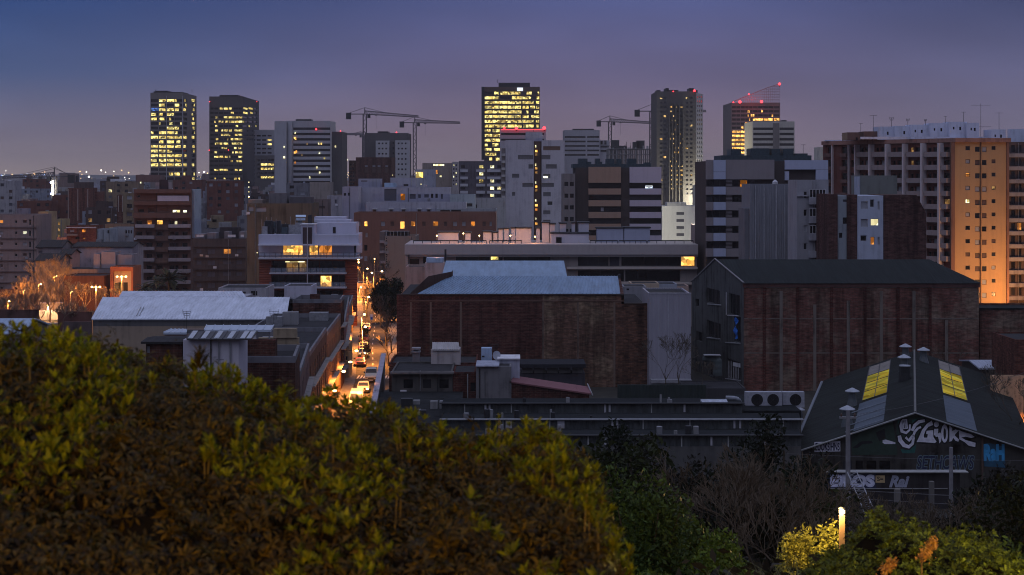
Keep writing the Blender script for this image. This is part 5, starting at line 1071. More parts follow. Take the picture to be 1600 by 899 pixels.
# street row on the left (front = facade line)
def rowhouse(label, ya, yb, xl, z, mat, ws=(), ledge=True, sidek=None, zwin=()):
    """house whose right wall stands on the street line from distance ya to yb"""
    xa, xb = fl(ya), fl(yb); t = thing('terrace_house', label, 'house', ((xl + xa) / 2, (ya + yb) / 2, 0), None)
    FOOT.append((xl, xa, ya, yb))
    A_, B_, C_, D_ = (xl, ya), (xa, ya), (xb, yb), (xl, yb); mb = MB(); wl = []
    Ls = math.hypot(xb - xa, yb - ya); ops = []
    for k, zz in enumerate(zwin):
        n = max(1, int(Ls / 3.4))
        for i in range(n): u = (i + .5) * Ls / n; ops.append((u - .55, u + .55, zz, zz + 1.9))
    wall_px(mb, A_, B_, 0, z, ws, wl); ops, u_, n_ = facade(mb, B_, C_, 0, z, ops, .3)
    ang = math.atan2(u_.y, u_.x)
    for a, b_, c, d in ops:
        m_ = (a + b_) / 2; wl.append(((B_[0] + u_.x * m_ - n_.x * .26, B_[1] + u_.y * m_ - n_.y * .26, (c + d) / 2), ang, b_ - a, d - c, R.choice(sidek or 'dddkbm')))
    facade(mb, C_, D_, 0, z, []); facade(mb, D_, A_, 0, z, [])
    mb.build('wall', mat, t); put_windows(t, wl)
    mb = MB(); mb.quad((xl, ya, z - .5), (xa, ya, z - .5), (xb, yb, z - .5), (xl, yb, z - .5)); mb.build('roof', M_roof, t)
    mb = MB()
    for P_, Q_ in ((A_, B_), (B_, C_), (C_, D_), (D_, A_)):
        v = Vector((Q_[0] - P_[0], Q_[1] - P_[1])); l_ = v.length; v.normalize(); c = ((P_[0] + Q_[0]) / 2 - v.y * .11, (P_[1] + Q_[1]) / 2 + v.x * .11); mb.pbox(c, v, l_ / 2 - .01, .12, z - .5, z + .06)
    mb.build('coping', plaster((.17, .17, .19)), t)
    for k in range(3 if yb - ya > 9 else 1):
        cx_ = R.uniform(xl + 1.5, xa - 3.5); cy_ = R.uniform(ya + 1.2, yb - 2.5); s_ = R.uniform(.5, 1.3); mb = MB(); mb.box(cx_ - s_, cx_ + s_, cy_, cy_ + s_ * 1.2, z - .5, z + R.uniform(.3, 1.5)); mb.build(R.choice(('chimney', 'stair_hut', 'air_conditioner')), R.choice((M_conc, M_steel, mat, plaster((.2, .19, .2)))), t)
    if ledge and Ls > 4:
        for zz in zwin:
            mb = MB(); v = u_; nn = n_; c = ((xa + xb) / 2 + nn.x * .3, (ya + yb) / 2 + nn.y * .3); mb.pbox(c, v, Ls / 2 - .5, .3, zz - .25, zz - .1); mb.build('balcony', plaster((.3, .28, .27)), t)
    return t
t = rowhouse('brick terraced house with a rooftop terrace and white chairs, nearest in the street', 140, 149.6, X(375, 140), Z(558, 140), brC, sidek='db', zwin=(9, 5.5, 2), ledge=False)
C_buff = plaster((.30, .24, .17), name='buff_stained_wall', var=.3)
mb = MB(); mb.box(X(404, 150.2), fl(150) - .1, 150, 150.5, Z(566, 150), Z(528, 150)); mb.box(X(428, 150.2), fl(150) - .3, 149.8, 150.6, Z(528, 150) + .003, Z(513.5, 150)); mb.build('terrace_wall', C_buff, t)
mb = MB(); mb.box(X(396, 144), X(402, 144), 143.4, 144.2, Z(562, 140) - .5, Z(519, 144)); mb.build('white_pillar', M_white, t)
rowhouse('dull rendered terraced house with a flat roof, second in the street row', 150.7, 176, -31, 12.6, plaster((.20, .13, .12)), sidek='dmdb', zwin=(9.2, 6, 2.6))
t = rowhouse('terraced house with a pale blue grey roof edge, third in the street row', 176.3, 205, -33, 11.6, plaster((.10, .07, .06)), sidek='ddm', zwin=(8, 4.6))
rowhouse('terraced house with orange lit upper windows, fourth in the street row', 205.3, 232, -34, 11.0, plaster((.20, .12, .08)), sidek='dmo', zwin=(7.4, 4.2))
t = rowhouse('dark brick terraced block with a tall parapet, fifth in the street row', 232.4, 241, -31.4, 13.0, brC, sidek='dd', zwin=(9.2, 6, 2.8))
rowhouse('low plum house beside the modern block, sixth in the street row', 241.5, 296, -36, 8.6, plaster((.22, .14, .16)), sidek='dmo', zwin=(5.4, 2.2))
rowhouse('low ochre house below the modern block, last in the street row', 296.5, 324, -40, 6.8, plaster((.36, .22, .12)), sidek='dmo', zwin=(3.6,))
for i, (x_, y_) in enumerate(((X(413, 143), 143), (X(408, 144.5), 144.5))):
    zf = Z(558, 140) - .5; c = thing('plastic_chair', ('white plastic chair on the terrace of the nearest brick house, right one of two', 'white plastic chair on the terrace of the nearest brick house, left one of two')[i], 'chair', (x_, y_, zf), 'plastic chairs on the brick house terrace')
    mb = MB(); mb.box(x_ - .24, x_ + .24, y_ - .22, y_ + .22, zf + .42, zf + .47); mb.build('seat', M_white, c)
    mb = MB(); mb.box(x_ - .24, x_ + .24, y_ + .19, y_ + .23, zf + .47, zf + .92); mb.build('backrest', M_white, c)
    for a in (-.2, .2):
        for b_ in (-.18, .18): mb = MB(); mb.tube((x_ + a, y_ + b_, zf), (x_ + a, y_ + b_, zf + .42), .03, None, 5); mb.build('leg', M_white, c)
# foreground left roofs
t = bld('house', 'plain white walled block with a drainpipe above the hedge, left of the terrace', 'house', 286, 373, 531, 134, 4.5, plaster((.50, .48, .55), name='dirty_white_wall', var=.1), [(338, 545.5, 351, 546.4, 'd'), (338, 562, 350, 563, 'd')], par=.15)
mb = MB(); mb.tube((X(329.5, 133.9), 133.9, 0), (X(329.5, 133.9), 133.9, Z(528, 134)), .06, None, 6); mb.build('drainpipe', M_dark, t)
mb = MB(); a, b_, c, d = (X(296, 134.5), 133.4, Z(530, 133.4)), (X(397, 134.5), 133.4, Z(530, 133.4)), (X(403, 138), 137.6, Z(518, 137.6)), (X(302, 138), 137.6, Z(518, 137.6))
ribroof(t, a, b_, c, d, M_framed, 11, 'canopy', .08, .05)
va, vb, vc, vd = [Vector(q) for q in (a, b_, c, d)]
for k in (0, 2, 4, 6, 8, 9):
    mb = MB(); f0, f1 = k / 10 + .012, (k + 1) / 10 - .012; up_ = Vector((0, 0, .06)); mb.quad(va.lerp(vb, f0) + up_, va.lerp(vb, f1) + up_, vd.lerp(vc, f1) + up_, vd.lerp(vc, f0) + up_); mb.build('canopy_panel', plaster((.42, .45, .50), rough=.4, name='milky_panel'), t)
t = gable('shed', 'dark brick outhouse with a barred window left of the plain white block', 'shed', 228, 284, 537, 531, 136, 4, brC, M_tileroof, [(222, 541, 234, 552, 'b')])
t = thing('greenhouse_canopy', 'pale glass canopy roof behind the plain white block', 'canopy', (X(370, 145), 145, 0)); M_gl = plaster((.45, .52, .62), rough=.3, name='canopy_glass', var=.1)
ribroof(t, (X(319, 143), 143, Z(515.6, 143)), (X(424, 143), 143, Z(515.6, 143)), (X(428, 146), 146, Z(508, 146)), (X(323, 146), 146, Z(508, 146)), M_gl, 8)
for px in (322, 372, 421): mb = MB(); mb.tube((X(px, 143.5), 143.5, 0), (X(px, 143.5), 143.5, Z(516, 143.5)), .08, None, 6); mb.build('post', M_steel, t)
t = bld('house', 'low house with a pale blue roof patch left of the glass canopy', 'house', 257, 316, 522, 147, 5, plaster((.34, .26, .24)), [], par=.1)
ribroof(t, (X(256, 147), 146.8, Z(522, 147) + .15), (X(292, 147), 146.8, Z(522, 147) + .15), (X(292, 151), 151, Z(514, 151)), (X(268, 151), 151, Z(514, 151)), M_gl, 4, 'roof_sheet')
gable('shed', 'blue roofed shed cut by the left edge of the photo above the hedge', 'shed', -40, 30, 523, 500, 200, 12, plaster((.2, .2, .22)), sheet((.30, .40, .55), 0, .5, .4, name='blue_sheet_roof'))
antenna(292, 486, 515, 138, 0, 'television antenna in front of the white ribbed roof, left one'); antenna(428, 486, 520, 150, 0, 'television antenna in front of the white ribbed roof, right one')
t = bld('house', 'lilac fronted corner house at the far end of the street row', 'house', 537, 553, 497, 262, 6, plaster((.22, .16, .22)), [(541, 505, 546, 512, 'd'), (540, 520, 544, 527, 'm')], par=.2) if False else None

# ------------------------------------------------------------------ centre brick warehouse with blue roofs
D = 236; t = thing('warehouse', 'wide windowless dark red brick warehouse with a blue ribbed roof, centre', 'warehouse', (X(815, D), 250, 0)); FOOT.append((X(620, D), X(1013, D), 236, 275))
brR = brick((.095, .034, .028), patch=(.095, .048, .038), name='deep_red_brick', pamt=.5); brM = brick((.17, .095, .065), patch=(.25, .18, .12), name='patchy_brown_brick', pamt=.9); brP = brick((.19, .090, .055), c2=(.07, .035, .025), patch=(.07, .04, .028), name='mottled_brown_brick', pamt=.7)
z1, z2 = Z(461.5, D), Z(475.5, D)
for a, b_, zz, mt in ((620, 848, z1, brR), (848, 905, z1, brM), (905, 960, z1, brM), (960, 971, z1, brP), (971, 1013, z2, brP)):
    mb = MB(); mb.box(X(a, D), X(b_, D) - .004, D, D + .5, 0, zz); mb.build('wall', mt, t)
mb = MB(); mb.box(X(620, D), X(971, D), D + .5, 268, 0, z1 - .6); mb.box(X(971, D), X(1013, D), D + .5, 262, 0, z2 - .5); mb.build('body', M_roof, t)
mb = MB(); mb.box(X(619.5, D), X(975, D), D - .15, D + .6, z1, z1 + .16); mb.box(X(975.2, D), X(1014, D), D - .12, D + .6, z2, z2 + .15); mb.build('coping', plaster((.07, .055, .05)), t)
mb = MB(); mb.box(X(638, D), X(975, D), D - .08, D - .004, z1 - .9, z1 - .75); mb.build('string_course', plaster((.16, .10, .08)), t)
for px in (642, 673, 720, 848.5, 903, 960): mb = MB(); mb.box(X(px, D) - .14, X(px, D) + .14, D - .05, D - .003, 0, z1 - 1.0); mb.build('mortar_strip', plaster((.17, .125, .10), name='bare_mortar', var=.4), t)
M_bl = sheet((.19, .30, .44), 0, .4, .35, name='blue_ribbed_roof', var=.4)
e0, e1, r1_, r0_ = (X(653, D), D + .25, z1 + .2), (X(969, D), D + .25, z1 + .2), (X(965, 252), 252, Z(431.5, 252)), (X(705, 252), 252, Z(431.5, 252))
ribroof(t, e0, e1, r1_, r0_, M_bl, 54)
mb = MB(); mb.add([e1, (X(975, D), D + .25, z1 + .1), (X(969, 252), 252, r1_[2]), r1_], [(0, 1, 2, 3)]); mb.add([(X(975, D), D + .3, z2 - .5), (X(969, 252), 252, z2 - .5), (X(969, 252), 252, r1_[2]), (X(975, D), D + .3, z1 + .1)], [(0, 1, 2, 3)]); mb.build('verge', brR, t)
a, b_ = Vector((X(641, 237), 237, z1)), Vector((X(706, 251.5), 251.5, z1))
mb = MB(); zt0, zt1 = z1 + .2, Z(424.5, 251.5); c_ = a.lerp(b_, .42)
mb.add([a, c_, (c_.x, c_.y, zt1 - .2), (a.x, a.y, zt0)], [(0, 1, 2, 3)]); mb.add([c_, b_, (b_.x, b_.y, zt1), (c_.x, c_.y, zt1 - .2)], [(0, 1, 2, 3)]); mb.add([b_, (b_.x, 256, z1), (b_.x, 256, zt1), (b_.x, b_.y, zt1)], [(0, 1, 2, 3)])
mb.build('stepped_parapet', plaster((.085, .05, .042), name='dark_parapet'), t)
pbox(t, 'chimney', 966, 969.5, 429, 436, 250, 1, M_dark); pbox(t, 'chimney', 813, 816, 456, 461, 238, .4, M_dark)
t = thing('warehouse', 'second blue roof, smooth and higher, behind the ribbed blue roof', 'warehouse', (X(790, 262), 262, 0)); FOOT.append((X(690, 262), X(885, 262), 276, 290))
ribroof(t, (X(690, 276), 276, Z(433, 276)), (X(886, 276), 276, Z(433, 276)), (X(881, 288), 288, Z(407.5, 288)), (X(697, 288), 288, Z(407.5, 288)), sheet((.20, .31, .45), 0, .5, .35, name='blue_smooth_roof', var=.35, amp=.01), 3, rr=.03)
mb = MB(); mb.box(X(691, 276), X(885, 276), 276.4, 289, 0, Z(434, 276)); mb.add([(X(881.5, 288), 288, Z(407.5, 288)), (X(886, 276), 276.4, Z(433, 276)), (X(886, 276), 289, Z(433, 276))], [(0, 1, 2)]); mb.build('wall', plaster((.30, .34, .42)), t)
mb = MB(); mb.add([(X(691, 276.4), 276.4, Z(434, 276)), (X(697.5, 288), 288, Z(408, 288)), (X(691, 276.4), 289, Z(434, 276))], [(0, 1, 2)]); mb.build('gable', plaster((.42, .46, .55)), t)
t = bld('house', 'small pinkish hut with a blue roof left of the smooth blue roof', 'house', 664, 694, 411, 296, 7, plaster((.42, .34, .33)), [], par=.1); pbox(t, 'roof_tank', 666, 693, 403.5, 410.8, 299, 3, plaster((.40, .5, .66), rough=.35)); pbox(t, 'flue', 694.5, 697.5, 390, 410, 300, .6, M_dark)
t = bld('house', 'low terrace flats with balconies between the tan block and the blue roofs', 'house', 634, 664, 417, 300, 8, plaster((.34, .26, .24)), [], par=.3)
for k, (a, b_, y) in enumerate(((974, 1010, 448), (986, 1030, 443), (1012, 1058, 444), (1040, 1076, 447))):
    bld('shed', ('leftmost low grey shed', 'second low beige shed', 'third low shed with a pale tilted roof', 'rightmost low pinkish shed')[k] + ' behind the white sheet wall', 'shed', a, b_, y, 262 + k * 7.5, 6, (plaster((.25, .25, .28)), plaster((.42, .33, .25)), plaster((.30, .33, .40)), plaster((.42, .30, .25)))[k], [(a + 5, y + 3, a + 9, y + 6, 'd')], par=.1, group='low sheds behind the white sheet wall')
# white corrugated wall
D = 233; t = bld('warehouse', 'tall plain wall of pale vertical metal sheet between the brick warehouses', 'warehouse', 1014, 1079.5, 459, D, 12, sheet((.33, .32, .37), 0, .35, .55, name='pale_vertical_sheet', var=.12), [], par=.2)
mb = MB(); mb.box(X(1013.5, D), X(1080, D), D - .08, D + .3, Z(459, D), Z(458, D)); mb.build('coping', plain('pale_trim', (.45, .44, .5)), t)
for px in (1044,): mb = MB(); mb.box(X(px, D) - .05, X(px, D) + .05, D - .06, D - .003, 0, Z(460, D)); mb.build('seam', plain('pale_trim2', (.40, .39, .44)), t)
mb = MB(); mb.box(X(1017, 232), X(1080, 232), 231.2, 232.9, Z(598, 232), Z(593, 232)); mb.build('gutter_band', plain('dirty_white_band', (.3, .3, .33)), t)

# ------------------------------------------------------------------ right brick warehouse with concrete gable
t = thing('warehouse', 'large red brick warehouse with a dark roof and a concrete gable end, right', 'warehouse', (X(1330, 240), 245, 0)); FOOT.append((28, 71, 232, 262))
D = 232; A_ = (X(1162, D), D); B_ = (X(1529.5, D), D); G_ = (X(1081, 258), 258); zeA = Z(443, D); zeB = Z(441, 258); Rl = (X(1118, 245), 245, Z(405.5, 245)); Rr = (X(1452, 245), 245, Z(405.5, 245))
brW = brick((.175, .070, .055), patch=(.19, .145, .11), name='weathered_red_brick', pamt=.85)
bays = [1162, 1194, 1246.5, 1299, 1351.5, 1403, 1453, 1529.5]
for a, b_ in zip(bays[:-1], bays[1:]):
    mb = MB(); mb.box(X(a, D) + .002, X(b_, D) - .002, D, D + .5, 0, Z(449, D)); mb.build('wall', brW, t)
for px in bays[1:-1]: mb = MB(); mb.box(X(px, D) - .2, X(px, D) + .2, D - .18, D - .002, 0, Z(449, D)); mb.build('pilaster', brick((.09, .022, .018), patch=(.08, .025, .02), name='red_pilaster_brick', pamt=.2), t)
C_bc = plaster((.17, .145, .125), name='concrete_frame_strip', var=.4)
for px, y0, y1 in ((1220.5, 455, 620), (1273, 476, 620), (1325.5, 470, 620), (1377, 455, 620), (1428, 455, 620), (1479, 500, 620)): mb = MB(); mb.box(X(px, D) - .22, X(px, D) + .22, D - .06, D - .003, max(0, Z(y1, D)), Z(y0, D)); mb.build('concrete_strip', C_bc, t)
for y in (448.5, 497.5, 551): mb = MB(); mb.box(X(1163, D), X(1529, D), D - .04, D - .0025, Z(y + 1.6, D), Z(y, D)); mb.build('concrete_band', C_bc, t)
mb = MB(); mb.box(A_[0], B_[0], D + .5, D + .8, 0, zeA - .3); mb.quad((B_[0], D, 0), (B_[0] + 1, 258, 0), (B_[0] + 1, 258, zeB - .2), (B_[0], D, zeA - .2)); mb.quad((B_[0] + 1, 258, 0), (*G_, 0), (*G_, zeB - .2), (B_[0] + 1, 258, zeB - .2)); mb.build('rear_wall', brW, t)
mb = MB(); mb.box(A_[0] - .1, B_[0] + .1, D - .12, D + .5, Z(449, D), zeA); mb.build('eaves_course', plaster((.10, .05, .045)), t)
M_dr = sheet((.015, .020, .021), 0, .5, .75, name='dark_roof_sheet', var=.35, amp=.02)
mb = MB(); mb.quad((A_[0] - .2, D - .3, zeA + .02), (B_[0] + .3, D - .3, zeA + .02), Rr, Rl); mb.quad((B_[0] + 1.2, 258.3, zeB), (G_[0] - .2, 258.3, zeB), Rl, Rr); mb.quad((B_[0] + .3, D - .3, zeA + .02), (B_[0] + 1.2, 258.3, zeB), Rr, Rr)if 0 else mb.add([(B_[0] + .3, D - .3, zeA + .02), (B_[0] + 1.2, 258.3, zeB), Rr], [(0, 1, 2)])
mb.build('roof', M_dr, t)
# concrete gable end with openings
o = MB(); wl = []
def q5(x0, y0, x1, y1, k): return (1060 + x0 / 8, 400 + y0 / 8, 1060 + x1 / 8, 400 + y1 / 8, k)
def q6(x0, y0, x1, y1, k): return (1060 + x0 / 6.42, 500 + y0 / 6.42, 1060 + x1 / 6.42, 500 + y1 / 6.42, k)
C_cg = plaster((.085, .088, .09), name='stained_concrete', var=.45, scale=.3)
ws = [q5(355, 405, 520, 600, 'd'), q5(628, 450, 770, 745, 'd'), q5(215, 540, 258, 635, 'd'), q6(285, 20, 425, 190, 'd'), q6(560, -40, 625, 225, 'd'), q6(180, 120, 240, 215, 'd'), q6(485, 405, 622, 600, 'd'), q6(300, 400, 345, 560, 'd')]
zlo = zeB - .3
wall_px(o, G_, A_, 0, zlo, ws, wl, .45)
o.add([(*G_, zlo), (*A_, zlo), (*A_, zeA), (Rl[0], Rl[1], Rl[2]), (*G_, zeB)], [(0, 1, 2, 3, 4)]); o.build('gable_wall', C_cg, t); put_windows(t, wl, (M_framed, .7, .08))
mb = MB(); a, b_ = Vector(Rl), Vector((A_[0], A_[1], zeA)); mb.tube(a + Vector((-.1, -.1, .1)), b_ + Vector((0, -.2, .1)), .12, None, 5); mb.tube(Vector(Rl) + Vector((-.1, -.1, .1)), Vector((*G_, zeB + .1)), .12, None, 5); mb.build('verge_trim', plain('pale_verge', (.24, .23, .24)), t)
dv = Vector((A_[0] - G_[0], A_[1] - G_[1])); Lg = dv.length; dv.normalize(); nv = Vector((dv.y, -dv.x))
def gw(px, py, off=.05): t_, d_ = px_on_wall(px, G_, A_); return (G_[0] + dv.x * Lg * t_ + nv.x * off, G_[1] + dv.y * Lg * t_ + nv.y * off, Z(py, d_))
for (a, ya, b_, yb, nm, mt, r) in ((1135.5, 457, 1135.5, 492, 'window_frame', M_frame, .09), (1137, 493, 1154, 494, 'sill', M_frame, .09), (1106, 475.5, 1127, 477, 'sill', plaster((.26, .27, .28)), .1), (1105, 528, 1126, 530, 'sill', plaster((.26, .27, .28)), .1), (1134, 535.5, 1157, 537, 'sill', plaster((.26, .27, .28)), .1), (1134, 592, 1158, 595, 'sill', plaster((.3, .3, .32)), .09)):
    mb = MB(); mb.tube(gw(a, ya), gw(b_, yb), r, None, 5); mb.build(nm, mt, t)
for a, y0 in ((1137, 564), (1140.5, 564), (1144.5, 573), (1148, 573), (1151.5, 574)): mb = MB(); mb.tube(gw(a, y0, -.2), gw(a, 592, -.2), .09, None, 5); mb.build('window_mullion', M_frame, t)
mb = MB(); mb.add([gw(1144, 566, -.1), gw(1156, 568, -.1), gw(1156, 575, -.1), gw(1144, 572, -.1)], [(0, 1, 2, 3)]); mb.build('torn_blind', M_white, t)
c = thing('tarpaulin', 'bright blue tarpaulin strip hanging in a window of the concrete gable', 'tarpaulin', gw(1151, 520)); mb = MB(); prev = None
for k in range(14):
    y = 496 + k * 2.6; wd = 1.4 + .9 * math.sin(k * .9) + k * .08; cx_ = 1151 + 1.0 * math.sin(k * .7); mb.v += [gw(cx_ - wd, y, .12 + .08 * math.sin(k)), gw(cx_ + wd, y, .12 + .1 * math.cos(k * 1.3))]
mb.f = [(2 * i, 2 * i + 1, 2 * i + 3, 2 * i + 2) for i in range(13)]; mb.m = [0] * 13; mb.build('cloth', plain('blue_tarpaulin', (.02, .16, .62), .5), c)
# duct with rain cap on the concrete gable
c = thing('duct', 'thick vertical green grey duct in front of the concrete gable', 'duct', (X(1121, 226), 226, 0)); mb = MB(); dx = X(1121, 226)
mb.tube((dx, 226, 3), (dx, 226, Z(566, 226)), .62, None, 14); mb.lathe((dx, 226, Z(566, 226)), [(.62, 0), (.58, .35), (.35, .6), (.1, .7)], 14); mb.tube((dx, 226, Z(563, 226)), (X(1101, 226), 227, Z(562, 226)), .5, None, 12); mb.build('pipe', sheet((.09, .11, .11), 2, .8, .5, name='duct_metal'), c, smooth=False)
mb = MB(); mb.box(X(1101, 225), X(1127, 225), 225.2, 226.8, Z(556.5, 225), Z(555.6, 225)); mb.build('rain_cap', M_steel, c)
# lower brick wall at right
t = bld('warehouse', 'lower brick warehouse running out of the photo right of the big one', 'warehouse', 1531, 1640, 484, 240, 12, brW, [], par=.3, roof=M_dr)
mb = MB(); mb.box(X(1530.5, 240) + .1, X(1640, 240), 239.9, 240.5, Z(484, 240) + .002, Z(481.5, 240)); mb.build('coping', M_dr, t)
t = bld('warehouse', 'dark red block at the right edge in front of the lower brick warehouse', 'warehouse', 1586, 1650, 531, 205, 10, brick((.14, .05, .035), patch=(.12, .05, .04), name='block_brick', pamt=.3), [], par=.2)
t = gable('shed', 'small shed with a pale blue sheet roof beside the graffiti shed', 'shed', 1533, 1584, 577, 565, 214, 9, plaster((.06, .055, .055)), sheet((.36, .40, .50), 0, .5, .4, name='pale_blue_sheet'))
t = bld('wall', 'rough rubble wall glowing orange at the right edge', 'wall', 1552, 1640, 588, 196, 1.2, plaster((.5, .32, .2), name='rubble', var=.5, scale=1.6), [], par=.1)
# ------------------------------------------------------------------ rooftop clutter in front of the centre warehouse
C_g1 = plaster((.09, .085, .082), name='sooty_render', var=.3); C_g2 = plaster((.17, .165, .175), name='grey_render', var=.35)
t = bld('house', 'low dark house with three black square windows below the centre warehouse', 'house', 612, 707, 580, 200, 10, C_g1, [(630.5, 593, 645, 607, 'd'), (660.5, 593, 673.5, 607, 'd'), (686.5, 593, 701, 607, 'd')], par=.2)
mb = MB(); mb.box(X(610, 199.5), X(709, 199.5), 199.2, 200.4, Z(584.5, 199.5), Z(581.5, 199.5)); mb.build('eaves', plaster((.16, .15, .15)), t)
mb = MB(); mb.tube((X(656.5, 199.9), 199.9, 4.3), (X(656.5, 199.9), 199.9, 6.8), .05, None, 5); mb.build('drainpipe', M_steel, t)
t = thing('house', 'flat dark roof with a pale street side coping right beside the road', 'house', (-12, 188, 0)); FOOT.append((-18, -5, 174, 200))
mb = MB(); P_ = [(-14.9, 174), (-6, 174), (-6, 199.6), (-16.2, 199.6)]; mb.prism(P_, 0, 4.19); mb.build('wall', C_g1, t); mb = MB(); mb.prism(P_, 4.195, 4.25); mb.build('roof', plaster((.02, .022, .024), name='felt_black', var=.5), t)
for k in range(7): x_, y_ = R.uniform(-13.5, -7), R.uniform(177, 197); mb = MB(); mb.box(x_, x_ + R.uniform(.3, 1.6), y_, y_ + .8, 4.25, 4.25 + R.uniform(.15, .9)); mb.build('vent', R.choice((M_dark, M_conc, M_steel)), t)
mb = MB(); v = Vector((-18.2 + 14.9, 232 - 174)).normalized(); mb.pbox((-16.7, 203), v, 29, .22, 0, 5.2); mb.build('side_wall', plaster((.2, .18, .18)), t)
mb = MB(); mb.pbox((-16.7, 203), v, 29.2, .34, 5.2, 5.38); mb.build('coping', plaster((.36, .34, .42)), t)
t = bld('house', 'brown rooftop terrace under the white block with the cream roof', 'house', 608, 745, 567, 212, 10, brick((.10, .035, .028), patch=(.07, .035, .03), name='brown_terrace', pamt=.4), [], par=.3)
t = bld('house', 'white rooftop room with a cream corrugated roof, left of the blue tank', 'house', 673.5, 718.5, 547.5, 209, 4, plaster((.42, .38, .38)), [], par=.05); ribroof(t, (X(676, 209), 208.8, Z(546, 209)), (X(718, 209), 208.8, Z(546, 209)), (X(716, 213), 213, Z(535, 213)), (X(676, 213), 213, Z(535, 213)), sheet((.42, .40, .40), 0, .3, .6, name='cream_sheet'), 12)
t = thing('chimney', 'square chimney stack left of the white rooftop room', 'chimney', (X(649, 210), 210, Z(570, 210))); mb = MB(); mb.box(X(644.5, 210), X(655.5, 210), 210, 211, Z(570, 210), Z(551, 210)); mb.build('stack', plaster((.20, .18, .19)), t); mb = MB(); mb.box(X(643, 210), X(656.8, 210), 209.8, 211.2, Z(551, 210) + .002, Z(549, 210)); mb.box(X(643, 210), X(656.8, 210), 209.8, 211.2, Z(546.5, 210), Z(544, 210)); mb.tube((X(649, 210), 210.5, Z(551, 210)), (X(649, 210), 210.5, Z(545, 210)), .3, None, 8); mb.build('cap', plaster((.26, .25, .27)), t)
t = thing('water_tank', 'pale blue box tank on the roofs right of the white rooftop room', 'tank', (X(761, 206), 206, Z(567, 206))); mb = MB(); mb.box(X(752, 206), X(768.5, 206), 206, 207.6, Z(566, 206), Z(544.5, 206)); mb.build('tank', plaster((.36, .46, .62), rough=.5, name='blue_tank'), t); mb = MB(); mb.box(X(753, 205.9), X(757, 205.9), 205.94, 205.99, Z(558, 206), Z(556, 206)); mb.build('hatch', M_dark, t)
mb = MB(); mb.box(X(751, 206), X(770, 206), 205.9, 207.8, Z(567.5, 206), Z(566.2, 206)); mb.build('base', M_dark, t)
antenna(772, 538, 568, 205, 0, 'thin antenna beside the pale blue box tank'); t = thing('satellite_dish', 'round satellite dish beside the pale blue box tank', 'satellite dish', (X(775.5, 205), 205, Z(562, 205)))
mb = MB(); cc = Vector((X(776, 205), 204.8, Z(555, 205))); ring = []
for k in range(3):
    for i in range(14): a = i / 14 * 2 * math.pi; rr = .5 * (k + 1) / 3; mb.v.append((cc.x + rr * math.cos(a), cc.y - .25 * (rr ** 2) * 2, cc.z + rr * 1.15 * math.sin(a)))
mb.v.append((cc.x, cc.y, cc.z)); mb.f = [(i, (i + 1) % 14, 42) for i in range(14)] + [(k * 14 + i, (k + 1) * 14 + i, (k + 1) * 14 + (i + 1) % 14, k * 14 + (i + 1) % 14) for k in range(2) for i in range(14)]; mb.m = [0] * len(mb.f); mb.build('dish', plaster((.4, .42, .48), name='dish_white'), t)
mb = MB(); mb.tube((cc.x, cc.y + .05, cc.z), (cc.x, 205, Z(566, 205)), .05, None, 6); mb.build('arm', M_steel, t)
t = bld('house', 'small white rooftop hut with a dark opening right of the tank', 'house', 778, 812, 561.5, 203, 4, plaster((.44, .46, .56)), [(786, 571.5, 796, 585, 'd')], par=.05); mb = MB(); mb.box(X(777, 202.8), X(812.8, 202.8), 202.7, 207.2, Z(561.5, 203) + .002, Z(560, 203)); mb.build('roof_slab', M_white, t)
t = bld('house', 'grey rendered house front with water stains left of the red sloping roof', 'house', 744, 799, 573, 199, 5, C_g2, [(757.3, 581, 758.3, 620, 'd'), (735, 596, 743, 610, 'd')], par=.1); mb = MB(); mb.box(X(743.5, 198.8), X(780, 198.8), 198.6, 204.2, Z(573, 199) + .002, Z(571, 199)); mb.build('roof_slab', plaster((.34, .36, .44)), t)
bld('house', 'dark brick wall house between the three windows and the stained grey front', 'house', 707.5, 743.5, 582, 200, 8, brick((.10, .03, .025), patch=(.05, .03, .03), name='dark_wall_brick'), [(735, 598, 743, 612, 'd')], par=.1)  # plain dark red brick
t = bld('house', 'dark terrace room with a row of grey screen panels behind the red roof', 'house', 812, 914, 583.5, 216, 6, plaster((.06, .058, .07)), [], par=.05)
for k in range(5): a = 815 + k * 19.6; pbox(t, 'screen_panel', a, a + 17.5, 574, 583, 215.8, .1, plaster((.13, .125, .12), name='screen_panel'))
mb = MB(); mb.box(X(812, 215.5), X(915, 215.5), 215, 221, Z(573.5, 216), Z(564, 219)); mb.build('canopy', plaster((.025, .026, .032)), t)
t = thing('house', 'house with a dull red sloping roof in front of the dark terrace room', 'house', (X(855, 203), 203, 0)); FOOT.append((-1, 10, 198, 208))
M_rr = sheet((.22, .10, .11), 1, .5, .6, name='dull_red_roof', var=.2)
ribroof(t, (X(796, 199), 199, Z(596, 199)), (X(924, 199), 199, Z(615, 199)), (X(918, 205), 205, Z(604, 205)), (X(806, 205), 205, Z(587.5, 205)), M_rr, 6, rr=.03)
mb = MB(); mb.add([(X(798, 199), 199.3, 0), (X(921, 199), 199.3, 0), (X(921, 199), 199.3, Z(616.5, 199)), (X(798, 199), 199.3, Z(598, 199))], [(0, 1, 2, 3)]); mb.add([(X(921, 199), 199.3, 0), (X(916, 205), 204.8, 0), (X(916, 205), 204.8, Z(606, 205)), (X(921, 199), 199.3, Z(616.5, 199))], [(0, 1, 2, 3)]); mb.build('wall', brick((.09, .03, .026), patch=(.08, .04, .03), name='wall_brick_dim'), t)
mb = MB(); mb.tube((X(918, 205), 205, Z(600, 205)), (X(926, 198.7), 198.7, Z(618, 198.7)), .08, None, 6); mb.build('downpipe', M_steel, t)
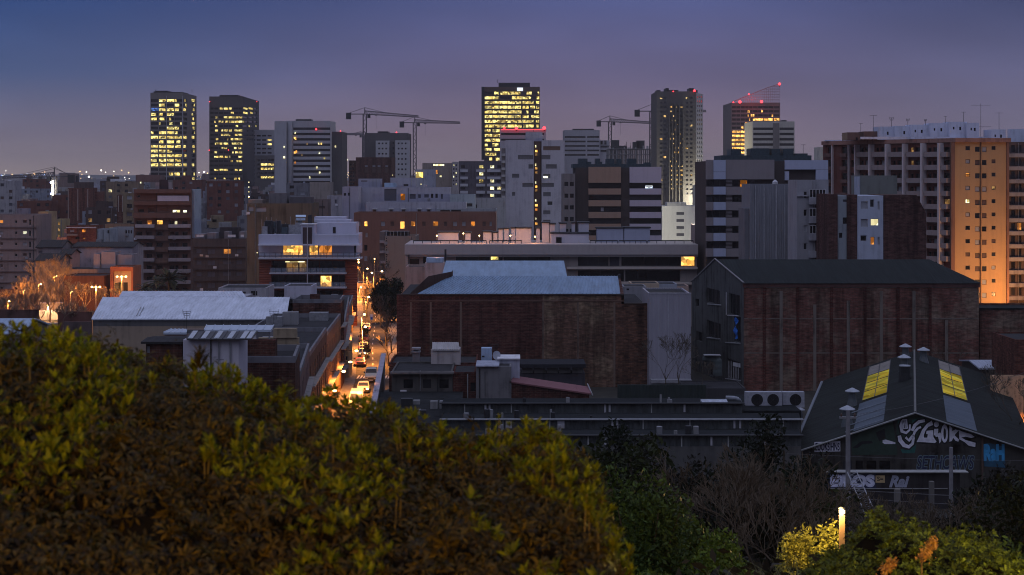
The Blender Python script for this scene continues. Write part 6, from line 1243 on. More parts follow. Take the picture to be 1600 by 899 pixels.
t = bld('fence', 'dark green sheet fence below the pale sheet wall', 'fence', 965, 1103, 602, 214, .6, sheet((.03, .042, .04), 0, .4, .6, name='green_fence_sheet'), [], par=.05)
t = bld('house', 'dark sooty link building between the centre and right brick warehouses', 'house', 1070, 1165, 607, 218, 8, plaster((.05, .05, .055)), [], par=.1)
# sawtooth workshop
t = thing('factory', 'long low sawtooth workshop with dark roofs and narrow bands of dirty glass', 'factory', (X(980, 165), 168, 0)); FOOT.append((-8, 34, 148, 198))
M_dg = sheet((.075, .085, .09), 0, .32, .6, name='dirty_clerestory_sheet', var=.75, amp=.02)
baysD = [(150, 681, 698, 690), (163.5, 656, 671, 655), (177, 631, 645.5, 631)]
xl = lambda d, p: X(p, d)
for k, (d, yt, yb, _) in enumerate(baysD):
    zt_, zb_ = Z(yt, d), Z(yb, d); nd = 163.4 if k == 0 else (176.9 if k == 1 else 190); zn = Z((671, 645.5, 622.5)[k], nd); R_ = (1252, 1252, 1160)[k]
    a, b_ = xl(d, 690), xl(d, R_)
    mb = MB(); mb.box(a, b_, d, d + .3, 0, zb_); mb.build('lower_wall', plaster((.10, .10, .10)), t)
    mb = MB(); mb.box(a, b_, d + .05, d + .25, zb_ + .004, zt_ - .004); mb.build('clerestory', M_dg, t)
    mb = MB(); mb.box(a - .2, b_ + .2, d - .35, d + .3, zt_, zt_ + .08); mb.build('fascia', plain('pale_fascia', (.24, .25, .27)) if k == 1 else plain('black_fascia', (.012, .013, .014)), t)
    mb = MB(); mb.quad((a, d + .3, zt_ + .05), (b_, d + .3, zt_ + .05), (xl(nd, R_ - 4), nd, zn), (xl(nd, 694), nd, zn)); mb.build('roof', plaster((.012, .015, .017), name='tarred_roof', var=.4), t)
    # mullions, pale frames, boarded panes
    for i, px in enumerate(rng(700 + 13 * k, 8, 73)):
        if px > R_ - 4 or (i + k) % 3 == 1: continue
        mb = MB(); mb.box(xl(d, px) - .06, xl(d, px) + .06, d - .03, d + .04, zb_, zt_); mb.build('mullion', plain('weathered_white', (.34, .35, .36)), t)
    for px, w_, mt in (((871, 11, M_white), (943, 12, M_white), (1110, 3, M_white), (1194, 2, M_white)), ((871, 11, M_white), (955, 3.5, M_white), (963, 3, M_white), (1146, 3, M_white), (1155, 3, M_white), (779, 4, M_white), (790, 10, M_white)), ((944, 3, M_white), (951, 3, M_white), (757, 3, M_white), (763.5, 3, M_white), (1068, 3, M_white)))[k]:
        mb = MB(); mb.box(xl(d, px), xl(d, px + w_), d - .06, d + .03, zb_ + .1, zt_ - .1); mb.build('boarded_pane' if w_ > 5 else 'window_frame', plain('weathered_white_board', (.42, .42, .47)), t)
mb = MB(); mb.quad((xl(190, 694), 190, 0), (xl(190, 1156), 190, 0), (xl(190, 1156), 190, Z(622.5, 190)), (xl(190, 694), 190, Z(622.5, 190))); mb.quad((xl(150, 1252), 150, 0), (xl(190, 1248), 190, 0), (xl(190, 1248), 190, 5), (xl(150, 1252), 150, 5)); mb.quad((xl(190, 694), 190, 0), (xl(150, 690), 150, 0), (xl(150, 690), 150, 5), (xl(190, 694), 190, 5)); mb.build('end_wall', C_g1, t)
mb = MB(); mb.box(xl(177, 1160) + .1, xl(177, 1252), 177.1, 190, 0, Z(638, 179)); mb.build('flat_roof', plaster((.012, .015, .017), name='tarred_roof', var=.4), t)
for k in range(22):
    j_ = R.choice((0, 1, 2)); d = baysD[j_][0]; px_ = R.uniform(705, 1140); z_ = Z(baysD[j_][1], d); x_ = X(px_, d); s_ = R.uniform(.08, .3); mb = MB(); mb.tube((x_, d + 1.2, z_ - .4), (x_, d + 1.2, z_ + R.uniform(.25, .9)), s_, None, 8); mb.build('vent', R.choice((M_dark, M_steel, M_conc, M_dark)), t)
t = thing('roof_hatch', 'tilted pale metal hatch on the dark workshop roof', 'roof hatch', (X(1119, 178), 180, Z(642, 178))); mb = MB(); a = [(X(1097, 178), 179.5, Z(627, 178)), (X(1138, 178), 179.5, Z(627, 178)), (X(1142.5, 178), 178, Z(640, 178)), (X(1103, 178), 178, Z(640, 178))]; mb.add(a + [(p[0], p[1] + .1, p[2] - .3) for p in a], [(3, 2, 1, 0), (4, 5, 6, 7), (0, 1, 5, 4), (2, 3, 7, 6), (1, 2, 6, 5), (3, 0, 4, 7)]); mb.build('lid', plain('hatch_metal', (.42, .46, .55), .4), t)
mb = MB(); mb.box(X(1103, 178), X(1142, 178), 178.1, 180, Z(645, 178), Z(641, 178)); mb.build('kerb', M_dark, t)
t = thing('duct', 'bent pale ventilation pipe beside the tilted hatch', 'duct', (X(1155, 184), 184, Z(642, 184))); mb = MB(); pts = [(X(1134, 184), 184, Z(622, 184)), (X(1148, 184), 184, Z(622.5, 184)), (X(1153.5, 184), 184, Z(624.5, 184)), (X(1156, 184), 184, Z(629, 184)), (X(1156.5, 184), 184, Z(643, 184))]; mb.path(pts, .26, 10); mb.build('pipe', plain('pale_duct', (.25, .27, .31), .45, .3), t)
for i, (a, b_, d) in enumerate(((1165, 1222, 181), (1223, 1257, 181.6))):
    t = thing('air_conditioner', ('wide white air conditioning unit with round fans behind the workshop', 'white air conditioning unit with one round fan beside the graffiti shed')[i], 'air conditioner', (X((a + b_) / 2, d), d, Z(638, d)))
    mb = MB(); mb.box(X(a, d), X(b_, d), d, d + 1, Z(637, d), Z(613, d)); mb.build('casing', plain('ac_casing', (.34, .35, .40), .5), t)
    for px in ((1183, 1208) if i == 0 else (1243,)):
        mb = MB(); c = (X(px, d), d - .02, Z(625, d)); rr = .66; mb.v = [(c[0] + rr * math.cos(q * .3307), c[1], c[2] + rr * math.sin(q * .3307)) for q in range(19)]; mb.f = [tuple(range(19))]; mb.m = [0]; fo = mb.build('fan', plain('fan_black', (.012, .012, .014), .6), t)
        mb = MB(); 
        for q in range(4): a2 = q * math.pi / 4; mb.tube((c[0] - rr * math.cos(a2), c[1] - .02, c[2] - rr * math.sin(a2)), (c[0] + rr * math.cos(a2), c[1] - .02, c[2] + rr * math.sin(a2)), .012, None, 4)
        g_ = mb.build('grille', M_dark, fo, at=world_loc(t)); g_.location = (0, 0, 0)
for i, (px, py, d) in enumerate(((1216, 610, 190), (1227, 618, 187), (1247, 634, 184), (1209, 636, 182))):
    t = thing('roof_vent', ('tall grey roof vent before the wide air conditioning unit', 'squat grey roof vent right of the tall one', 'low conical roof vent beside the graffiti shed eave', 'flat pale roof vent left of the squat grey ones')[i], 'roof vent', (X(px, d), d, Z(py + 22, d)))
    mb = MB(); mb.lathe((X(px, d), d, Z(py + 22, d)), [(.55, 0), (.5, .9), (.38, 1.1)], 8); mb.build('base', plain('vent_grey', (.16, .18, .21), .5, .3), t)
    mb = MB(); mb.lathe((X(px, d), d, Z(py + 22, d) + 1.1), [(.78, .0), (.75, .08), (.1, .38)], 10); mb.build('cap', plain('vent_pale', (.35, .37, .42), .4, .3), t)

# ------------------------------------------------------------------ graffiti shed
t = thing('shed', 'graffiti painted gabled shed with two yellow lit skylights', 'shed', (45, 185, 0)); FOOT.append((26, 66, 156, 214)); SHED = t
D0, LD, XR, ZR, DX, HW, DZ = 158.0, 54.0, X(1430, 158), Z(643.5, 158), 13.3, X(1430, 158) - X(1247, 158), 3.75
def rp(s, u, off=0.0):     # u<0 left slope, u>0 right slope, |u|=1 at the eave
    return (XR + DX * s + u * HW, D0 + LD * s, ZR - abs(u) * DZ + off)
M_asb = sheet((.016, .021, .020), 1, .45, .7, name='dark_fibre_sheet', var=.9, amp=.06)
M_tr = sheet((.085, .11, .14), 1, .45, .5, name='grey_blue_fibre_sheet', var=.35, amp=.03)
for sg in (-1, 1):
    mb = MB(); s0, s1 = -.012, 1.01
    a, b_, c, d = rp(s0, 0), rp(s0, sg * 1.04), rp(s1, sg * 1.04), rp(s1, 0)
    mb.add([a, b_, c, d] + [(p[0], p[1], p[2] - .15) for p in (a, b_, c, d)], [(0, 1, 2, 3), (7, 6, 5, 4), (0, 4, 5, 1), (1, 5, 6, 2), (2, 6, 7, 3)]); mb.build('roof', M_asb, t)
    for k, (s0, s1, u0, u1, mt, nm) in enumerate(((0.005, .36, .27, .53, M_tr, 'roof_sheet'), (.80, .97, .27, .51, plaster((.22, .20, .18), rough=.5, name='unlit_skylight'), 'skylight'))):
        mb = MB(); P4 = [rp(s0, sg * u0, .03), rp(s0, sg * u1, .03), rp(s1, sg * u1, .03), rp(s1, sg * u0, .03)]; mb.quad(*P4); mb.build(nm, mt, t)
    mb = MB(); mb.quad(rp(.385, sg * .27, .035), rp(.385, sg * .51, .035), rp(.79, sg * .51, .035), rp(.79, sg * .27, .035)); sk_ = mb.build('skylight', emit('lit_skylight', (.56, .52, .09), .40, scale=.6, lo=.45, hi=1.15), t)
    mb = MB()
    for u in (.27, .39, .51): mb.tube(rp(.385, sg * u, .07), rp(.97, sg * u, .07), .05, None, 4)
    for s in (.385, .52, .66, .79, .97): mb.tube(rp(s, sg * .27, .07), rp(s, sg * .51, .07), .045, None, 4)
    f_ = mb.build('frame', M_framed, sk_, at=world_loc(t)); f_.location = (0, 0, 0)
    for s in (.02, .09, .17, .25): mb = MB(); mb.tube(rp(s, sg * .27, .1), rp(s, sg * .6, .1), .06, None, 4); mb.build('sheet_lap', plain('pale_lap', (.20, .23, .27)), t) if sg < 0 else None
mb = MB(); mb.tube(rp(-.012, 0, .05), rp(1.01, 0, .05), .13, None, 6); mb.build('ridge_cap', plain('ridge_metal', (.15, .15, .14)), t)
mb = MB()
for sg in (-1, 1): mb.tube(rp(-.013, 0, -.02), rp(-.013, sg * 1.04, -.02), .09, None, 5)
mb.build('verge_trim', plain('verge_pale', (.26, .27, .27)), t)
mb = MB(); mb.tube(rp(-.012, -1.06, -.1), rp(1.0, -1.06, -.1), .2, None, 8); mb.build('gutter', plain('gutter_grey', (.17, .19, .22), .5), t)
mb = MB(); zb = ZR - DZ
mb.add([(XR - HW, D0, 0), (XR + HW, D0, 0), (XR + HW, D0, zb - .1), (XR, D0, ZR - .1), (XR - HW, D0, zb - .1)], [(0, 1, 2, 3, 4)])
mb.quad((XR - HW + DX, D0 + LD, 0), (XR - HW, D0, 0), (XR - HW, D0, zb - .15), (XR - HW + DX, D0 + LD, zb - .15)); mb.quad((XR + HW, D0, 0), (XR + HW + DX, D0 + LD, 0), (XR + HW + DX, D0 + LD, zb - .15), (XR + HW, D0, zb - .15))
mb.add([(XR + HW + DX, D0 + LD, 0), (XR - HW + DX, D0 + LD, 0), (XR - HW + DX, D0 + LD, zb - .15), (XR + DX, D0 + LD, ZR - .16), (XR + HW + DX, D0 + LD, zb - .15)], [(0, 1, 2, 3, 4)])
mb.build('wall', plaster((.050, .048, .046), name='grimy_wall', var=.5, scale=.6), t)
def wallpoly(nm, pts, mat, off, sc=1.0, y=D0):
    """flat paint on the gable wall, given in photo pixels"""
    P_ = [(X(a, y), Z(b_, y)) for a, b_ in pts]; cx_ = sum(p[0] for p in P_) / len(P_); cz_ = sum(p[1] for p in P_) / len(P_)
    mb = MB(); mb.v = [(cx_ + (p[0] - cx_) * sc, y - off, cz_ + (p[1] - cz_) * sc) for p in P_]; mb.f = [tuple(range(len(P_)))]; mb.m = [0]; return mb, nm, mat
def paint(nm, polys, mat, off, grow=0.0, y=D0, parent=None):
    mb = MB()
    for pts in polys:
        P_ = [Vector((X(a, y), Z(b_, y))) for a, b_ in pts]; n = len(P_)
        if sum(P_[i].x * P_[(i + 1) % n].y - P_[(i + 1) % n].x * P_[i].y for i in range(n)) < 0: P_.reverse()
        Q_ = []
        for i in range(n):
            e1_ = (P_[i] - P_[i - 1]).normalized(); e2_ = (P_[(i + 1) % n] - P_[i]).normalized(); nn = Vector((e1_.y + e2_.y, -e1_.x - e2_.x)); nn = nn.normalized() if nn.length > 1e-4 else Vector((0, 0)); Q_.append(P_[i] + nn * grow)
        k = len(mb.v); mb.v += [(p.x, y - off, p.y) for p in Q_]; mb.f.append(tuple(range(k, k + n))); mb.m.append(0)
    return mb.build(nm, mat, parent or t)
P_w = plain('graffiti_white', (.72, .72, .82), .7); P_k = plain('graffiti_black', (.012, .014, .018), .7); P_t = plain('graffiti_teal', (.02, .11, .10), .7); P_g = plain('graffiti_green', (.028, .055, .042), .7); P_b = plain('graffiti_blue', (.05, .36, .72), .7); P_n = plain('graffiti_navy', (.02, .028, .075), .7)
def g(pts, ox=1400, oy=630, s=5.995): return [(ox + a / s, oy + b_ / s) for a, b_ in pts]
paint('graffiti', [[(1331, 679), (1395, 659), (1402, 704), (1402, 711), (1331, 711)], g([(5, 165), (60, 120), (100, 130), (150, 90), (290, 140), (250, 250), (190, 370), (150, 430), (60, 430), (5, 380)])], P_g, .004)
paint('graffiti', [g([(20, 160), (50, 130), (35, 260), (15, 230)]), g([(40, 430), (110, 440), (190, 390), (175, 470), (60, 470)]), g([(150, 160), (250, 130), (290, 150), (230, 200), (170, 260)])], P_t, .007)
def ellipse(cx_, cy_, rx, ry, n=26, rot=0): return [(cx_ + rx * math.cos(q * 2 * math.pi / n) * math.cos(rot) - ry * math.sin(q * 2 * math.pi / n) * math.sin(rot), cy_ + rx * math.cos(q * 2 * math.pi / n) * math.sin(rot) + ry * math.sin(q * 2 * math.pi / n) * math.cos(rot)) for q in range(n)]
def band_(path, w_):       # thick brush stroke along a path
    L_, R_ = [], []
    for i, p in enumerate(path):
        a = Vector(path[max(0, i - 1)]); b_ = Vector(path[min(len(path) - 1, i + 1)]); d = (b_ - a).normalized(); ww = w_ * (.8 + .2 * math.sin(i)); L_.append((p[0] - d.y * ww, p[1] + d.x * ww)); R_.append((p[0] + d.y * ww, p[1] - d.x * ww))
    return L_ + R_[::-1]
letters = [
 [(192, 366), (215, 318), (244, 250), (288, 195), (336, 164), (347, 206), (304, 222), (276, 258), (260, 300), (262, 324), (292, 324), (298, 292), (282, 290), (286, 260), (348, 254), (350, 318), (380, 362), (364, 374), (250, 366)],
 ellipse(378, 200, 24, 26, 18), [(357, 242), (396, 240), (394, 284), (414, 275), (428, 302), (422, 358), (406, 378), (400, 342), (392, 314), (374, 318), (356, 296)],
 [(500, 206), (526, 236), (526, 262), (556, 248), (590, 256), (562, 284), (548, 300), (592, 344), (584, 362), (558, 354), (536, 326), (522, 356), (500, 362)],
 [(588, 250), (620, 268), (700, 290), (738, 318), (706, 326), (650, 315), (612, 322), (650, 346), (745, 372), (742, 412), (682, 400), (640, 364), (592, 338)]]
outO = ellipse(455, 285, 32, 86, 28); inO = ellipse(456, 288, 12, 52, 28)
char = [band_([(60, 165), (45, 215), (55, 265), (95, 280), (128, 250), (130, 200)], 15), band_([(30, 305), (40, 350), (75, 395), (120, 410), (155, 380), (165, 320)], 20), band_([(90, 320), (120, 350), (165, 300)], 15), band_([(270, 165), (215, 175), (175, 210), (150, 260)], 16), band_([(235, 225), (205, 235), (175, 270), (160, 310)], 12), [(58, 150), (104, 150), (110, 240), (60, 245)]]
paint('graffiti', [g(p) for p in letters + [outO]] + [g(p) for p in char], P_k, .010, .16)
paint('graffiti', [g(p) for p in letters + [outO]] + [g(p) for p in char], P_w, .014)
paint('graffiti', [g(inO), g([(72, 160), (78, 160), (82, 235), (74, 235)]), g([(88, 160), (94, 160), (98, 235), (90, 235)])], P_k, .018)
paint('graffiti', [[(1332, 700), (1345, 690), (1362, 689), (1364, 693), (1348, 694), (1341, 700)], [(1368, 676), (1382, 670), (1384, 684), (1374, 690)]], P_k, .008)
paint('graffiti', [[(1379, 688), (1384, 687), (1399, 691.5), (1399, 694), (1382, 694), (1379, 692)]], P_w, .016)
# lettering from the built-in typeface
dg = None
def words(body, x0, y0, x1, y1, mat, off, parent, y=D0, bold=.02, nm='graffiti', shear=0.0):
    """word stretched over the photo rectangle, as flat paint on the wall"""
    c = bpy.data.curves.new(nm, 'FONT'); c.body = body; c.offset = bold; c.resolution_u = 4; c.shear = shear; c.fill_mode = 'FRONT'
    o = bpy.data.objects.new(nm, c); COL.objects.link(o); me = bpy.data.meshes.new_from_object(o.evaluated_get(bpy.context.evaluated_depsgraph_get())); COL.objects.unlink(o); bpy.data.objects.remove(o)
    vx = [v.co.x for v in me.vertices]; vy = [v.co.y for v in me.vertices]; ax, bx, ay, by = min(vx), max(vx), min(vy), max(vy); ol = world_loc(parent)
    for v in me.vertices:
        fx, fy = (v.co.x - ax) / (bx - ax), (v.co.y - ay) / (by - ay); v.co = (X(x0 + (x1 - x0) * fx, y) - ol.x, y - off - ol.y, Z(y1 + (y0 - y1) * fy, y) - ol.z)
    me.materials.clear(); me.materials.append(mat); r = bpy.data.objects.new(nm, me); COL.objects.link(r); r.parent = parent; return r
paint('graffiti', [[(1272.5, 691), (1313, 689.5), (1313, 705.5), (1272.5, 706.5)]], P_w, .004)
words('EUOKSiHNS', 1274, 692, 1312, 704.5, P_n, .008, t, bold=.03)
words('SETHCAWS', 1431.5, 711, 1523, 735, plain('graffiti_pale_line', (.13, .19, .22), .7), .006, t, bold=.06, shear=.2); words('SETHCAWS', 1432.5, 712.5, 1522, 733.5, P_n, .010, t, bold=.01, shear=.2)
paint('graffiti', [[(1536, 696), (1541, 692.5), (1548, 693), (1570, 699), (1571, 731), (1538, 729)]], plain('graffiti_blue_ground', (.02, .09, .16), .7), .004)
words('RaH', 1537, 694, 1569.5, 721, P_b, .010, t, bold=.07)
C_hs = K['d']
for a, b_ in ((1317, 1331), (1337, 1348), (1354, 1369), (1374, 1391)): mb = MB(); mb.box(X(a, D0), X(b_, D0), D0 - .03, D0 - .002, Z(736, D0), Z(720, D0)); mb.build('window', K['d'], t)
mb = MB(); mb.box(X(1533, D0 - .1), X(1535.5, D0), D0 - .25, D0 - .004, 0, Z(684, D0)); mb.build('buttress', plaster((.10, .07, .06)), t)
# roof vents of the shed
def svent(s, u, h, label, r=.55):
    x, y, z = rp(s, u); v = thing('roof_vent', label, 'roof vent', (x, y, z), 'turret vents on the graffiti shed roof')
    mb = MB(); mb.lathe((x, y, z - .2), [(r * 1.25, 0), (r * .8, h * .6), (r * .75, h + .2)], 8); mb.build('base', plain('vent_base', (.09, .105, .115), .5), v)
    mb = MB(); mb.lathe((x, y, z + h), [(r * 1.45, 0), (r * 1.45, .07), (.08, .42)], 12); mb.build('cap', plain('vent_cap', (.33, .36, .41), .4), v)
svent(.90, -.10, 1.5, 'farthest turret vent left of the shed ridge'); svent(.68, -.11, 1.5, 'second farthest turret vent left of the shed ridge'); svent(.84, .10, 1.4, 'turret vent right of the shed ridge')
svent(.36, -.60, 1.6, 'turret vent left of the left yellow skylight'); svent(.11, -.60, 1.6, 'turret vent nearest the front on the left roof slope')
x, y, z = rp(.50, -.10); v = thing('roof_vent', 'black round pot vent with a pale rim beside the shed ridge', 'roof vent', (x, y, z)); mb = MB(); mb.lathe((x, y, z), [(.75, -.2), (.62, .9), (.62, 1.6)], 12); mb.build('pot', plain('pot_black', (.02, .022, .026), .6), v); mb = MB(); mb.lathe((x, y, z + 1.6), [(.66, 0), (.66, .12)], 12); mb.build('rim', plain('vent_cap', (.33, .36, .41), .4), v)
# low wall building with graffiti in front of the shed
DL = 150.0
t2_ = thing('wall', 'low navy painted wall with bubble letter graffiti below the shed', 'wall', (X(1385, DL), DL, 0))
mb = MB(); mb.box(X(1291, DL), X(1500, DL), DL, DL + .4, 0, Z(738.5, DL)); mb.build('wall', plaster((.035, .032, .035), name='dark_painted_wall', var=.4), t2_)
mb = MB(); mb.box(X(1290, DL), X(1512, DL), DL - .3, DL + .9, Z(738.5, DL) + .002, Z(737, DL)); mb.build('coping', plain('pale_coping', (.28, .28, .28)), t2_)
mb = MB(); mb.box(X(1290, DL), X(1480, DL), DL - .15, DL - .003, Z(764, DL), Z(763, DL)); mb.build('ledge', plain('pale_coping', (.28, .28, .28)), t2_)
mb = MB(); mb.quad((X(1292, DL), DL - .004, Z(763, DL)), (X(1369, DL), DL - .004, Z(763, DL)), (X(1369, DL), DL - .004, Z(739, DL)), (X(1292, DL), DL - .004, Z(739, DL))); mb.build('painted_ground', P_n, t2_)
words('EiROS', 1297, 741.5, 1367, 761.5, plain('graffiti_lilac', (.6, .62, .8), .7), .010, t2_, y=DL, bold=.075)
words('EiROS', 1299, 743.5, 1365, 759.5, plain('graffiti_lilac_pale', (.7, .72, .88), .7), .014, t2_, y=DL, bold=.03)
words('Rai', 1389, 743, 1421, 762, plain('graffiti_grey', (.34, .36, .46), .7), .008, t2_, y=DL, bold=.05, shear=.3)
mb = MB(); mb.quad((X(1368, DL), DL - .02, Z(754.5, DL)), (X(1382.5, DL), DL - .02, Z(754.5, DL)), (X(1382.5, DL), DL - .02, Z(743, DL)), (X(1368, DL), DL - .02, Z(743, DL))); pn = mb.build('sign', plain('sign_cream', (.52, .38, .20), .6), t2_)
words('S=', 1370.5, 745, 1380, 752, P_k, .024, t2_, y=DL, bold=.02, nm='sign_lettering')
mb = MB(); mb.box(X(1300, 154), X(1560, 154), 153.4, 154, 0, Z(772, 154) + 0); mb.build('rear_wall', plaster((.06, .055, .05)), t2_)
for k, px in enumerate((1403, 1455, 1508)):
    if px != 1403: continue
    mb = MB(); mb.box(X(px - 4, 130), X(px + 4, 130), 130, 130.5, 0, Z(765, 130)); o = mb.build('gate_post', plaster((.17, .16, .15)), None, at=(X(px, 130), 130, 0)); tag(o, 'concrete gate post below the bubble letter wall', 'post')
mb = MB(); mb.box(X(1453, 133), X(1460, 133), 133, 133.4, 0, Z(753, 133)); o = mb.build('gate_post', plaster((.13, .125, .12)), None, at=(X(1456, 133), 133, 0)); tag(o, 'slim concrete post right of the bubble letter wall', 'post')

# ------------------------------------------------------------------ poles, wires
def pole(px, ytop, D, label, r=.15, arm=True):
    z0_ = ground_z(X(px, D), D) - .3; zt_ = Z(ytop, D); x = X(px, D); p_ = thing('utility_pole', label, 'pole', (x, D, z0_))
    mb = MB(); mb.tube((x, D, z0_), (x, D, zt_), r * 1.15, r * .85, 8); mb.build('shaft', plain('pole_concrete', (.22, .22, .24), .8), p_)
    if arm: mb = MB(); mb.box(x - .5, x + .5, D - .06, D + .06, zt_ - .5, zt_ - .38); mb.build('crossarm', M_steel, p_)
    for s_ in ((-.4, .4) if arm else (0,)): mb = MB(); mb.lathe((x + s_, D, zt_ - .38), [(.05, 0), (.06, .12), (.03, .2)], 8); mb.build('insulator', plain('insulator_brown', (.1, .06, .05), .3), p_)
    return p_, x, D, zt_
p1 = pole(1325, 641, 96, 'tall pale concrete pole in front of the graffiti shed', .15); p2 = pole(1486, 699, 112, 'shorter grey pole before the blue graffiti', .15, False)
mb = MB(); D = 94; a0, a1 = Vector((X(1324, D), D, Z(738, D))), Vector((X(1366, 90), 90, Z(836, 90))); a2 = a0 + Vector((.5, 0, .1)); a3 = a1 + Vector((.55, 0, .15))
mb.tube(a0, a1, .035, None, 5); mb.tube(a2, a3, .035, None, 5)
for k in range(16): f0, f1 = k / 16, (k + .5) / 16; mb.tube(a0.lerp(a1, f0), a2.lerp(a3, f1), .02, None, 4, 0, False); mb.tube(a2.lerp(a3, f1), a0.lerp(a1, f0 + 1 / 16), .02, None, 4, 0, False)
o = mb.build('lattice_strut', plain('strut_steel', (.30, .31, .34), .45, .4), None, at=a1); tag(o, 'leaning steel lattice strut bracing the tall pale pole', 'strut')
def wire(p, q, sag, label, r=.02):
    mb = MB(); p, q = Vector(p), Vector(q); n = 14; pts = [p.lerp(q, i / n) - Vector((0, 0, sag * 4 * (i / n) * (1 - i / n))) for i in range(n + 1)]; mb.path(pts, r, 4); o = mb.build('overhead_wire', plain('wire_grey', (.14, .14, .15), .6), None, at=p); tag(o, label, 'wire', 'overhead wires at lower right')
wire((X(1290, 98), 98, Z(763.5, 98)), (X(1640, 98), 98, Z(781, 98)), .05, 'upper pale wire crossing below the bubble letter wall', .022)
wire((X(1300, 96), 96, Z(776, 96)), (X(1640, 96), 96, Z(793, 96)), .1, 'lower dark wire crossing below the bubble letter wall', .018)
wire((p1[1], p1[2], p1[3] - .3), (X(1640, 100), 100, Z(566, 100)), .5, 'wire rising from the tall pole to the right edge', .01)
wire((X(1230, 100), 100, Z(709, 100)), (X(1640, 104), 104, Z(720, 104)), .1, 'thin dark wire across the graffiti gable', .012)
# ------------------------------------------------------------------ street lamps
HAZE_D = 0.0001
def shade(l, deg=150):
    d = l.data; e, c, s = d.energy, d.color[:], d.shadow_soft_size; n = bpy.data.lights.new('lamp_light', 'SPOT'); n.energy, n.color, n.shadow_soft_size = e, c, s; n.spot_size = rad(deg); n.spot_blend = .35; p, q = l.parent, l.location.copy(); bpy.data.objects.remove(l)
    o = bpy.data.objects.new('lamp_light', n); COL.objects.link(o); o.parent = p; o.location = q; return o
def street_lamp(x, y, h, label, arm=1.0, power=2600, heads=1, group='sodium street lamps', z0=0, r=.22, col=SOD):
    power *= .48 if y > 300 and x < -60 else (1.3 if y > 300 else 3)
    l = thing('street_lamp', label, 'street lamp', (x, y, z0), group)
    mb = MB(); mb.tube((x, y, z0), (x, y, z0 + h), .11, .07, 8); mb.build('post', plain('lamp_post_grey', (.30, .29, .27), .6, .2), l)
    for k in range(heads):
        s = (1,) if heads == 1 else ((-1, 1) if heads == 2 else (-1, 0, 1)); dx = s[k] * abs(arm) if heads > 1 else arm
        mb = MB(); mb.tube((x, y, z0 + h), (x + dx, y, z0 + h + .15), .045, None, 6); mb.build('arm', plain('lamp_post_grey', (.30, .29, .27), .6, .2), l) if dx else None
        mb = MB(); mb.lathe((x + dx, y - .05, z0 + h), [(r * .5, 0), (r, .06), (r * .9, .22), (r * .3, .3)], 10); mb.build('lamp_head', M_sod, l)
        pl_ = point(l, (x + dx, y - .1, z0 + h - .4), power / heads * (1.5 if 150 < y and -60 < x < 90 else 1), col, .2)
        if x > -60 and x < 90 and y > 150: shade(pl_)
    return l
# wall side row and kerb row of the street, as they show in the photograph
sl = [(523, 612, 183, 'nearest lamp on the left house fronts of the street'), (537, 582, 198, 'second lamp on the left house fronts of the street'), (547.5, 567, 211, 'third lamp on the left house fronts of the street'), (557, 549.5, 226, 'fourth lamp on the left house fronts of the street')]
for px, py, D, lb in sl:
    x, z = X(px, D), Z(py, D); l = thing('wall_lamp', lb, 'street lamp', (x - 1.2, D, z), 'lamps on the left house fronts'); mb = MB(); mb.tube((x - 1.5, D, z + .1), (x, D, z + .25), .05, None, 6); mb.build('arm', M_dark, l)
    mb = MB(); mb.lathe((x, D, z), [(.12, 0), (.24, .05), (.22, .16), (.08, .22)], 10); mb.build('lamp_head', M_sod, l); shade(point(l, (x + .9, D - .05, z - .45), 11000, SOD, .2))
street_lamp(X(566, 262), 262, 6.2, 'kerb lamp above the pale pickup, beside the fourth wall lamp', .5, 2600); street_lamp(X(565, 285), 285, 6.2, 'kerb lamp farther up, at the dark shrubs', .5, 2600)
street_lamp(X(571.5, 320), 320, 6.6, 'kerb lamp left of the white road sign', .6, 3000)
street_lamp(X(583, 348), 348, 10.0, 'tall single arm lamp standing among the bare street trees', 1.9, 6500)
street_lamp(X(573, 372), 372, 8.2, 'single arm lamp before the orange house, nearer of two', 1.2, 4200); street_lamp(X(567.5, 385), 385, 8.4, 'single arm lamp before the orange house, farther of two', 1.0, 4200)
street_lamp(X(556.5, 392), 392, 9.5, 'lamp at the corner of the orange house, partly behind the modern block', .6, 3500)
street_lamp(X(562, 393), 393, 3.4, 'low wall lamp under the orange house window', .3, 2200)
street_lamp(X(190, 352), 352, 8.6, 'three headed plaza lamp in front of the low orange lit house', .95, 9000, 3); street_lamp(X(150, 330), 330, 7.9, 'three headed plaza lamp left of the white ribbed roof', .8, 9000, 3)
street_lamp(X(36, 345), 345, 6.2, 'bright lamp at the foot of the worn beige flats', .4, 6500); street_lamp(X(12, 335), 335, 4.6, 'low lamp at the left edge of the plaza', .3, 4000)
street_lamp(X(75, 342), 342, 3.2, 'small white square headed lamp among the plaza trees', 0, 5500, 1, 'sodium street lamps', col=(1, .62, .3)); street_lamp(X(84, 372), 372, 7.5, 'plaza lamp hidden in the bright bare tree', .6, 6000); street_lamp(X(60, 366), 366, 6, 'plaza lamp behind the leaning dark trees', .6, 4500)
street_lamp(X(110, 350), 350, 5.5, 'plaza lamp before the brown boarded warehouse', .4, 5000)
street_lamp(X(1531, 330), 330, 4.3, 'low lamp at the foot of the orange end wall', 0, 1500)
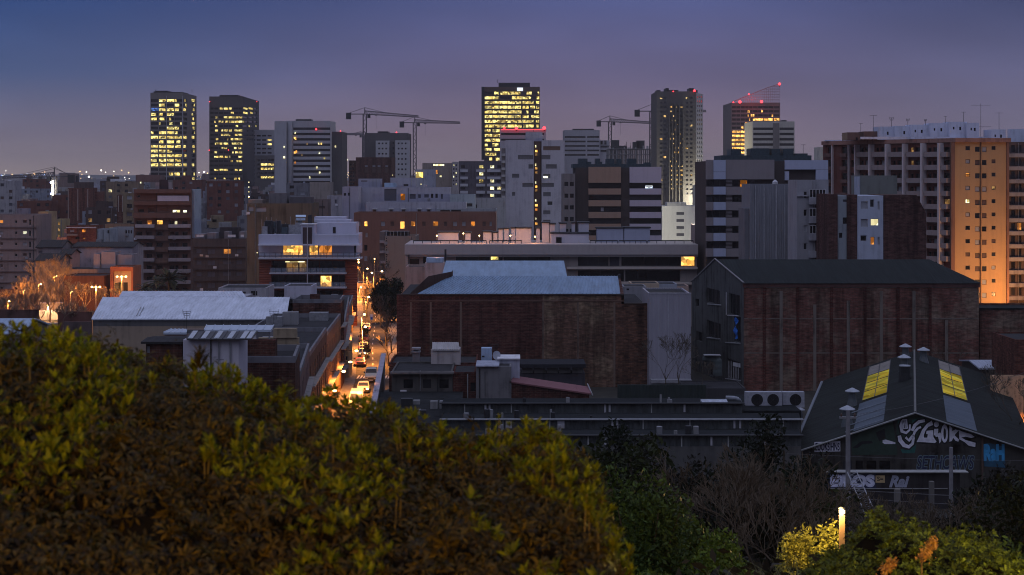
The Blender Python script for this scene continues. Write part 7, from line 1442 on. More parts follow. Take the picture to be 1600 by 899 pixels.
for i, (x, y) in enumerate(((105.5, 333), (109.5, 338))):
    l = thing('assumed_flood_lamp', ('left', 'right')[i] + ' assumed sodium flood lamp aimed up the orange end wall', 'floodlight', (x, y, 0), 'assumed flood lamps below the orange end wall')  # unseen flood lamps, assumed from the orange light on the end wall
    mb = MB(); mb.tube((x, y, 0), (x, y, 2.6), .09, None, 8); mb.build('post', M_steel, l); mb = MB(); mb.box(x - .4, x + .4, y - .1, y + .25, 2.6, 3.1); mb.build('housing', M_dark, l); mb = MB(); mb.box(x - .34, x + .34, y + .255, y + .28, 2.66, 3.04); mb.build('lens', M_sod, l)
    d = bpy.data.lights.new('assumed_flood_light', 'SPOT'); d.energy = 8500; d.color = (1, .47, .16); d.spot_size = rad(100); d.spot_blend = .6; d.shadow_soft_size = .3; o = bpy.data.objects.new('assumed_flood_light', d); COL.objects.link(o); o.parent = l; o.location = (0, .5, 2.85)
    o.rotation_euler = Vector((-.22 if i else -.12, 1, .75)).to_track_quat('-Z', 'Y').to_euler()
street_lamp(X(1648, 191), 191, 4.2, 'assumed lamp placed unseen past the right edge to light the rubble wall', -.6, 1500)  # unseen lamp, assumed from the orange light on the rubble wall
street_lamp(X(1602, 350), 350, 4.5, 'assumed lamp at the foot of the dark balcony building', .3, 2500)  # assumed lamp just out of view, for the orange glow low down
street_lamp(X(72, 500), 500, 6.5, 'assumed back street lamp behind the worn beige flats', 0, 9000); street_lamp(X(96, 480), 480, 5.5, 'assumed back street lamp below the amber buildings', 0, 6000)  # hidden lamps, added to spread orange glow in the back streets
street_lamp(X(585, 418), 418, 9, 'assumed lamp below the salmon block behind the round tree', 0, 500); street_lamp(X(560, 415), 415, 9, 'assumed lamp below the left end of the salmon block', 0, 1200); street_lamp(X(396, 348), 348, 3, 'assumed lamp in the alley left of the modern block', 0, 700);  # hidden lamps, assumed from the warm light on the walls nearby

# ------------------------------------------------------------------ road sign, red lights
t = thing('road_sign', 'small white road sign on a post at the plaza corner', 'sign', (X(580.5, 318), 318, 0)); mb = MB(); mb.tube((X(580.5, 318), 318, 0), (X(580.5, 318), 318, 3.4), .05, None, 6); mb.build('post', M_steel, t); mb = MB(); mb.box(X(578, 318), X(583, 318), 317.9, 317.95, 2.4, 3.5); mb.build('plate', plain('sign_white', (.7, .7, .8), .4), t)
mb = MB(); mb.box(X(579, 317.8), X(582, 317.8), 317.86, 317.89, 2.6, 2.95); mb.build('symbol', plain('sign_blue', (.05, .1, .5), .4), t)

# ------------------------------------------------------------------ vehicles
def loft(mb, secs):
    n = len(secs[0]); k = len(mb.v)
    for s in secs: mb.v += s
    for j in range(len(secs) - 1):
        for i in range(n): mb.f.append((k + j * n + i, k + j * n + (i + 1) % n, k + (j + 1) * n + (i + 1) % n, k + (j + 1) * n + i)); mb.m.append(0)
    mb.f.append(tuple(range(k + n - 1, k - 1, -1))); mb.m.append(0); mb.f.append(tuple(range(k + (len(secs) - 1) * n, k + len(secs) * n))); mb.m.append(0)
M_tyre = plain('tyre', (.015, .015, .016), .9); M_rim = plain('rim', (.35, .35, .36), .3, .7); M_cg_ = glass_mat('vehicle_glass', (.015, .017, .02), .08); M_tail = emit('tail_lamp', (1, .08, .03), 3, var=False); M_head = emit('head_lamp', (1, .8, .5), 5, var=False)
def vehicle(label, cat, name, x, y, yaw, kind, col, on=False):
    """front faces -y before turning; built at the origin then placed"""
    paint_ = newmat('vehicle_paint')[0]; b = paint_.node_tree.nodes['Principled BSDF']; b.inputs['Base Color'].default_value = (*col, 1); b.inputs['Roughness'].default_value = .3; b.inputs['Coat Weight'].default_value = .5
    t = thing(name, label, cat, (0, 0, 0), 'vehicles in the narrow street')
    if kind == 'van': Lh, W_, H_, prof = 2.6, .98, 2.45, [(-2.6, .45, .95), (-2.5, .4, 1.15), (-1.75, .4, 1.3), (-1.1, .4, 2.25), (-.7, .4, 2.45), (2.4, .4, 2.45), (2.6, .45, 2.35)]
    elif kind == 'pickup': Lh, W_, H_, prof = 2.5, .92, 2.1, [(-2.5, .45, .9), (-2.35, .4, 1.1), (-1.5, .4, 1.25), (-.95, .4, 1.95), (-.6, .4, 2.1), (.2, .4, 2.1), (.45, .4, 1.2), (2.4, .45, 1.2), (2.5, .5, 1.15)]
    else: Lh, W_, H_, prof = 2.1, .86, 1.47, [(-2.1, .35, .62), (-2.0, .3, .78), (-1.1, .3, .92), (-.35, .3, 1.40), (0, .3, 1.47), (1.1, .3, 1.42), (1.75, .3, .98), (2.05, .32, .92), (2.1, .38, .8)]
    mb = MB(); secs = []
    for (yy, zb_, zt_) in prof:
        belt = min(zt_, 1.15 if kind != 'car' else .9); wt = W_ * (1 - .16 * max(0, (zt_ - belt)) / max(.1, H_ - belt + .01)) if zt_ > belt else W_ * .97
        secs.append([(-W_ * .94, yy, zb_), (W_ * .94, yy, zb_), (W_, yy, zb_ + .25), (W_ * .99, yy, belt - .03), (wt, yy, zt_ - .06), (wt * .9, yy, zt_), (-wt * .9, yy, zt_), (-wt, yy, zt_ - .06), (-W_ * .99, yy, belt - .03), (-W_, yy, zb_ + .25)])
    loft(mb, secs); mb.build('body', paint_, t, smooth=False)
    def scr(y0, z0, y1, z1, w0, w1, nm, m_): mb = MB(); nn = Vector((0, -(z1 - z0), (y1 - y0))).normalized() * .012 * (1 if y1 > y0 else -1); mb.quad(*[(a, b_ + nn.y, c + nn.z) for a, b_, c in ((-w0, y0, z0), (w0, y0, z0), (w1, y1, z1), (-w1, y1, z1))]); mb.build(nm, m_, t)
    if kind == 'van': scr(-1.68, 1.4, -1.14, 2.2, .86, .76, 'windscreen', M_cg_)
    elif kind == 'pickup': scr(-1.42, 1.33, -.98, 1.92, .8, .72, 'windscreen', M_cg_)
    else: scr(-1.02, .96, -.38, 1.37, .74, .64, 'windscreen', M_cg_); scr(1.70, 1.02, 1.14, 1.38, .70, .62, 'rear_window', M_cg_)
    zs = {'van': (1.45, 2.1, -1.2, -.3), 'pickup': (1.3, 1.85, -.95, .1), 'car': (.95, 1.32, -.6, 1.2)}[kind]
    for s in (-1, 1): mb = MB(); mb.quad((s * W_ * 1.0, zs[2] - .25, zs[0]), (s * W_ * 1.0, zs[3], zs[0]), (s * W_ * .92, zs[3], zs[1]), (s * W_ * .92, zs[2] + .15, zs[1])); mb.build('side_window', M_cg_, t)
    for s in (-1, 1):
        for yy in (-Lh * .62, Lh * .6):
            mb = MB(); mb.tube((s * (W_ - .2), yy, .33), (s * (W_ + .01), yy, .33), .33, None, 16); wv = mb.build('wheel', M_tyre, t); mb = MB(); mb.tube((s * (W_ + .012), yy, .33), (s * (W_ + .02), yy, .33), .19, None, 12); mb.build('rim', M_rim, wv).location = (0, 0, 0)
        zf = {'van': .95, 'pickup': .85, 'car': .66}[kind]; mb = MB(); mb.box(s * W_ * .72 - .14, s * W_ * .72 + .14, -Lh - .02, -Lh + .06, zf - .1, zf + .08); mb.build('headlight', M_head if on == 'head' else M_rim, t)
        mb = MB(); mb.box(s * W_ * .82 - .1, s * W_ * .82 + .1, Lh - .04, Lh + .02, zf - .08, zf + .16); mb.build('tail_light', M_tail, t)
    mb = MB(); mb.box(-W_ * .96, W_ * .96, -Lh - .08, -Lh + .1, .32, .58); mb.build('bumper', M_dark, t); mb = MB(); mb.box(-.42, .42, -Lh - .035, -Lh, .64, .82); mb.build('grille', M_dark, t); mb = MB(); mb.box(-.26, .26, -Lh - .1, -Lh - .082, .38, .5); mb.build('number_plate', M_white, t)
    for s in (-1, 1): mb = MB(); z_ = zs[0] + .05; mb.box(s * (W_ + .02), s * (W_ + .2), zs[2] - .2, zs[2] - .08, z_ - .02, z_ + .2); mb.build('wing_mirror', M_dark, t)
    t.location = (x, y, .01); t.rotation_euler = (0, 0, yaw)
    return t
yw = math.atan2(3, 60) 
vehicle('white van parked nearest in the orange lit street', 'van', 'parked_van', X(557.5, 214), 214, yw, 'van', (.75, .74, .7))
vehicle('silver car behind the nearest white van', 'car', 'parked_car', X(568, 231), 231, yw, 'car', (.5, .48, .45), 'head')
vehicle('pale pickup behind the silver car, standing to the right', 'pickup truck', 'pickup_truck', X(580.5, 243), 243, yw, 'pickup', (.72, .7, .62))
vehicle('small dark car far up the street left of the pickup', 'car', 'parked_car', X(563.5, 262), 262, yw + math.pi, 'car', (.1, .02, .02))
for i, (D, c_) in enumerate(((275, (.5, .5, .5)), (286, (.12, .12, .14)), (300, (.4, .08, .06)), (322, (.6, .6, .6)))): vehicle('%s car parked by the left kerb farther up the street' % ('grey', 'dark', 'red', 'white')[i], 'car', 'parked_car', fl(D) + 2.7, D, yw + math.pi * (i % 2), 'car', c_)
for i, (px, D, c_) in enumerate(((96, 296, (.5, .5, .52)), (86, 300, (.2, .2, .22)), (72, 305, (.45, .1, .08)), (108, 292, (.6, .6, .6)))): vehicle(('silver', 'dark grey', 'dull red', 'white')[i] + ' car parked below the bare plaza trees at left', 'car', 'parked_car', X(px, D), D, 1.5 + .1 * i, 'car', c_)
for i in range(4):
    D = (300, 322, 345, 360)[i]; px = (64, 60, 68, 70)[i]; x0 = X(px, D)
    t = thing('bench_wall', 'low pale plaza step wall, %s in the row under the bright tree' % ('nearest', 'second', 'third', 'farthest')[i], 'wall', (x0, D, 0), 'plaza step walls'); mb = MB(); mb.box(x0 - 1, x0 + 4, D, D + .5, 0, .8 + .5 * i); mb.build('wall', plaster((.45, .40, .35)), t); mb = MB(); mb.box(x0 - 1.1, x0 + 4.1, D - .1, D + .6, .802 + .5 * i, .92 + .5 * i); mb.build('coping', M_white, t)

# ------------------------------------------------------------------ trees
M_bark = plaster((.085, .07, .055), name='bark'); M_barkg = plaster((.095, .078, .060), name='grey_bark')
def npmesh(name, V_, F_, mat, parent=None, at=None, mi=None):
    o0 = Vector(at) if at is not None else (world_loc(parent) if parent else Vector((0, 0, 0)))
    me = bpy.data.meshes.new(name); V_ = np.asarray(V_, dtype=np.float32) - np.array(o0, dtype=np.float32); F_ = np.asarray(F_, dtype=np.int32); k = F_.shape[1]
    me.vertices.add(len(V_)); me.vertices.foreach_set('co', V_.ravel()); me.loops.add(F_.size); me.loops.foreach_set('vertex_index', F_.ravel()); me.polygons.add(len(F_)); me.polygons.foreach_set('loop_start', np.arange(0, F_.size, k, dtype=np.int32)); me.polygons.foreach_set('loop_total', np.full(len(F_), k, dtype=np.int32))
    me.update(calc_edges=True); 
    for m_ in (mat if isinstance(mat, list) else [mat]): me.materials.append(m_)
    if mi is not None: me.polygons.foreach_set('material_index', np.asarray(mi, dtype=np.int32))
    me.validate(); o = bpy.data.objects.new(name, me); COL.objects.link(o)
    if parent: o.parent = parent
    else: o.location = o0
    return o
nr_ = np.random.default_rng(5)
def leaf_cards(C_, size, nrm=None):
    """one pointed four-cornered leaf per centre"""
    n = len(C_); d = nr_.normal(size=(n, 3)); d /= np.linalg.norm(d, axis=1)[:, None] + 1e-9; e = nr_.normal(size=(n, 3)); e -= (e * d).sum(1)[:, None] * d; e /= np.linalg.norm(e, axis=1)[:, None] + 1e-9
    s = size * (.6 + .8 * nr_.random(n))[:, None]; V_ = np.stack([C_ - d * s, C_ - e * s * .42, C_ + d * s, C_ + e * s * .42], 1).reshape(-1, 3); return V_, np.arange(4 * n).reshape(n, 4)
def branch(mb, p, d, L_, r, depth, spread=.6, up=.15, rmin=.012, tips=None, nseg=2, kids=(2, 3)):
    q = p; dd = d
    for i in range(nseg):
        dd = (dd + Vector((R.gauss(0, .14), R.gauss(0, .14), R.gauss(0, .10) + up * .3))).normalized(); q2 = q + dd * L_ / nseg; r2 = max(rmin, r * (1 - .25 / nseg * (i + 1))); mb.tube(q, q2, r, r2, 4 if r < .05 else 6, 0, False); q = q2; r = r2
    if depth == 0:
        if tips is not None: tips.append(q)
        return
    for k in range(R.randint(*kids)):
        a = Vector((R.gauss(0, 1), R.gauss(0, 1), R.gauss(0, .5))).normalized(); nd = (dd + a * spread + Vector((0, 0, up))).normalized(); branch(mb, q, nd, L_ * (.6 + .25 * R.random()), max(rmin, r * .62), depth - 1, spread, up, rmin, tips, nseg, kids)
def bare_tree(x, y, h, label, mat=None, depth=5, r=.12, cat='tree', z0=None, spread=.6, group=None, trunk=.3, name='bare_tree', rmin=.014):
    z0 = (ground_z(x, y) if z0 is None else z0) - .1; t = thing(name, label, cat, (x, y, z0), group); mb = MB(); p = Vector((x, y, z0)); q = p + Vector((R.gauss(0, .1), R.gauss(0, .1), h * trunk)); mb.tube(p, q, r * 1.25, r, 7); mb.build('trunk', mat or M_bark, t)
    mb = MB()
    for k in range(3): a = k * 2.1 + R.random(); branch(mb, q, Vector((math.cos(a) * .55, math.sin(a) * .55, 1)).normalized(), h * .24, r * .7, depth - 1, spread, .12, rmin)
    mb.build('branches', mat or M_bark, t); return t
def leafy_tree(x, y, h, rx, label, mat, n=2600, ls=.22, cat='tree', z0=None, group=None, base=.25, name='leafy_tree', lumps=9, bark=None, ry=None):
    z0 = (ground_z(x, y) if z0 is None else z0) - .1; t = thing(name, label, cat, (x, y, z0), group); ry = ry or rx; rz = h * (1 - base) / 2; cz_ = z0 + h * base + rz
    mb = MB(); r = max(.03, h * .022); q = Vector((x, y, z0 + h * base)); mb.tube((x, y, z0), q, r * 1.3, r, 7)
    for k in range(6): a = k * 1.05 + R.random(); e = Vector((x + math.cos(a) * rx * .6, y + math.sin(a) * ry * .6, cz_ + R.uniform(-.3, .5) * rz)); mb.tube(q - Vector((0, 0, h * base * .2)), e, r * .5, r * .12, 5, 0, False)
    mb.tube(q, (x, y, cz_ + rz * .5), r, r * .3, 6); mb.build('trunk', bark or M_bark, t)
    cs = []
    for k in range(lumps):
        v = nr_.normal(size=3); v /= np.linalg.norm(v); f = nr_.uniform(.35, .8); cs.append((x + v[0] * rx * f, y + v[1] * ry * f, cz_ + v[2] * rz * f, nr_.uniform(.3, .52)))
    cs.append((x, y, cz_, .6)); P_ = []
    for (a, b_, c, s) in cs:
        m_ = int(n * s / 4.5); v = nr_.normal(size=(m_, 3)); v /= np.linalg.norm(v, axis=1)[:, None]; rr = (nr_.random(m_) ** .45)[:, None]; P_.append(np.array([a, b_, c]) + v * rr * np.array([rx, ry, rz]) * s)
    P_ = np.concatenate(P_); V_, F_ = leaf_cards(P_, ls); npmesh('crown', V_, F_, mat, t); return t
M_ever = foliage('evergreen_leaves', (.012, .018, .010)); M_evr2 = foliage('olive_leaves', (.026, .034, .012)); M_dryl = foliage('dusty_leaves', (.018, .017, .012)); M_palm = foliage('palm_leaves', (.03, .04, .022))
# street and plaza trees
leafy_tree(X(607, 340), 340, 11.4, 4.1, 'round dark evergreen tree at the top of the street', foliage('dark_round_tree_leaves', (.022, .035, .018)), 7000, .30, z0=0, base=.0, lumps=14)
for i, (px, D, h) in enumerate(((581, 372, 13), (576, 390, 11), (588, 352, 8), (595, 330, 7), (603, 318, 6.2), (573, 350, 6), (590, 366, 12), (607, 262, 5.5), (612, 280, 6), (603, 292, 6.5))):
    bare_tree(X(px, D), D, h, ('tallest bare tree before the salmon block', 'bare tree close to the orange house', 'bare tree right of the tall single arm lamp', 'bare tree on the orange lit plaza, left one', 'bare tree on the orange lit plaza, right one', 'small bare tree left of the tall single arm lamp', 'bare tree between the orange house and the round evergreen', 'nearest bare tree by the brick warehouse corner', 'second bare tree by the brick warehouse corner', 'third bare tree by the brick warehouse corner')[i], depth=5, z0=0, group='bare trees at the end of the street', spread=.45, rmin=.03)
leafy_tree(X(569, 300), 300, 3.4, 1.0, 'dark shrub beside the kerb lamp in the street', M_ever, 700, .2, z0=0, base=.1, name='shrub', cat='shrub'); leafy_tree(X(573, 272), 272, 2.6, .7, 'small dark street tree near the pickup', M_ever, 500, .16, z0=0, base=.35)
pl = [(84, 352, 12), (78, 340, 9), (92, 362, 11), (50, 340, 8), (30, 350, 8.5), (14, 342, 7), (104, 338, 7), (118, 346, 7.5), (134, 352, 7), (160, 345, 6), (62, 322, 7), (112, 322, 6), (5, 318, 7), (40, 316, 6), (170, 352, 6.5), (98, 312, 5.5), (126, 314, 5.5), (88, 368, 12), (80, 366, 10), (22, 328, 6.5), (48, 330, 7)]
for i, (px, D, h) in enumerate(pl):
    bare_tree(X(px, D), D, h, '%s bare tree on the sodium lit plaza %s' % (('tall', 'slender', 'wide', 'short')[i % 4], ('inside the brightest glow', 'left of the brightest glow', 'right of the brightest glow', 'below the worn beige flats', 'beside the bright lamp of the beige flats', 'at the left edge of the photo', 'before the boarded warehouse, left', 'before the boarded warehouse, middle', 'before the boarded warehouse, right', 'beside the nearer three headed lamp', 'in front of the step walls', 'above the parked silver car', 'low at the left edge', 'low below the beige flats', 'between the two three headed lamps', 'low above the white parked car', 'low beside the ribbed roof', 'rear inside the glow, taller', 'rear inside the glow, lower', 'between the two lamps at the left edge', 'before the beige flats lamp')[i]), depth=6, z0=0, mat=plaster((.22, .17, .12), name='lamplit_bark'), group='bare plaza trees', spread=.5, r=.15, rmin=.035)  # bark colour lightened so these trees look lamplit
for i, (a, b_, y, D, c_) in enumerate(((90, 143, 487, 312, (.13, .06, .05)), (-20, 60, 484, 315, (.10, .055, .05)), (100, 143, 503, 285, (.11, .08, .08)), (-20, 58, 452, 372, (.10, .06, .05)))):
    bld('wall', ('low reddish wall beside the ribbed roof', 'long low dark wall at the left edge of the plaza', 'nearer grey wall below the parked cars', 'rear plaza wall below the beige flats')[i], 'wall', a, b_, y, D, .4, plaster(c_, name='plaza_wall', var=.4), [], par=.05)
# palms in front of the orange brown flats
def palm(x, y, h, label, n=22, L_=2.6):
    t = thing('palm_tree', label, 'palm tree', (x, y, 0), 'palms before the orange brown flats'); mb = MB(); mb.tube((x, y, 0), (x, y, h), .28, .2, 8); mb.build('trunk', M_bark, t); mb = MB()
    for k in range(n):
        a = R.random() * 6.28; e = R.uniform(-.3, 1.2); pts = []
        for i in range(7): f = i / 6; pts.append(Vector((x + math.cos(a) * L_ * f * math.cos(e) * 1.0, y + math.sin(a) * L_ * f * math.cos(e), h + L_ * f * math.sin(e) - 1.3 * f * f)))
        for i in range(6):
            w_ = .42 * (1 - abs(i / 6 - .4)); s_ = Vector((-math.sin(a), math.cos(a), -.35)) * w_; s2 = Vector((math.sin(a), -math.cos(a), -.35)) * w_; mb.quad(pts[i], pts[i + 1], pts[i + 1] + s_, pts[i] + s_); mb.quad(pts[i + 1], pts[i], pts[i] + s2, pts[i + 1] + s2)
    mb.build('fronds', M_palm, t)
palm(X(264, 350), 350, 8.2, 'largest dark palm above the white ribbed roof', 34, 4.2); palm(X(244, 356), 356, 7.4, 'smaller dark palm left of the largest palm', 26, 3.4); palm(X(226, 345), 345, 6.5, 'low dark palm nearest the three headed lamp', 24, 3.0)
leafy_tree(X(232, 340), 340, 6.2, 3.2, 'dark shrubby tree behind the white ribbed roof', M_ever, 2200, .3, z0=0)
leafy_tree(X(157, 470), 470, 13.5, 3.2, 'dark tree before the small grey hut house', M_ever, 1600, .32, z0=0)
bare_tree(X(1040, 226), 226, 8.2, 'thin bare tree in front of the pale sheet wall, left one', M_barkg, 6, .08, z0=0, spread=.55, rmin=.018); bare_tree(X(1060, 224), 224, 8.4, 'thin bare tree in front of the pale sheet wall, right one', M_barkg, 6, .08, z0=0, spread=.5, rmin=.018); bare_tree(X(1096, 221), 221, 6, 'bare shrub beside the thick duct', M_barkg, 5, .06, z0=0, rmin=.018)
bare_tree(X(1590, 175), 175, 9.5, 'bare tree hanging over the right roof slope of the graffiti shed', M_bark, 6, .12, z0=0, spread=.6, rmin=.02)
bare_tree(X(1480, 226), 226, 8, 'small leafless tree behind the graffiti shed ridge', M_bark, 5, .1, z0=0)
# trees on the slope below the viewpoint
sl_ = [(965, 84, 8.6, 2.6, 0), (1005, 96, 8.2, 3.0, 2), (1045, 104, 7.6, 3.0, 2), (1090, 112, 6.6, 3.0, 0), (1140, 104, 7.6, 3.2, 0), (1185, 96, 9.0, 3.2, 0), (1225, 90, 9.2, 3.0, 0), (1255, 100, 6.2, 2.8, 0), (985, 66, 7.2, 2.6, 1), (1050, 74, 6.4, 2.8, 0), (1120, 78, 5.6, 2.6, 2), (1265, 72, 5.8, 2.3, 1), (1215, 62, 5.8, 2.2, 0), (1555, 92, 5.4, 3.2, 0), (1520, 100, 4.2, 2.6, 0), (1600, 86, 5.8, 3.0, 0), (1590, 66, 5.5, 2.4, 2), (1450, 76, 3.9, 2.6, 2), (1400, 84, 3.6, 2.4, 0), (1545, 74, 4.8, 2.2, 0)]
nm_ = ['at the right shoulder of the hedge', 'behind the hedge shoulder, second', 'under the boarded workshop glass', 'below the workshop, middle', 'below the workshop, right of middle', 'left of the graffiti shed, tallest', 'touching the shed gutter', 'at the foot of the shed corner', 'lower, right beside the hedge', 'lower, behind the tall green shrub', 'behind the grey leafless thicket', 'above the brightly lit bush', 'left above the lit bush', 'below the blue graffiti', 'right of the slim concrete post', 'at the right edge, upper', 'at the right edge, lower', 'in the dark hollow by the shorter pole', 'in the dark hollow by the tall pole', 'low below the blue graffiti']
for i, (px, D, h, r, k) in enumerate(sl_):
    leafy_tree(X(px, D), D, h, r, ('dark evergreen tree ', 'olive green tree ', 'dusty grey green tree ')[k] + nm_[i], (M_ever, M_evr2, M_dryl)[k], 3600, .16, group='trees on the slope', base=.08)
for i, (px, D, h, rr) in enumerate(((1115, 52, 5.2, .08), (1165, 50, 5.4, .09), (1210, 55, 5.2, .08), (1140, 58, 5.6, .08), (1235, 48, 3.9, .07), (1420, 62, 5.0, .08), (1470, 66, 5.2, .08), (1520, 60, 4.6, .08), (1360, 68, 4.5, .08))):
    bare_tree(X(px, D), D, h, 'grey leafless thicket tree, ' + ('left in the hollow', 'middle of the hollow', 'right in the hollow', 'rear of the hollow', 'low one near the lit bush', 'below the slim concrete post', 'before the shorter pole foot', 'right of the shorter pole foot', 'at the lattice strut')[i], M_barkg, 7, rr, group='grey leafless thickets', spread=.6, trunk=.12, rmin=.010, cat='shrub', name='bare_shrub')
# ------------------------------------------------------------------ near planting
def rosettes(P_, Nrm, size, nl=9, width=.30, tilt=.75, droop=.35):
    """whorls of obovate leaves; returns vertices and quads"""
    n = len(P_); Vs, Fs = [], []; Nrm = Nrm / (np.linalg.norm(Nrm, axis=1)[:, None] + 1e-9)
    ref = np.tile(np.array([[.3, .1, 1.0]]), (n, 1)); A = np.cross(Nrm, ref + nr_.normal(size=(n, 3)) * .1); A /= np.linalg.norm(A, axis=1)[:, None] + 1e-9; B = np.cross(Nrm, A); k0 = 0
    S_ = size * (.7 + .6 * nr_.random(n))
    for j in range(nl):
        th = 2 * math.pi * (j / nl) + nr_.random(n) * 1.0; tl = tilt + nr_.normal(size=n) * .22; L_ = S_ * (.75 + .5 * nr_.random(n)); W_ = L_ * width
        rd = A * np.cos(th)[:, None] + B * np.sin(th)[:, None]; tg = np.cross(Nrm, rd); up_ = np.sin(tl)[:, None]; ot = np.cos(tl)[:, None]
        d0 = rd * ot + Nrm * up_; d1 = rd * (ot + droop) + Nrm * (up_ - droop); d1 /= np.linalg.norm(d1, axis=1)[:, None]
        nn = np.cross(d0, tg); nn /= np.linalg.norm(nn, axis=1)[:, None] + 1e-9
        b0 = P_ + d0 * (L_ * .08)[:, None]; m_ = P_ + d0 * (L_ * .58)[:, None]; tp = m_ + d1 * (L_ * .42)[:, None]; w1 = tg * (W_ * .5)[:, None]; fold = nn * (W_ * .16)[:, None]
        # base, left-mid, tip, right-mid + folded midrib
        V_ = np.stack([b0, m_ - w1 + fold, tp, m_ + w1 + fold, m_], 1).reshape(-1, 3); f = np.arange(n)[:, None] * 5 + k0
        Fs.append(np.concatenate([f + np.array([[0, 4, 1]]), f + np.array([[1, 4, 2]]), f + np.array([[0, 3, 4]]), f + np.array([[4, 3, 2]])])); Vs.append(V_); k0 += 5 * n
    return np.concatenate(Vs), np.concatenate(Fs)
# the hedge: a rolling bank of evergreen whorls 6 to 11 m away
TOPL = [(-900, 500), (0, 528), (60, 540), (140, 556), (250, 590), (330, 612), (420, 632), (520, 650), (600, 662), (700, 674), (780, 690), (860, 702), (925, 716), (960, 760), (985, 860), (1010, 1000)]
def htop(px):
    for (a, ya), (b_, yb) in zip(TOPL[:-1], TOPL[1:]):
        if px <= b_: return ya + (yb - ya) * (px - a) / (b_ - a)
    return 1100
DC = 9.0
def hedge_z(x, y):
    """crest line at 9 m; rounded shoulders, falls away to the front, rear and right"""
    c = Z(htop(800 + x / DC * F), DC); e = min(1.0, max(0, (.72 - x) / .5))
    f = (y - DC)
    z = c - .075 - (.060 * f * f if f < 0 else .16 * f * f) + .015 * f
    z += .15 * noise.noise(Vector((x * 1.5, y * 1.5, 0))) + .11 * noise.noise(Vector((x * 3.3, y * 3.3, 5)))
    return z - .45 * (1 - e) ** 2
def hedge_n(x, y):
    d = .08; gx = (hedge_z(x + d, y) - hedge_z(x - d, y)) / (2 * d); gy = (hedge_z(x, y + d) - hedge_z(x, y - d)) / (2 * d); return np.array([-gx, -gy, 1.0])
hd = thing('hedge', 'big evergreen hedge with leathery leaf whorls filling the lower left foreground', 'hedge', (-1.2, 8, hz(8) - .1))
M_old = foliage('hedge_old_leaves', (.046, .034, .002), .8, .38, .3); M_yng = foliage('hedge_young_leaves', (.15, .17, .006), .6, .5, .45); M_core = plain('hedge_dark_core', (.006, .0045, .002), .95)
PX0, PX1, PY0, PY1 = -4.4, .80, 4.6, 10.6
def sample(n, lift, jit, keep=None):
    xs_ = nr_.uniform(PX0, PX1, n); ys_ = nr_.uniform(PY0, PY1, n); P_, Q_ = [], []
    for x, y in zip(xs_, ys_):
        if keep and not keep(x, y): continue
        z = hedge_z(x, y)
        if z < hz(y) + .05: continue
        nv_ = hedge_n(x, y); P_.append((x, y, z + lift + nr_.normal() * jit)); Q_.append(nv_)
    return np.array(P_), np.array(Q_)
P_, Q_ = sample(19000, -.02, .055); Q_ = Q_ / np.linalg.norm(Q_, axis=1)[:, None]; Q_ += np.array([0, -.55, 0]) * nr_.random((len(Q_), 1)) * 1.2 + nr_.normal(size=Q_.shape) * .45
V_, F_ = rosettes(P_, Q_, .054, 7, .24, .1, .7); npmesh('old_leaves', V_, F_, M_old, hd)
kp = lambda x, y: noise.noise(Vector((x * 1.6, y * 1.6, 9))) > .07 and y > 6.6 - .2 * x
P2, Q2 = sample(8200, .035, .04, kp); Q2 = np.tile(np.array([[0, -.1, 1.0]]), (len(P2), 1)) + nr_.normal(size=P2.shape) * .35
V_, F_ = rosettes(P2, Q2, .058, 8, .30, .95, .12); npmesh('young_leaves', V_, F_, M_yng, hd)
# shoots standing proud of the crest
mbs = MB(); SP, SN = [], []
for k in range(420):
    x = nr_.uniform(-4, .7); y = DC + nr_.uniform(-1.3, .5); z = hedge_z(x, y)
    if noise.noise(Vector((x * 1.6, y * 1.6, 9))) < .0: continue
    h = nr_.uniform(.04, .17); d = Vector((nr_.normal() * .12, nr_.normal() * .12, 1)); p = Vector((x, y, z)); q = p + d * h; mbs.tube(p - Vector((0, 0, .1)), q, .006, .004, 4, 0, False)
    for f in (.45, .75, 1.0): s = p.lerp(q, f); SP.append(tuple(s)); SN.append(tuple(d))
so_ = mbs.build('stem', plain('hedge_stem', (.10, .09, .03), .7), hd); so_['kind'] = 'stuff'; q_ = np.array([(X(312, 8.6), 8.6, Z(y_, 8.6)) for y_ in (556, 566, 578)]); V_, F_ = rosettes(q_, np.tile([[0, -.1, 1.0]], (3, 1)), .105, 12, .22, .7, .2); npmesh('tall_shoot', V_, F_, M_old, hd)
V_, F_ = rosettes(np.array(SP), np.array(SN), .055, 8, .27, 1.0, .1); npmesh('shoots', V_, F_, M_yng, hd)
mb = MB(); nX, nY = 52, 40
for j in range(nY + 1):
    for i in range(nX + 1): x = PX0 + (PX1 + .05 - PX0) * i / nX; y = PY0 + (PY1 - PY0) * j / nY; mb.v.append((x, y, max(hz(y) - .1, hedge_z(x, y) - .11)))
mb.f = [(j * (nX + 1) + i, j * (nX + 1) + i + 1, (j + 1) * (nX + 1) + i + 1, (j + 1) * (nX + 1) + i) for j in range(nY) for i in range(nX)]; mb.m = [0] * len(mb.f); mb.build('twigs', M_core, hd, smooth=True)  # closed dark sheet under the leaves, painting the shade inside the hedge
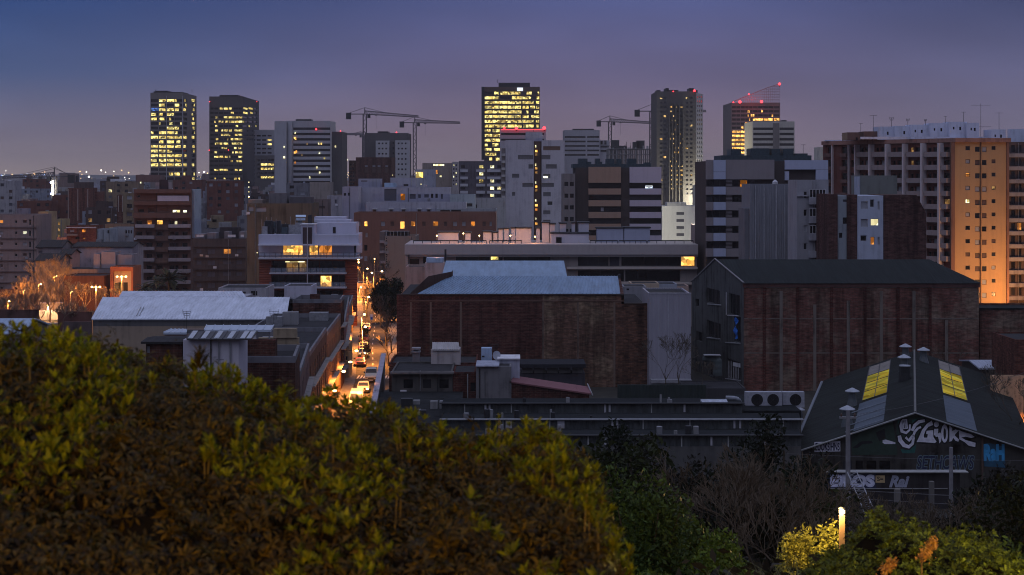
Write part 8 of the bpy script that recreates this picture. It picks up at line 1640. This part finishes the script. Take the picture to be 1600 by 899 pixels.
# shrubs right of the hedge
def shrub(x, y, h, rx, label, mat, n, ls, name='shrub', base=.05, **k): return leafy_tree(x, y, h, rx, label, mat, n, ls, 'shrub', base=base, name=name, lumps=12, **k)
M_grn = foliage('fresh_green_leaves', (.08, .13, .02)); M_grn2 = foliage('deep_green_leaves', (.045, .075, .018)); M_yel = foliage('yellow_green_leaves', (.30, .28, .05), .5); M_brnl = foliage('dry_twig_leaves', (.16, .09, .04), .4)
shrub(X(1005, 24), 24, 2.5, .95, 'tall green shrub just right of the hedge', M_grn2, 6000, .045); shrub(X(1055, 27), 27, 1.9, .9, 'rounded green shrub with small leaves, second from the hedge', M_grn2, 5500, .045); shrub(X(1110, 25), 25, 1.5, .85, 'green shrub at the bottom, third from the hedge', M_grn, 5500, .042)
shrub(X(1160, 23), 23, .95, .7, 'low grassy green shrub at the bottom, fourth from the hedge', M_grn, 4200, .04); shrub(X(1020, 15), 15, 1.1, .55, 'dark green shrub low beside the hedge foot', M_grn2, 4200, .04)
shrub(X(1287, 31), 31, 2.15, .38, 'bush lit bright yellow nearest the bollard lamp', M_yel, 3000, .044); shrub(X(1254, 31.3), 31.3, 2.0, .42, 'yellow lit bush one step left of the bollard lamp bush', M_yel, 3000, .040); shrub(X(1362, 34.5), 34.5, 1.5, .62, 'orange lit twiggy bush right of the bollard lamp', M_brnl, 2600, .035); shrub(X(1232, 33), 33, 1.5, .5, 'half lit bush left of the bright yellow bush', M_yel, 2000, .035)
bare_tree(X(1350, 34), 34, 1.9, 'leafless orange lit twigs right of the bollard lamp', M_bark, 6, .02, rmin=.004, trunk=.1, cat='shrub', name='bare_shrub'); bare_tree(X(1395, 36), 36, 1.8, 'thin dry twigs right of the orange lit bush', M_bark, 6, .02, rmin=.004, trunk=.1, cat='shrub', name='bare_shrub')
# bollard lamp
D = 30.0; bx, bz = X(1315.5, D), ground_z(X(1315.5, D), D); l = thing('bollard_lamp', 'slim lit bollard lamp standing between bushes at lower right', 'lamp', (bx, D, bz)); ztl = Z(802, D)
mb = MB(); mb.box(bx - .045, bx + .045, D - .045, D + .045, bz, ztl - .03); mb.build('post', plain('pale_bollard', (.20, .12, .07), .5), l)
mb = MB(); mb.lathe((bx, D, ztl - .02), [(.03, 0), (.055, .02), (.055, .07), (.03, .085)], 14); mb.build('lens', emit('bollard_lens', (1.0, .72, .32), 5, var=False), l)
mb = MB(); mb.lathe((bx, D, ztl + .083), [(.062, 0), (.062, .012), (.02, .03)], 14); mb.build('cap', M_dark, l)
point(l, (bx - .16, D - .12, ztl + .12), 200, (1, .66, .22), .05)
# low shrub mound bottom right, tufts and leaf sprigs coloured orange like lamplight
P_, Q_ = [], []
cxm, cym = X(1440, 14.5), 14.5
def mound(x, y):
    ex = (x - cxm) / (1.0 if x > cxm else .72); ey = (y - cym) / 1.7; r2 = ex * ex + ey * ey; return 27.63 - .34 * r2 + .34 * noise.noise(Vector((x * 2.4, y * 2.4, 1))) + .05 * noise.noise(Vector((x * 8, y * 8, 2)))
md = thing('shrub', 'low dense green shrub mound filling the bottom right', 'shrub', (cxm, cym, ground_z(cxm, cym) - .1)); 
for k in range(5200):
    x = nr_.uniform(cxm - 1.25, cxm + 1.25); y = nr_.uniform(12.3, 16.6); z = mound(x, y)
    if z < ground_z(x, y): continue
    P_.append((x, y, z + abs(nr_.normal()) * .06 - .03)); Q_.append((nr_.normal() * .5, -.3 + nr_.normal() * .5, 1))
V_, F_ = rosettes(np.array(P_), np.array(Q_), .05, 7, .42, .6, .3); npmesh('foliage', V_, F_, foliage('mound_leaves', (.075, .095, .010), .8), md)
mb = MB()
for j in range(25):
    for i in range(25): x = cxm - 1.3 + 2.6 * i / 24; y = 12.2 + 4.5 * j / 24; mb.v.append((x, y, max(ground_z(x, y) - .1, mound(x, y) - .07)))
mb.f = [(j * 25 + i, j * 25 + i + 1, (j + 1) * 25 + i + 1, (j + 1) * 25 + i) for j in range(24) for i in range(24)]; mb.m = [0] * len(mb.f); mb.build('twigs', M_core, md, smooth=True)  # dark sheet again, shade inside the mound put into its colour
def lit_sprig(px, py, D, px2, py2, label):  # leaves caught by lamplight, the orange light put into their colour
    p, q = Vector((X(px, D), D, Z(py, D))), Vector((X(px2, D), D + .1, Z(py2, D))); t = thing('lit_sprig', label, 'sprig', p - Vector((0, 0, .2)), 'leaf sprigs coloured as lamplit in the low mound'); mb = MB(); mb.tube(p - Vector((0, 0, .25)), p, .008, None, 5); mb.tube(p, q, .008, .004, 5); mb.build('stem', plain('sprig_stem', (.15, .09, .03), .7), t)
    n = 260; f = nr_.random(n)[:, None]; C_ = np.array(p)[None] * (1 - f) + np.array(q)[None] * f + nr_.normal(size=(n, 3)) * .022; V_, F_ = leaf_cards(C_, .016); npmesh('lit_sprig_leaves', V_, F_, foliage('lit_sprig_leaves', (.42, .20, .05), .3), t)
lit_sprig(1381, 893, 13, 1402, 882, 'leaf sprig coloured orange as lamplit, lowest in the mound'); lit_sprig(1440, 872, 13.4, 1458, 862, 'leaf sprig coloured orange as lamplit, middle of the mound'); lit_sprig(1455, 853, 14.2, 1464, 849, 'small leaf sprig coloured orange as lamplit near the top of the mound')
def tuft(x, y, n, L_, label, mat, lean=(0, 0)):
    z0 = ground_z(x, y) - .05; t = thing('grass_tuft', label, 'grass tuft', (x, y, z0)); mb = MB()
    for k in range(n):
        a = R.random() * 6.28; ll = L_ * (.6 + .6 * R.random()); p = Vector((x + R.gauss(0, .12), y + R.gauss(0, .12), z0)); o_ = Vector((math.cos(a) + lean[0], math.sin(a) + lean[1], 0)); s_ = Vector((-math.sin(a), math.cos(a), 0)) * .012; pr = None
        for i in range(6):
            f = i / 5; c = p + o_ * (ll * .5 * f * f) + Vector((0, 0, ll * (f - .42 * f * f))); w_ = s_ * (1 - f * .95)
            if pr: mb.quad(pr[0] - pr[1], pr[0] + pr[1], c + w_, c - w_)
            pr = (c, w_)
    mb.build('blades', mat, t)
M_gr = foliage('grass_blades', (.13, .13, .05), .4, .5, .3)
tuft(X(1262, 16.5), 16.5, 130, 1.15, 'arching grass tuft below the lit bush, left one', M_gr, (.4, 0)); tuft(X(1300, 16), 16, 130, 1.1, 'arching grass tuft below the bollard lamp', M_gr, (.5, 0)); tuft(X(1228, 18), 18, 110, 1.1, 'arching grass tuft nearest the leafless thicket', M_gr); tuft(X(1480, 12.8), 12.8, 120, .75, 'yellow lit grass tuft inside the low mound', M_gr, (.3, 0)); tuft(X(1335, 14.5), 14.5, 110, .8, 'grass tuft at the left foot of the low mound', M_gr, (.4, 0))
tuft(X(1130, 19), 19, 120, 1.0, 'tall grass tuft at the bottom between the green shrubs', M_gr); tuft(X(1185, 20), 20, 120, 1.1, 'tall grass tuft left of the dry stems', M_gr)
shrub(X(1575, 15.5), 15.5, 1.35, .5, 'dark fine leaved shrub at the bottom right corner', M_grn2, 4200, .028); shrub(X(1600, 20), 20, 1.9, .8, 'taller dark shrub behind the corner shrub', M_ever, 3600, .035); shrub(X(1545, 22), 22, 1.2, .7, 'dark shrub between the mound and the corner shrubs', M_grn2, 3600, .03)
# understorey on the slope
pts = []
for k in range(5200):
    y = nr_.uniform(17, 118); x = X(nr_.uniform(930, 1640), y); pts.append((x, y, ground_z(x, y) + nr_.uniform(0, .5)))
pts = np.array(pts); C_ = np.repeat(pts, 8, 0) + nr_.normal(size=(len(pts) * 8, 3)) * np.array([.35, .35, .16]); V_, F_ = leaf_cards(C_, .10); o = npmesh('undergrowth', V_, F_, M_dryl); stuff(o, 'scrubby undergrowth covering the slope', 'undergrowth')
# unseen lamps, assumed or added for warm light on hedge and mound
def added_lamp(x, y, h, label, power, col):
    z0 = ground_z(x, y); l = thing('unseen_added_lamp', label, 'lamp', (x, y, z0), None); mb = MB(); mb.tube((x, y, z0), (x, y, z0 + h), .06, .045, 10); mb.build('post', plain('lamp_green', (.04, .06, .05), .5), l); mb = MB(); mb.lathe((x, y, z0 + h), [(.08, 0), (.17, .08), (.19, .3), (.08, .42)], 14); mb.build('globe', M_sod, l); mb = MB(); mb.lathe((x, y, z0 + h + .421), [(.2, 0), (.05, .1)], 14); mb.build('cap', M_dark, l)
    point(l, (x, y, z0 + h - .25), power, col, .2); return l
added_lamp(-8, 11.0, 3.6, 'assumed path lamp, unseen left of the hedge, added to light its crest', 1350, (1, .66, .10)); added_lamp(5.0, 12.3, 1.5, 'unseen low lamp added past the right edge to brighten the shrub mound', 260, (1, .72, .16)); added_lamp(-.5, -2.2, 2.2, 'assumed low path lamp, unseen behind the viewpoint, added to warm the hedge', 2900, (1, .42, .03))  # all three unseen: two assumed for the hedge light, one added for the mound

# ------------------------------------------------------------------ the low city carpet
def clash(a, b_, c, d): return any(a < q[1] + .5 and b_ > q[0] - .5 and c < q[3] + .5 and d > q[2] - .5 for q in FOOT)
PAL = [('cream', (.38, .33, .27)), ('grey', (.24, .24, .27)), ('brick red', (.20, .08, .06)), ('lilac', (.31, .30, .37)), ('tan', (.28, .21, .15)), ('pale blue', (.30, .34, .42)), ('dusty pink', (.34, .24, .23)), ('dark brown', (.11, .08, .075)), ('off white', (.46, .45, .48)), ('ochre', (.30, .23, .15))]
FEAT = [('a stair hut', 0), ('a water tank', 1), ('two stair huts', 2), ('a tall antenna', 3), ('a roof screen', 4), ('a bare roof', 5)]
zones = [(0, 105, 'above the worn beige flats'), (105, 208, 'left of the brown flats'), (208, 330, 'below the two leftmost towers'), (330, 430, 'below the pale slotted block'), (430, 560, 'below the white banded tower'), (560, 720, 'behind the white terraces'), (720, 1000, 'behind the centre offices'), (1000, 1300, 'behind the right offices')]
used = {}; cnt = 0; M_hutc = plaster((.34, .38, .46), name='roof_hut_render')
for row, D0_ in enumerate((455, 500, 545, 600, 660, 730, 810, 900, 1010, 1130, 1280)):
    px = -30
    while px < 790:
        D = D0_ + R.uniform(-14, 14); wm = R.uniform(7, 16) * (1 + row * .05); pw = wm * F / D; dep = R.uniform(9, 14)
        if px > 560 and row < 4: px += pw; continue
        if px > 560 and R.random() < .35: px += pw; continue
        h = R.choice((9, 12, 12, 15, 15, 18, 18, 21, 24)) + R.uniform(-1, 1) + (3 if row > 4 else 0)
        if D0_ < 560: h = min(h, 17)
        if px + pw < 208 and D0_ < 520: h = min(h, 11)
        xa, xb = X(px, D), X(px + pw, D)
        if xb - xa < 4 or clash(xa, xb, D, D + dep): px += pw * .5; continue
        zn = next(z for z in zones if px < z[1]); nf = max(2, int(h / 3))
        pick = [(p_, f_) for p_ in PAL for f_ in FEAT if (p_[0], f_[1], nf, zn[2]) not in used]
        if not pick: px += pw; continue
        (cn, cc_), (fn, ft) = R.choice(pick); cc_ = [v * .72 for v in cc_]; key = (cn, ft, nf, zn[2])
        used[key] = 1
        lab = '%s block of %s floors with %s, %s' % (cn, ('two', 'three', 'four', 'five', 'six', 'seven', 'eight', 'nine', 'ten', 'eleven', 'twelve')[nf - 2], fn, zn[2])
        yt = PY(h, D); ws = []; fp = 3 * F / D; nc = max(2, int(wm / 3.4)); cw = pw / nc
        for j in range(min(nf, 5 if row < 6 else 3)):
            for i in range(nc):
                if R.random() < .75: a = px + cw * (i + .3); ws.append((a, yt + fp * (j + .35), a + cw * .4, yt + fp * (j + .8), R.choices('dgkbmowWy', (46, 16, 14, 14, 3, 1.5, 1.5, 2, 1))[0]))
        mt = plaster(tuple(cc_), name=cn.replace(' ', '_') + '_render', var=.3)
        b_ = bld(R.choice(('apartment_block', 'house')) if nf > 3 else 'house', lab, 'building', px, px + pw, yt, D, dep, mt, ws, par=.7, group='low blocks of the city carpet')
        h_ = Z(yt, D)
        def rb(f0, f1, hh, nm_, m_, dd=3): m2 = MB(); m2.box(xa + (xb - xa) * f0, xa + (xb - xa) * f1, D + 3, D + 3 + dd, h_ - .7, h_ + hh); m2.build(nm_, m_, b_)
        f0 = R.uniform(.1, .5)
        if ft == 0: rb(f0, f0 + .3, 2.4, 'stair_hut', mt)
        elif ft == 1: rb(f0, f0 + .14, 1.8, 'water_tank', M_steel, 1.6)
        elif ft == 2: rb(.1, .32, 2.5, 'stair_hut', mt); rb(.6, .85, 2.2, 'stair_hut', M_conc)
        elif ft == 3: m2 = MB(); x = xa + (xb - xa) * f0; m2.tube((x, D + 3, h_ - .7), (x, D + 3, h_ + 4.5), .09, None, 4); m2.tube((x - .9, D + 3, h_ + 4), (x + .9, D + 3, h_ + 4), .06, None, 4); m2.tube((x - .6, D + 3, h_ + 3.3), (x + .6, D + 3, h_ + 3.3), .06, None, 4); m2.build('aerial', M_dark, b_)
        elif ft == 4: rb(.08, .55, 1.3, 'roof_screen', M_white, .15)
        for q in range(2): f1 = R.uniform(.02, .85); rb(f1, f1 + R.uniform(.06, .15), R.uniform(-.2, 1.4), R.choice(('chimney', 'parapet', 'roof_box')), R.choice((M_white, M_conc, M_dark, mt, M_hutc)), R.uniform(.6, 2))
        cnt += 1; px += pw + R.uniform(.3, 1.0) * (F / D)
print('carpet', cnt)
# the two brick towers of the left middle distance
t = bld('apartment_tower', 'plain brick red tower with pale vertical strips, left middle distance', 'tower', 106, 139, 294, 690, 14, brick((.22, .075, .05), patch=(.18, .08, .06), name='tower_brick', pamt=.2), [], par=.5)
for px in (106.5, 121.5, 137): pbox(t, 'pale_strip', px - .5, px + .5, 296, 345, 689.7, .28, plaster((.42, .34, .30)))
pbox(t, 'plant_room', 116, 139, 285, 294.4, 694, 8, plaster((.10, .07, .065))); pbox(t, 'mast_box', 118, 121, 275, 285, 697, 2, M_dark)
bld('apartment_tower', 'lower brick red tower joined at the right of the plain one', 'tower', 140, 152.5, 300, 700, 12, brick((.22, .075, .05), patch=(.18, .08, .06), name='tower_brick', pamt=.2), [], par=.5)
t = bld('apartment_block', 'brick red block with four pale uprights left of the orange brown flats', 'building', 183, 204, 305, 600, 12, brick((.17, .06, .045), patch=(.14, .07, .05), name='upright_brick', pamt=.2), [], par=.5)
for px in (185, 191.5, 196.5, 202.5): pbox(t, 'pale_strip', px - .4, px + .4, 306, 331, 599.7, .28, plaster((.5, .45, .42)))
# far city beyond, one mass
mb = MB()
for k in range(1500):
    D = 1450 * (1 + 3.2 * R.random() ** 1.4); x = X(R.uniform(-80, 1680), D); w_ = R.uniform(8, 26); h = R.uniform(8, 20) + (R.random() < .04) * 14; mb.box(x - w_ / 2, x + w_ / 2, D, D + R.uniform(10, 25), 0, h, R.randint(0, 4))
o = mb.build('distant_city', [plaster(c, name='distant_render') for c in ((.3, .28, .27), (.2, .2, .23), (.4, .38, .38), (.18, .12, .1), (.3, .3, .36))]); stuff(o, 'far mass of low roofs out to the horizon', 'distant city')
# lights of the far city
mb = MB(); cl = [emit('far_amber', (1, .62, .25), 3.2, var=False), emit('far_white', (1, .92, .75), 3.6, var=False), emit('far_blue', (.35, .5, 1), 2.6, var=False), emit('far_red', (1, .15, .05), 2.2, var=False)]
def dot(px, py, D, r, m_):
    x, z = X(px, D), max(1, Z(py, D)); r *= D / F; n = 6; mb.lathe((x, D, z - r), [(r * .5, 0), (r, r * .6), (r, r * 1.4), (r * .5, r * 2)], n, m_)
for k in range(210):
    px = R.choice((R.uniform(0, 235), R.uniform(0, 200), R.uniform(305, 328))); py = 288 - abs(R.gauss(0, 1)) * 6; D = R.uniform(3600, 6500); dot(px, min(py, 289), D, R.uniform(.3, .95), R.choices((0, 1, 3), (6, 4, .4))[0])
for k in range(30): dot(R.uniform(0, 70), 274.5 + R.gauss(0, 1.6), R.uniform(3600, 5000), R.uniform(.4, .8), R.choice((2, 2, 1)))
for px, py, r in ((9, 267, .9), (53, 272, 1.2), (158, 266.5, 1.3), (165, 269.5, .8), (139, 276.5, 1.5), (54, 272, 1.3), (201, 270, .9), (180, 285, 1.5), (178, 268, .7), (190, 266.5, .9), (319, 269, 1.4), (311, 270, .9), (324, 271, .8), (135, 269, 1), (70, 269, .7), (125, 268, .8), (22, 275, 1.1), (30, 280, 1)): dot(px, py, 4200, r, R.choice((0, 1)))
for k in range(16): dot(R.uniform(535, 548), R.uniform(268, 278), 4500, .5, 0)
for k in range(40): dot(R.uniform(540, 1300), R.uniform(276, 288), R.uniform(1800, 3500), .5, R.choice((0, 1)))
o = mb.build('city_lights', cl); stuff(o, 'scatter of tiny amber and white lights along the horizon', 'city lights')
# bright lights on the left carpet
for i, (px, py, D) in enumerate(((220, 286, 430), (389, 285, 640), (389, 292.5, 640), (389, 300, 640), (389, 307.5, 640), (178.5, 290, 900), (613.5, 274, 560), (658, 288, 540), (650.5, 271, 552), (776.5, 251, 636), (402.3, 395, 328), (543, 250, 745))):
    l = thing('wall_lamp', 'small white lamp ' + ('on the orange brown flats roof', 'topmost of four below the pale slotted block', 'second of four below the pale slotted block', 'third of four below the pale slotted block', 'lowest of four below the pale slotted block', 'below the horizon right of the crane', 'at the right edge of the brown brick block', 'on the pale house terrace', 'in the lit porch', 'on the roof of the dark flats with white balcony fronts', 'at the left edge of the modern block', 'at the left edge of the narrow brown block')[i], 'lamp', (X(px, D), D, Z(py, D)), 'small white lamps')
    mb = MB(); r = .9 * D / F; mb.lathe((X(px, D), D - .3, Z(py, D)), [(r * .4, -r), (r, -.3 * r), (r, .3 * r), (r * .4, r)], 8); mb.build('lens', K['W'] if i not in (4, 5) else M_sod, l)
# orange lit house at the end of the street
t = bld('house', 'small house glowing orange at the end of the street', 'house', 556, 576.5, 443, 398, 8, plaster((.62, .50, .36), name='ochre_white_wall', var=.08), [(559, 450, 563, 456, 'k'), (569, 451, 575, 463, 'k')], par=.2); pbox(t, 'ledge', 557, 577, 463.5, 464.8, 397.5, .45, M_white)
t = bld('house', 'narrow ochre house front lit by the wall lamps, projecting into the street', 'house', 535, 545.5, 537, 246, 5, plaster((.45, .34, .22), name='ochre_front', var=.12), [(540, 557, 543, 563, 'd')], par=.2)

# ------------------------------------------------------------------ haze
mb = MB(); mb.box(-4200, 4200, -60, 7000, -1, 118); hm = bpy.data.materials.new('city_haze'); hm.use_nodes = True; hn = hm.node_tree; hn.nodes.clear(); ho = N(hn, 'ShaderNodeOutputMaterial'); hv = N(hn, 'ShaderNodeVolumePrincipled'); hv.inputs['Density'].default_value = HAZE_D; hv.inputs['Color'].default_value = (.80, .78, .82, 1); hv.inputs['Anisotropy'].default_value = .3; hn.links.new(hv.outputs[0], ho.inputs['Volume'])
o = mb.build('haze', hm); o['kind'] = 'stuff'; o['label'] = 'thin evening haze over the city'; o['category'] = 'haze'
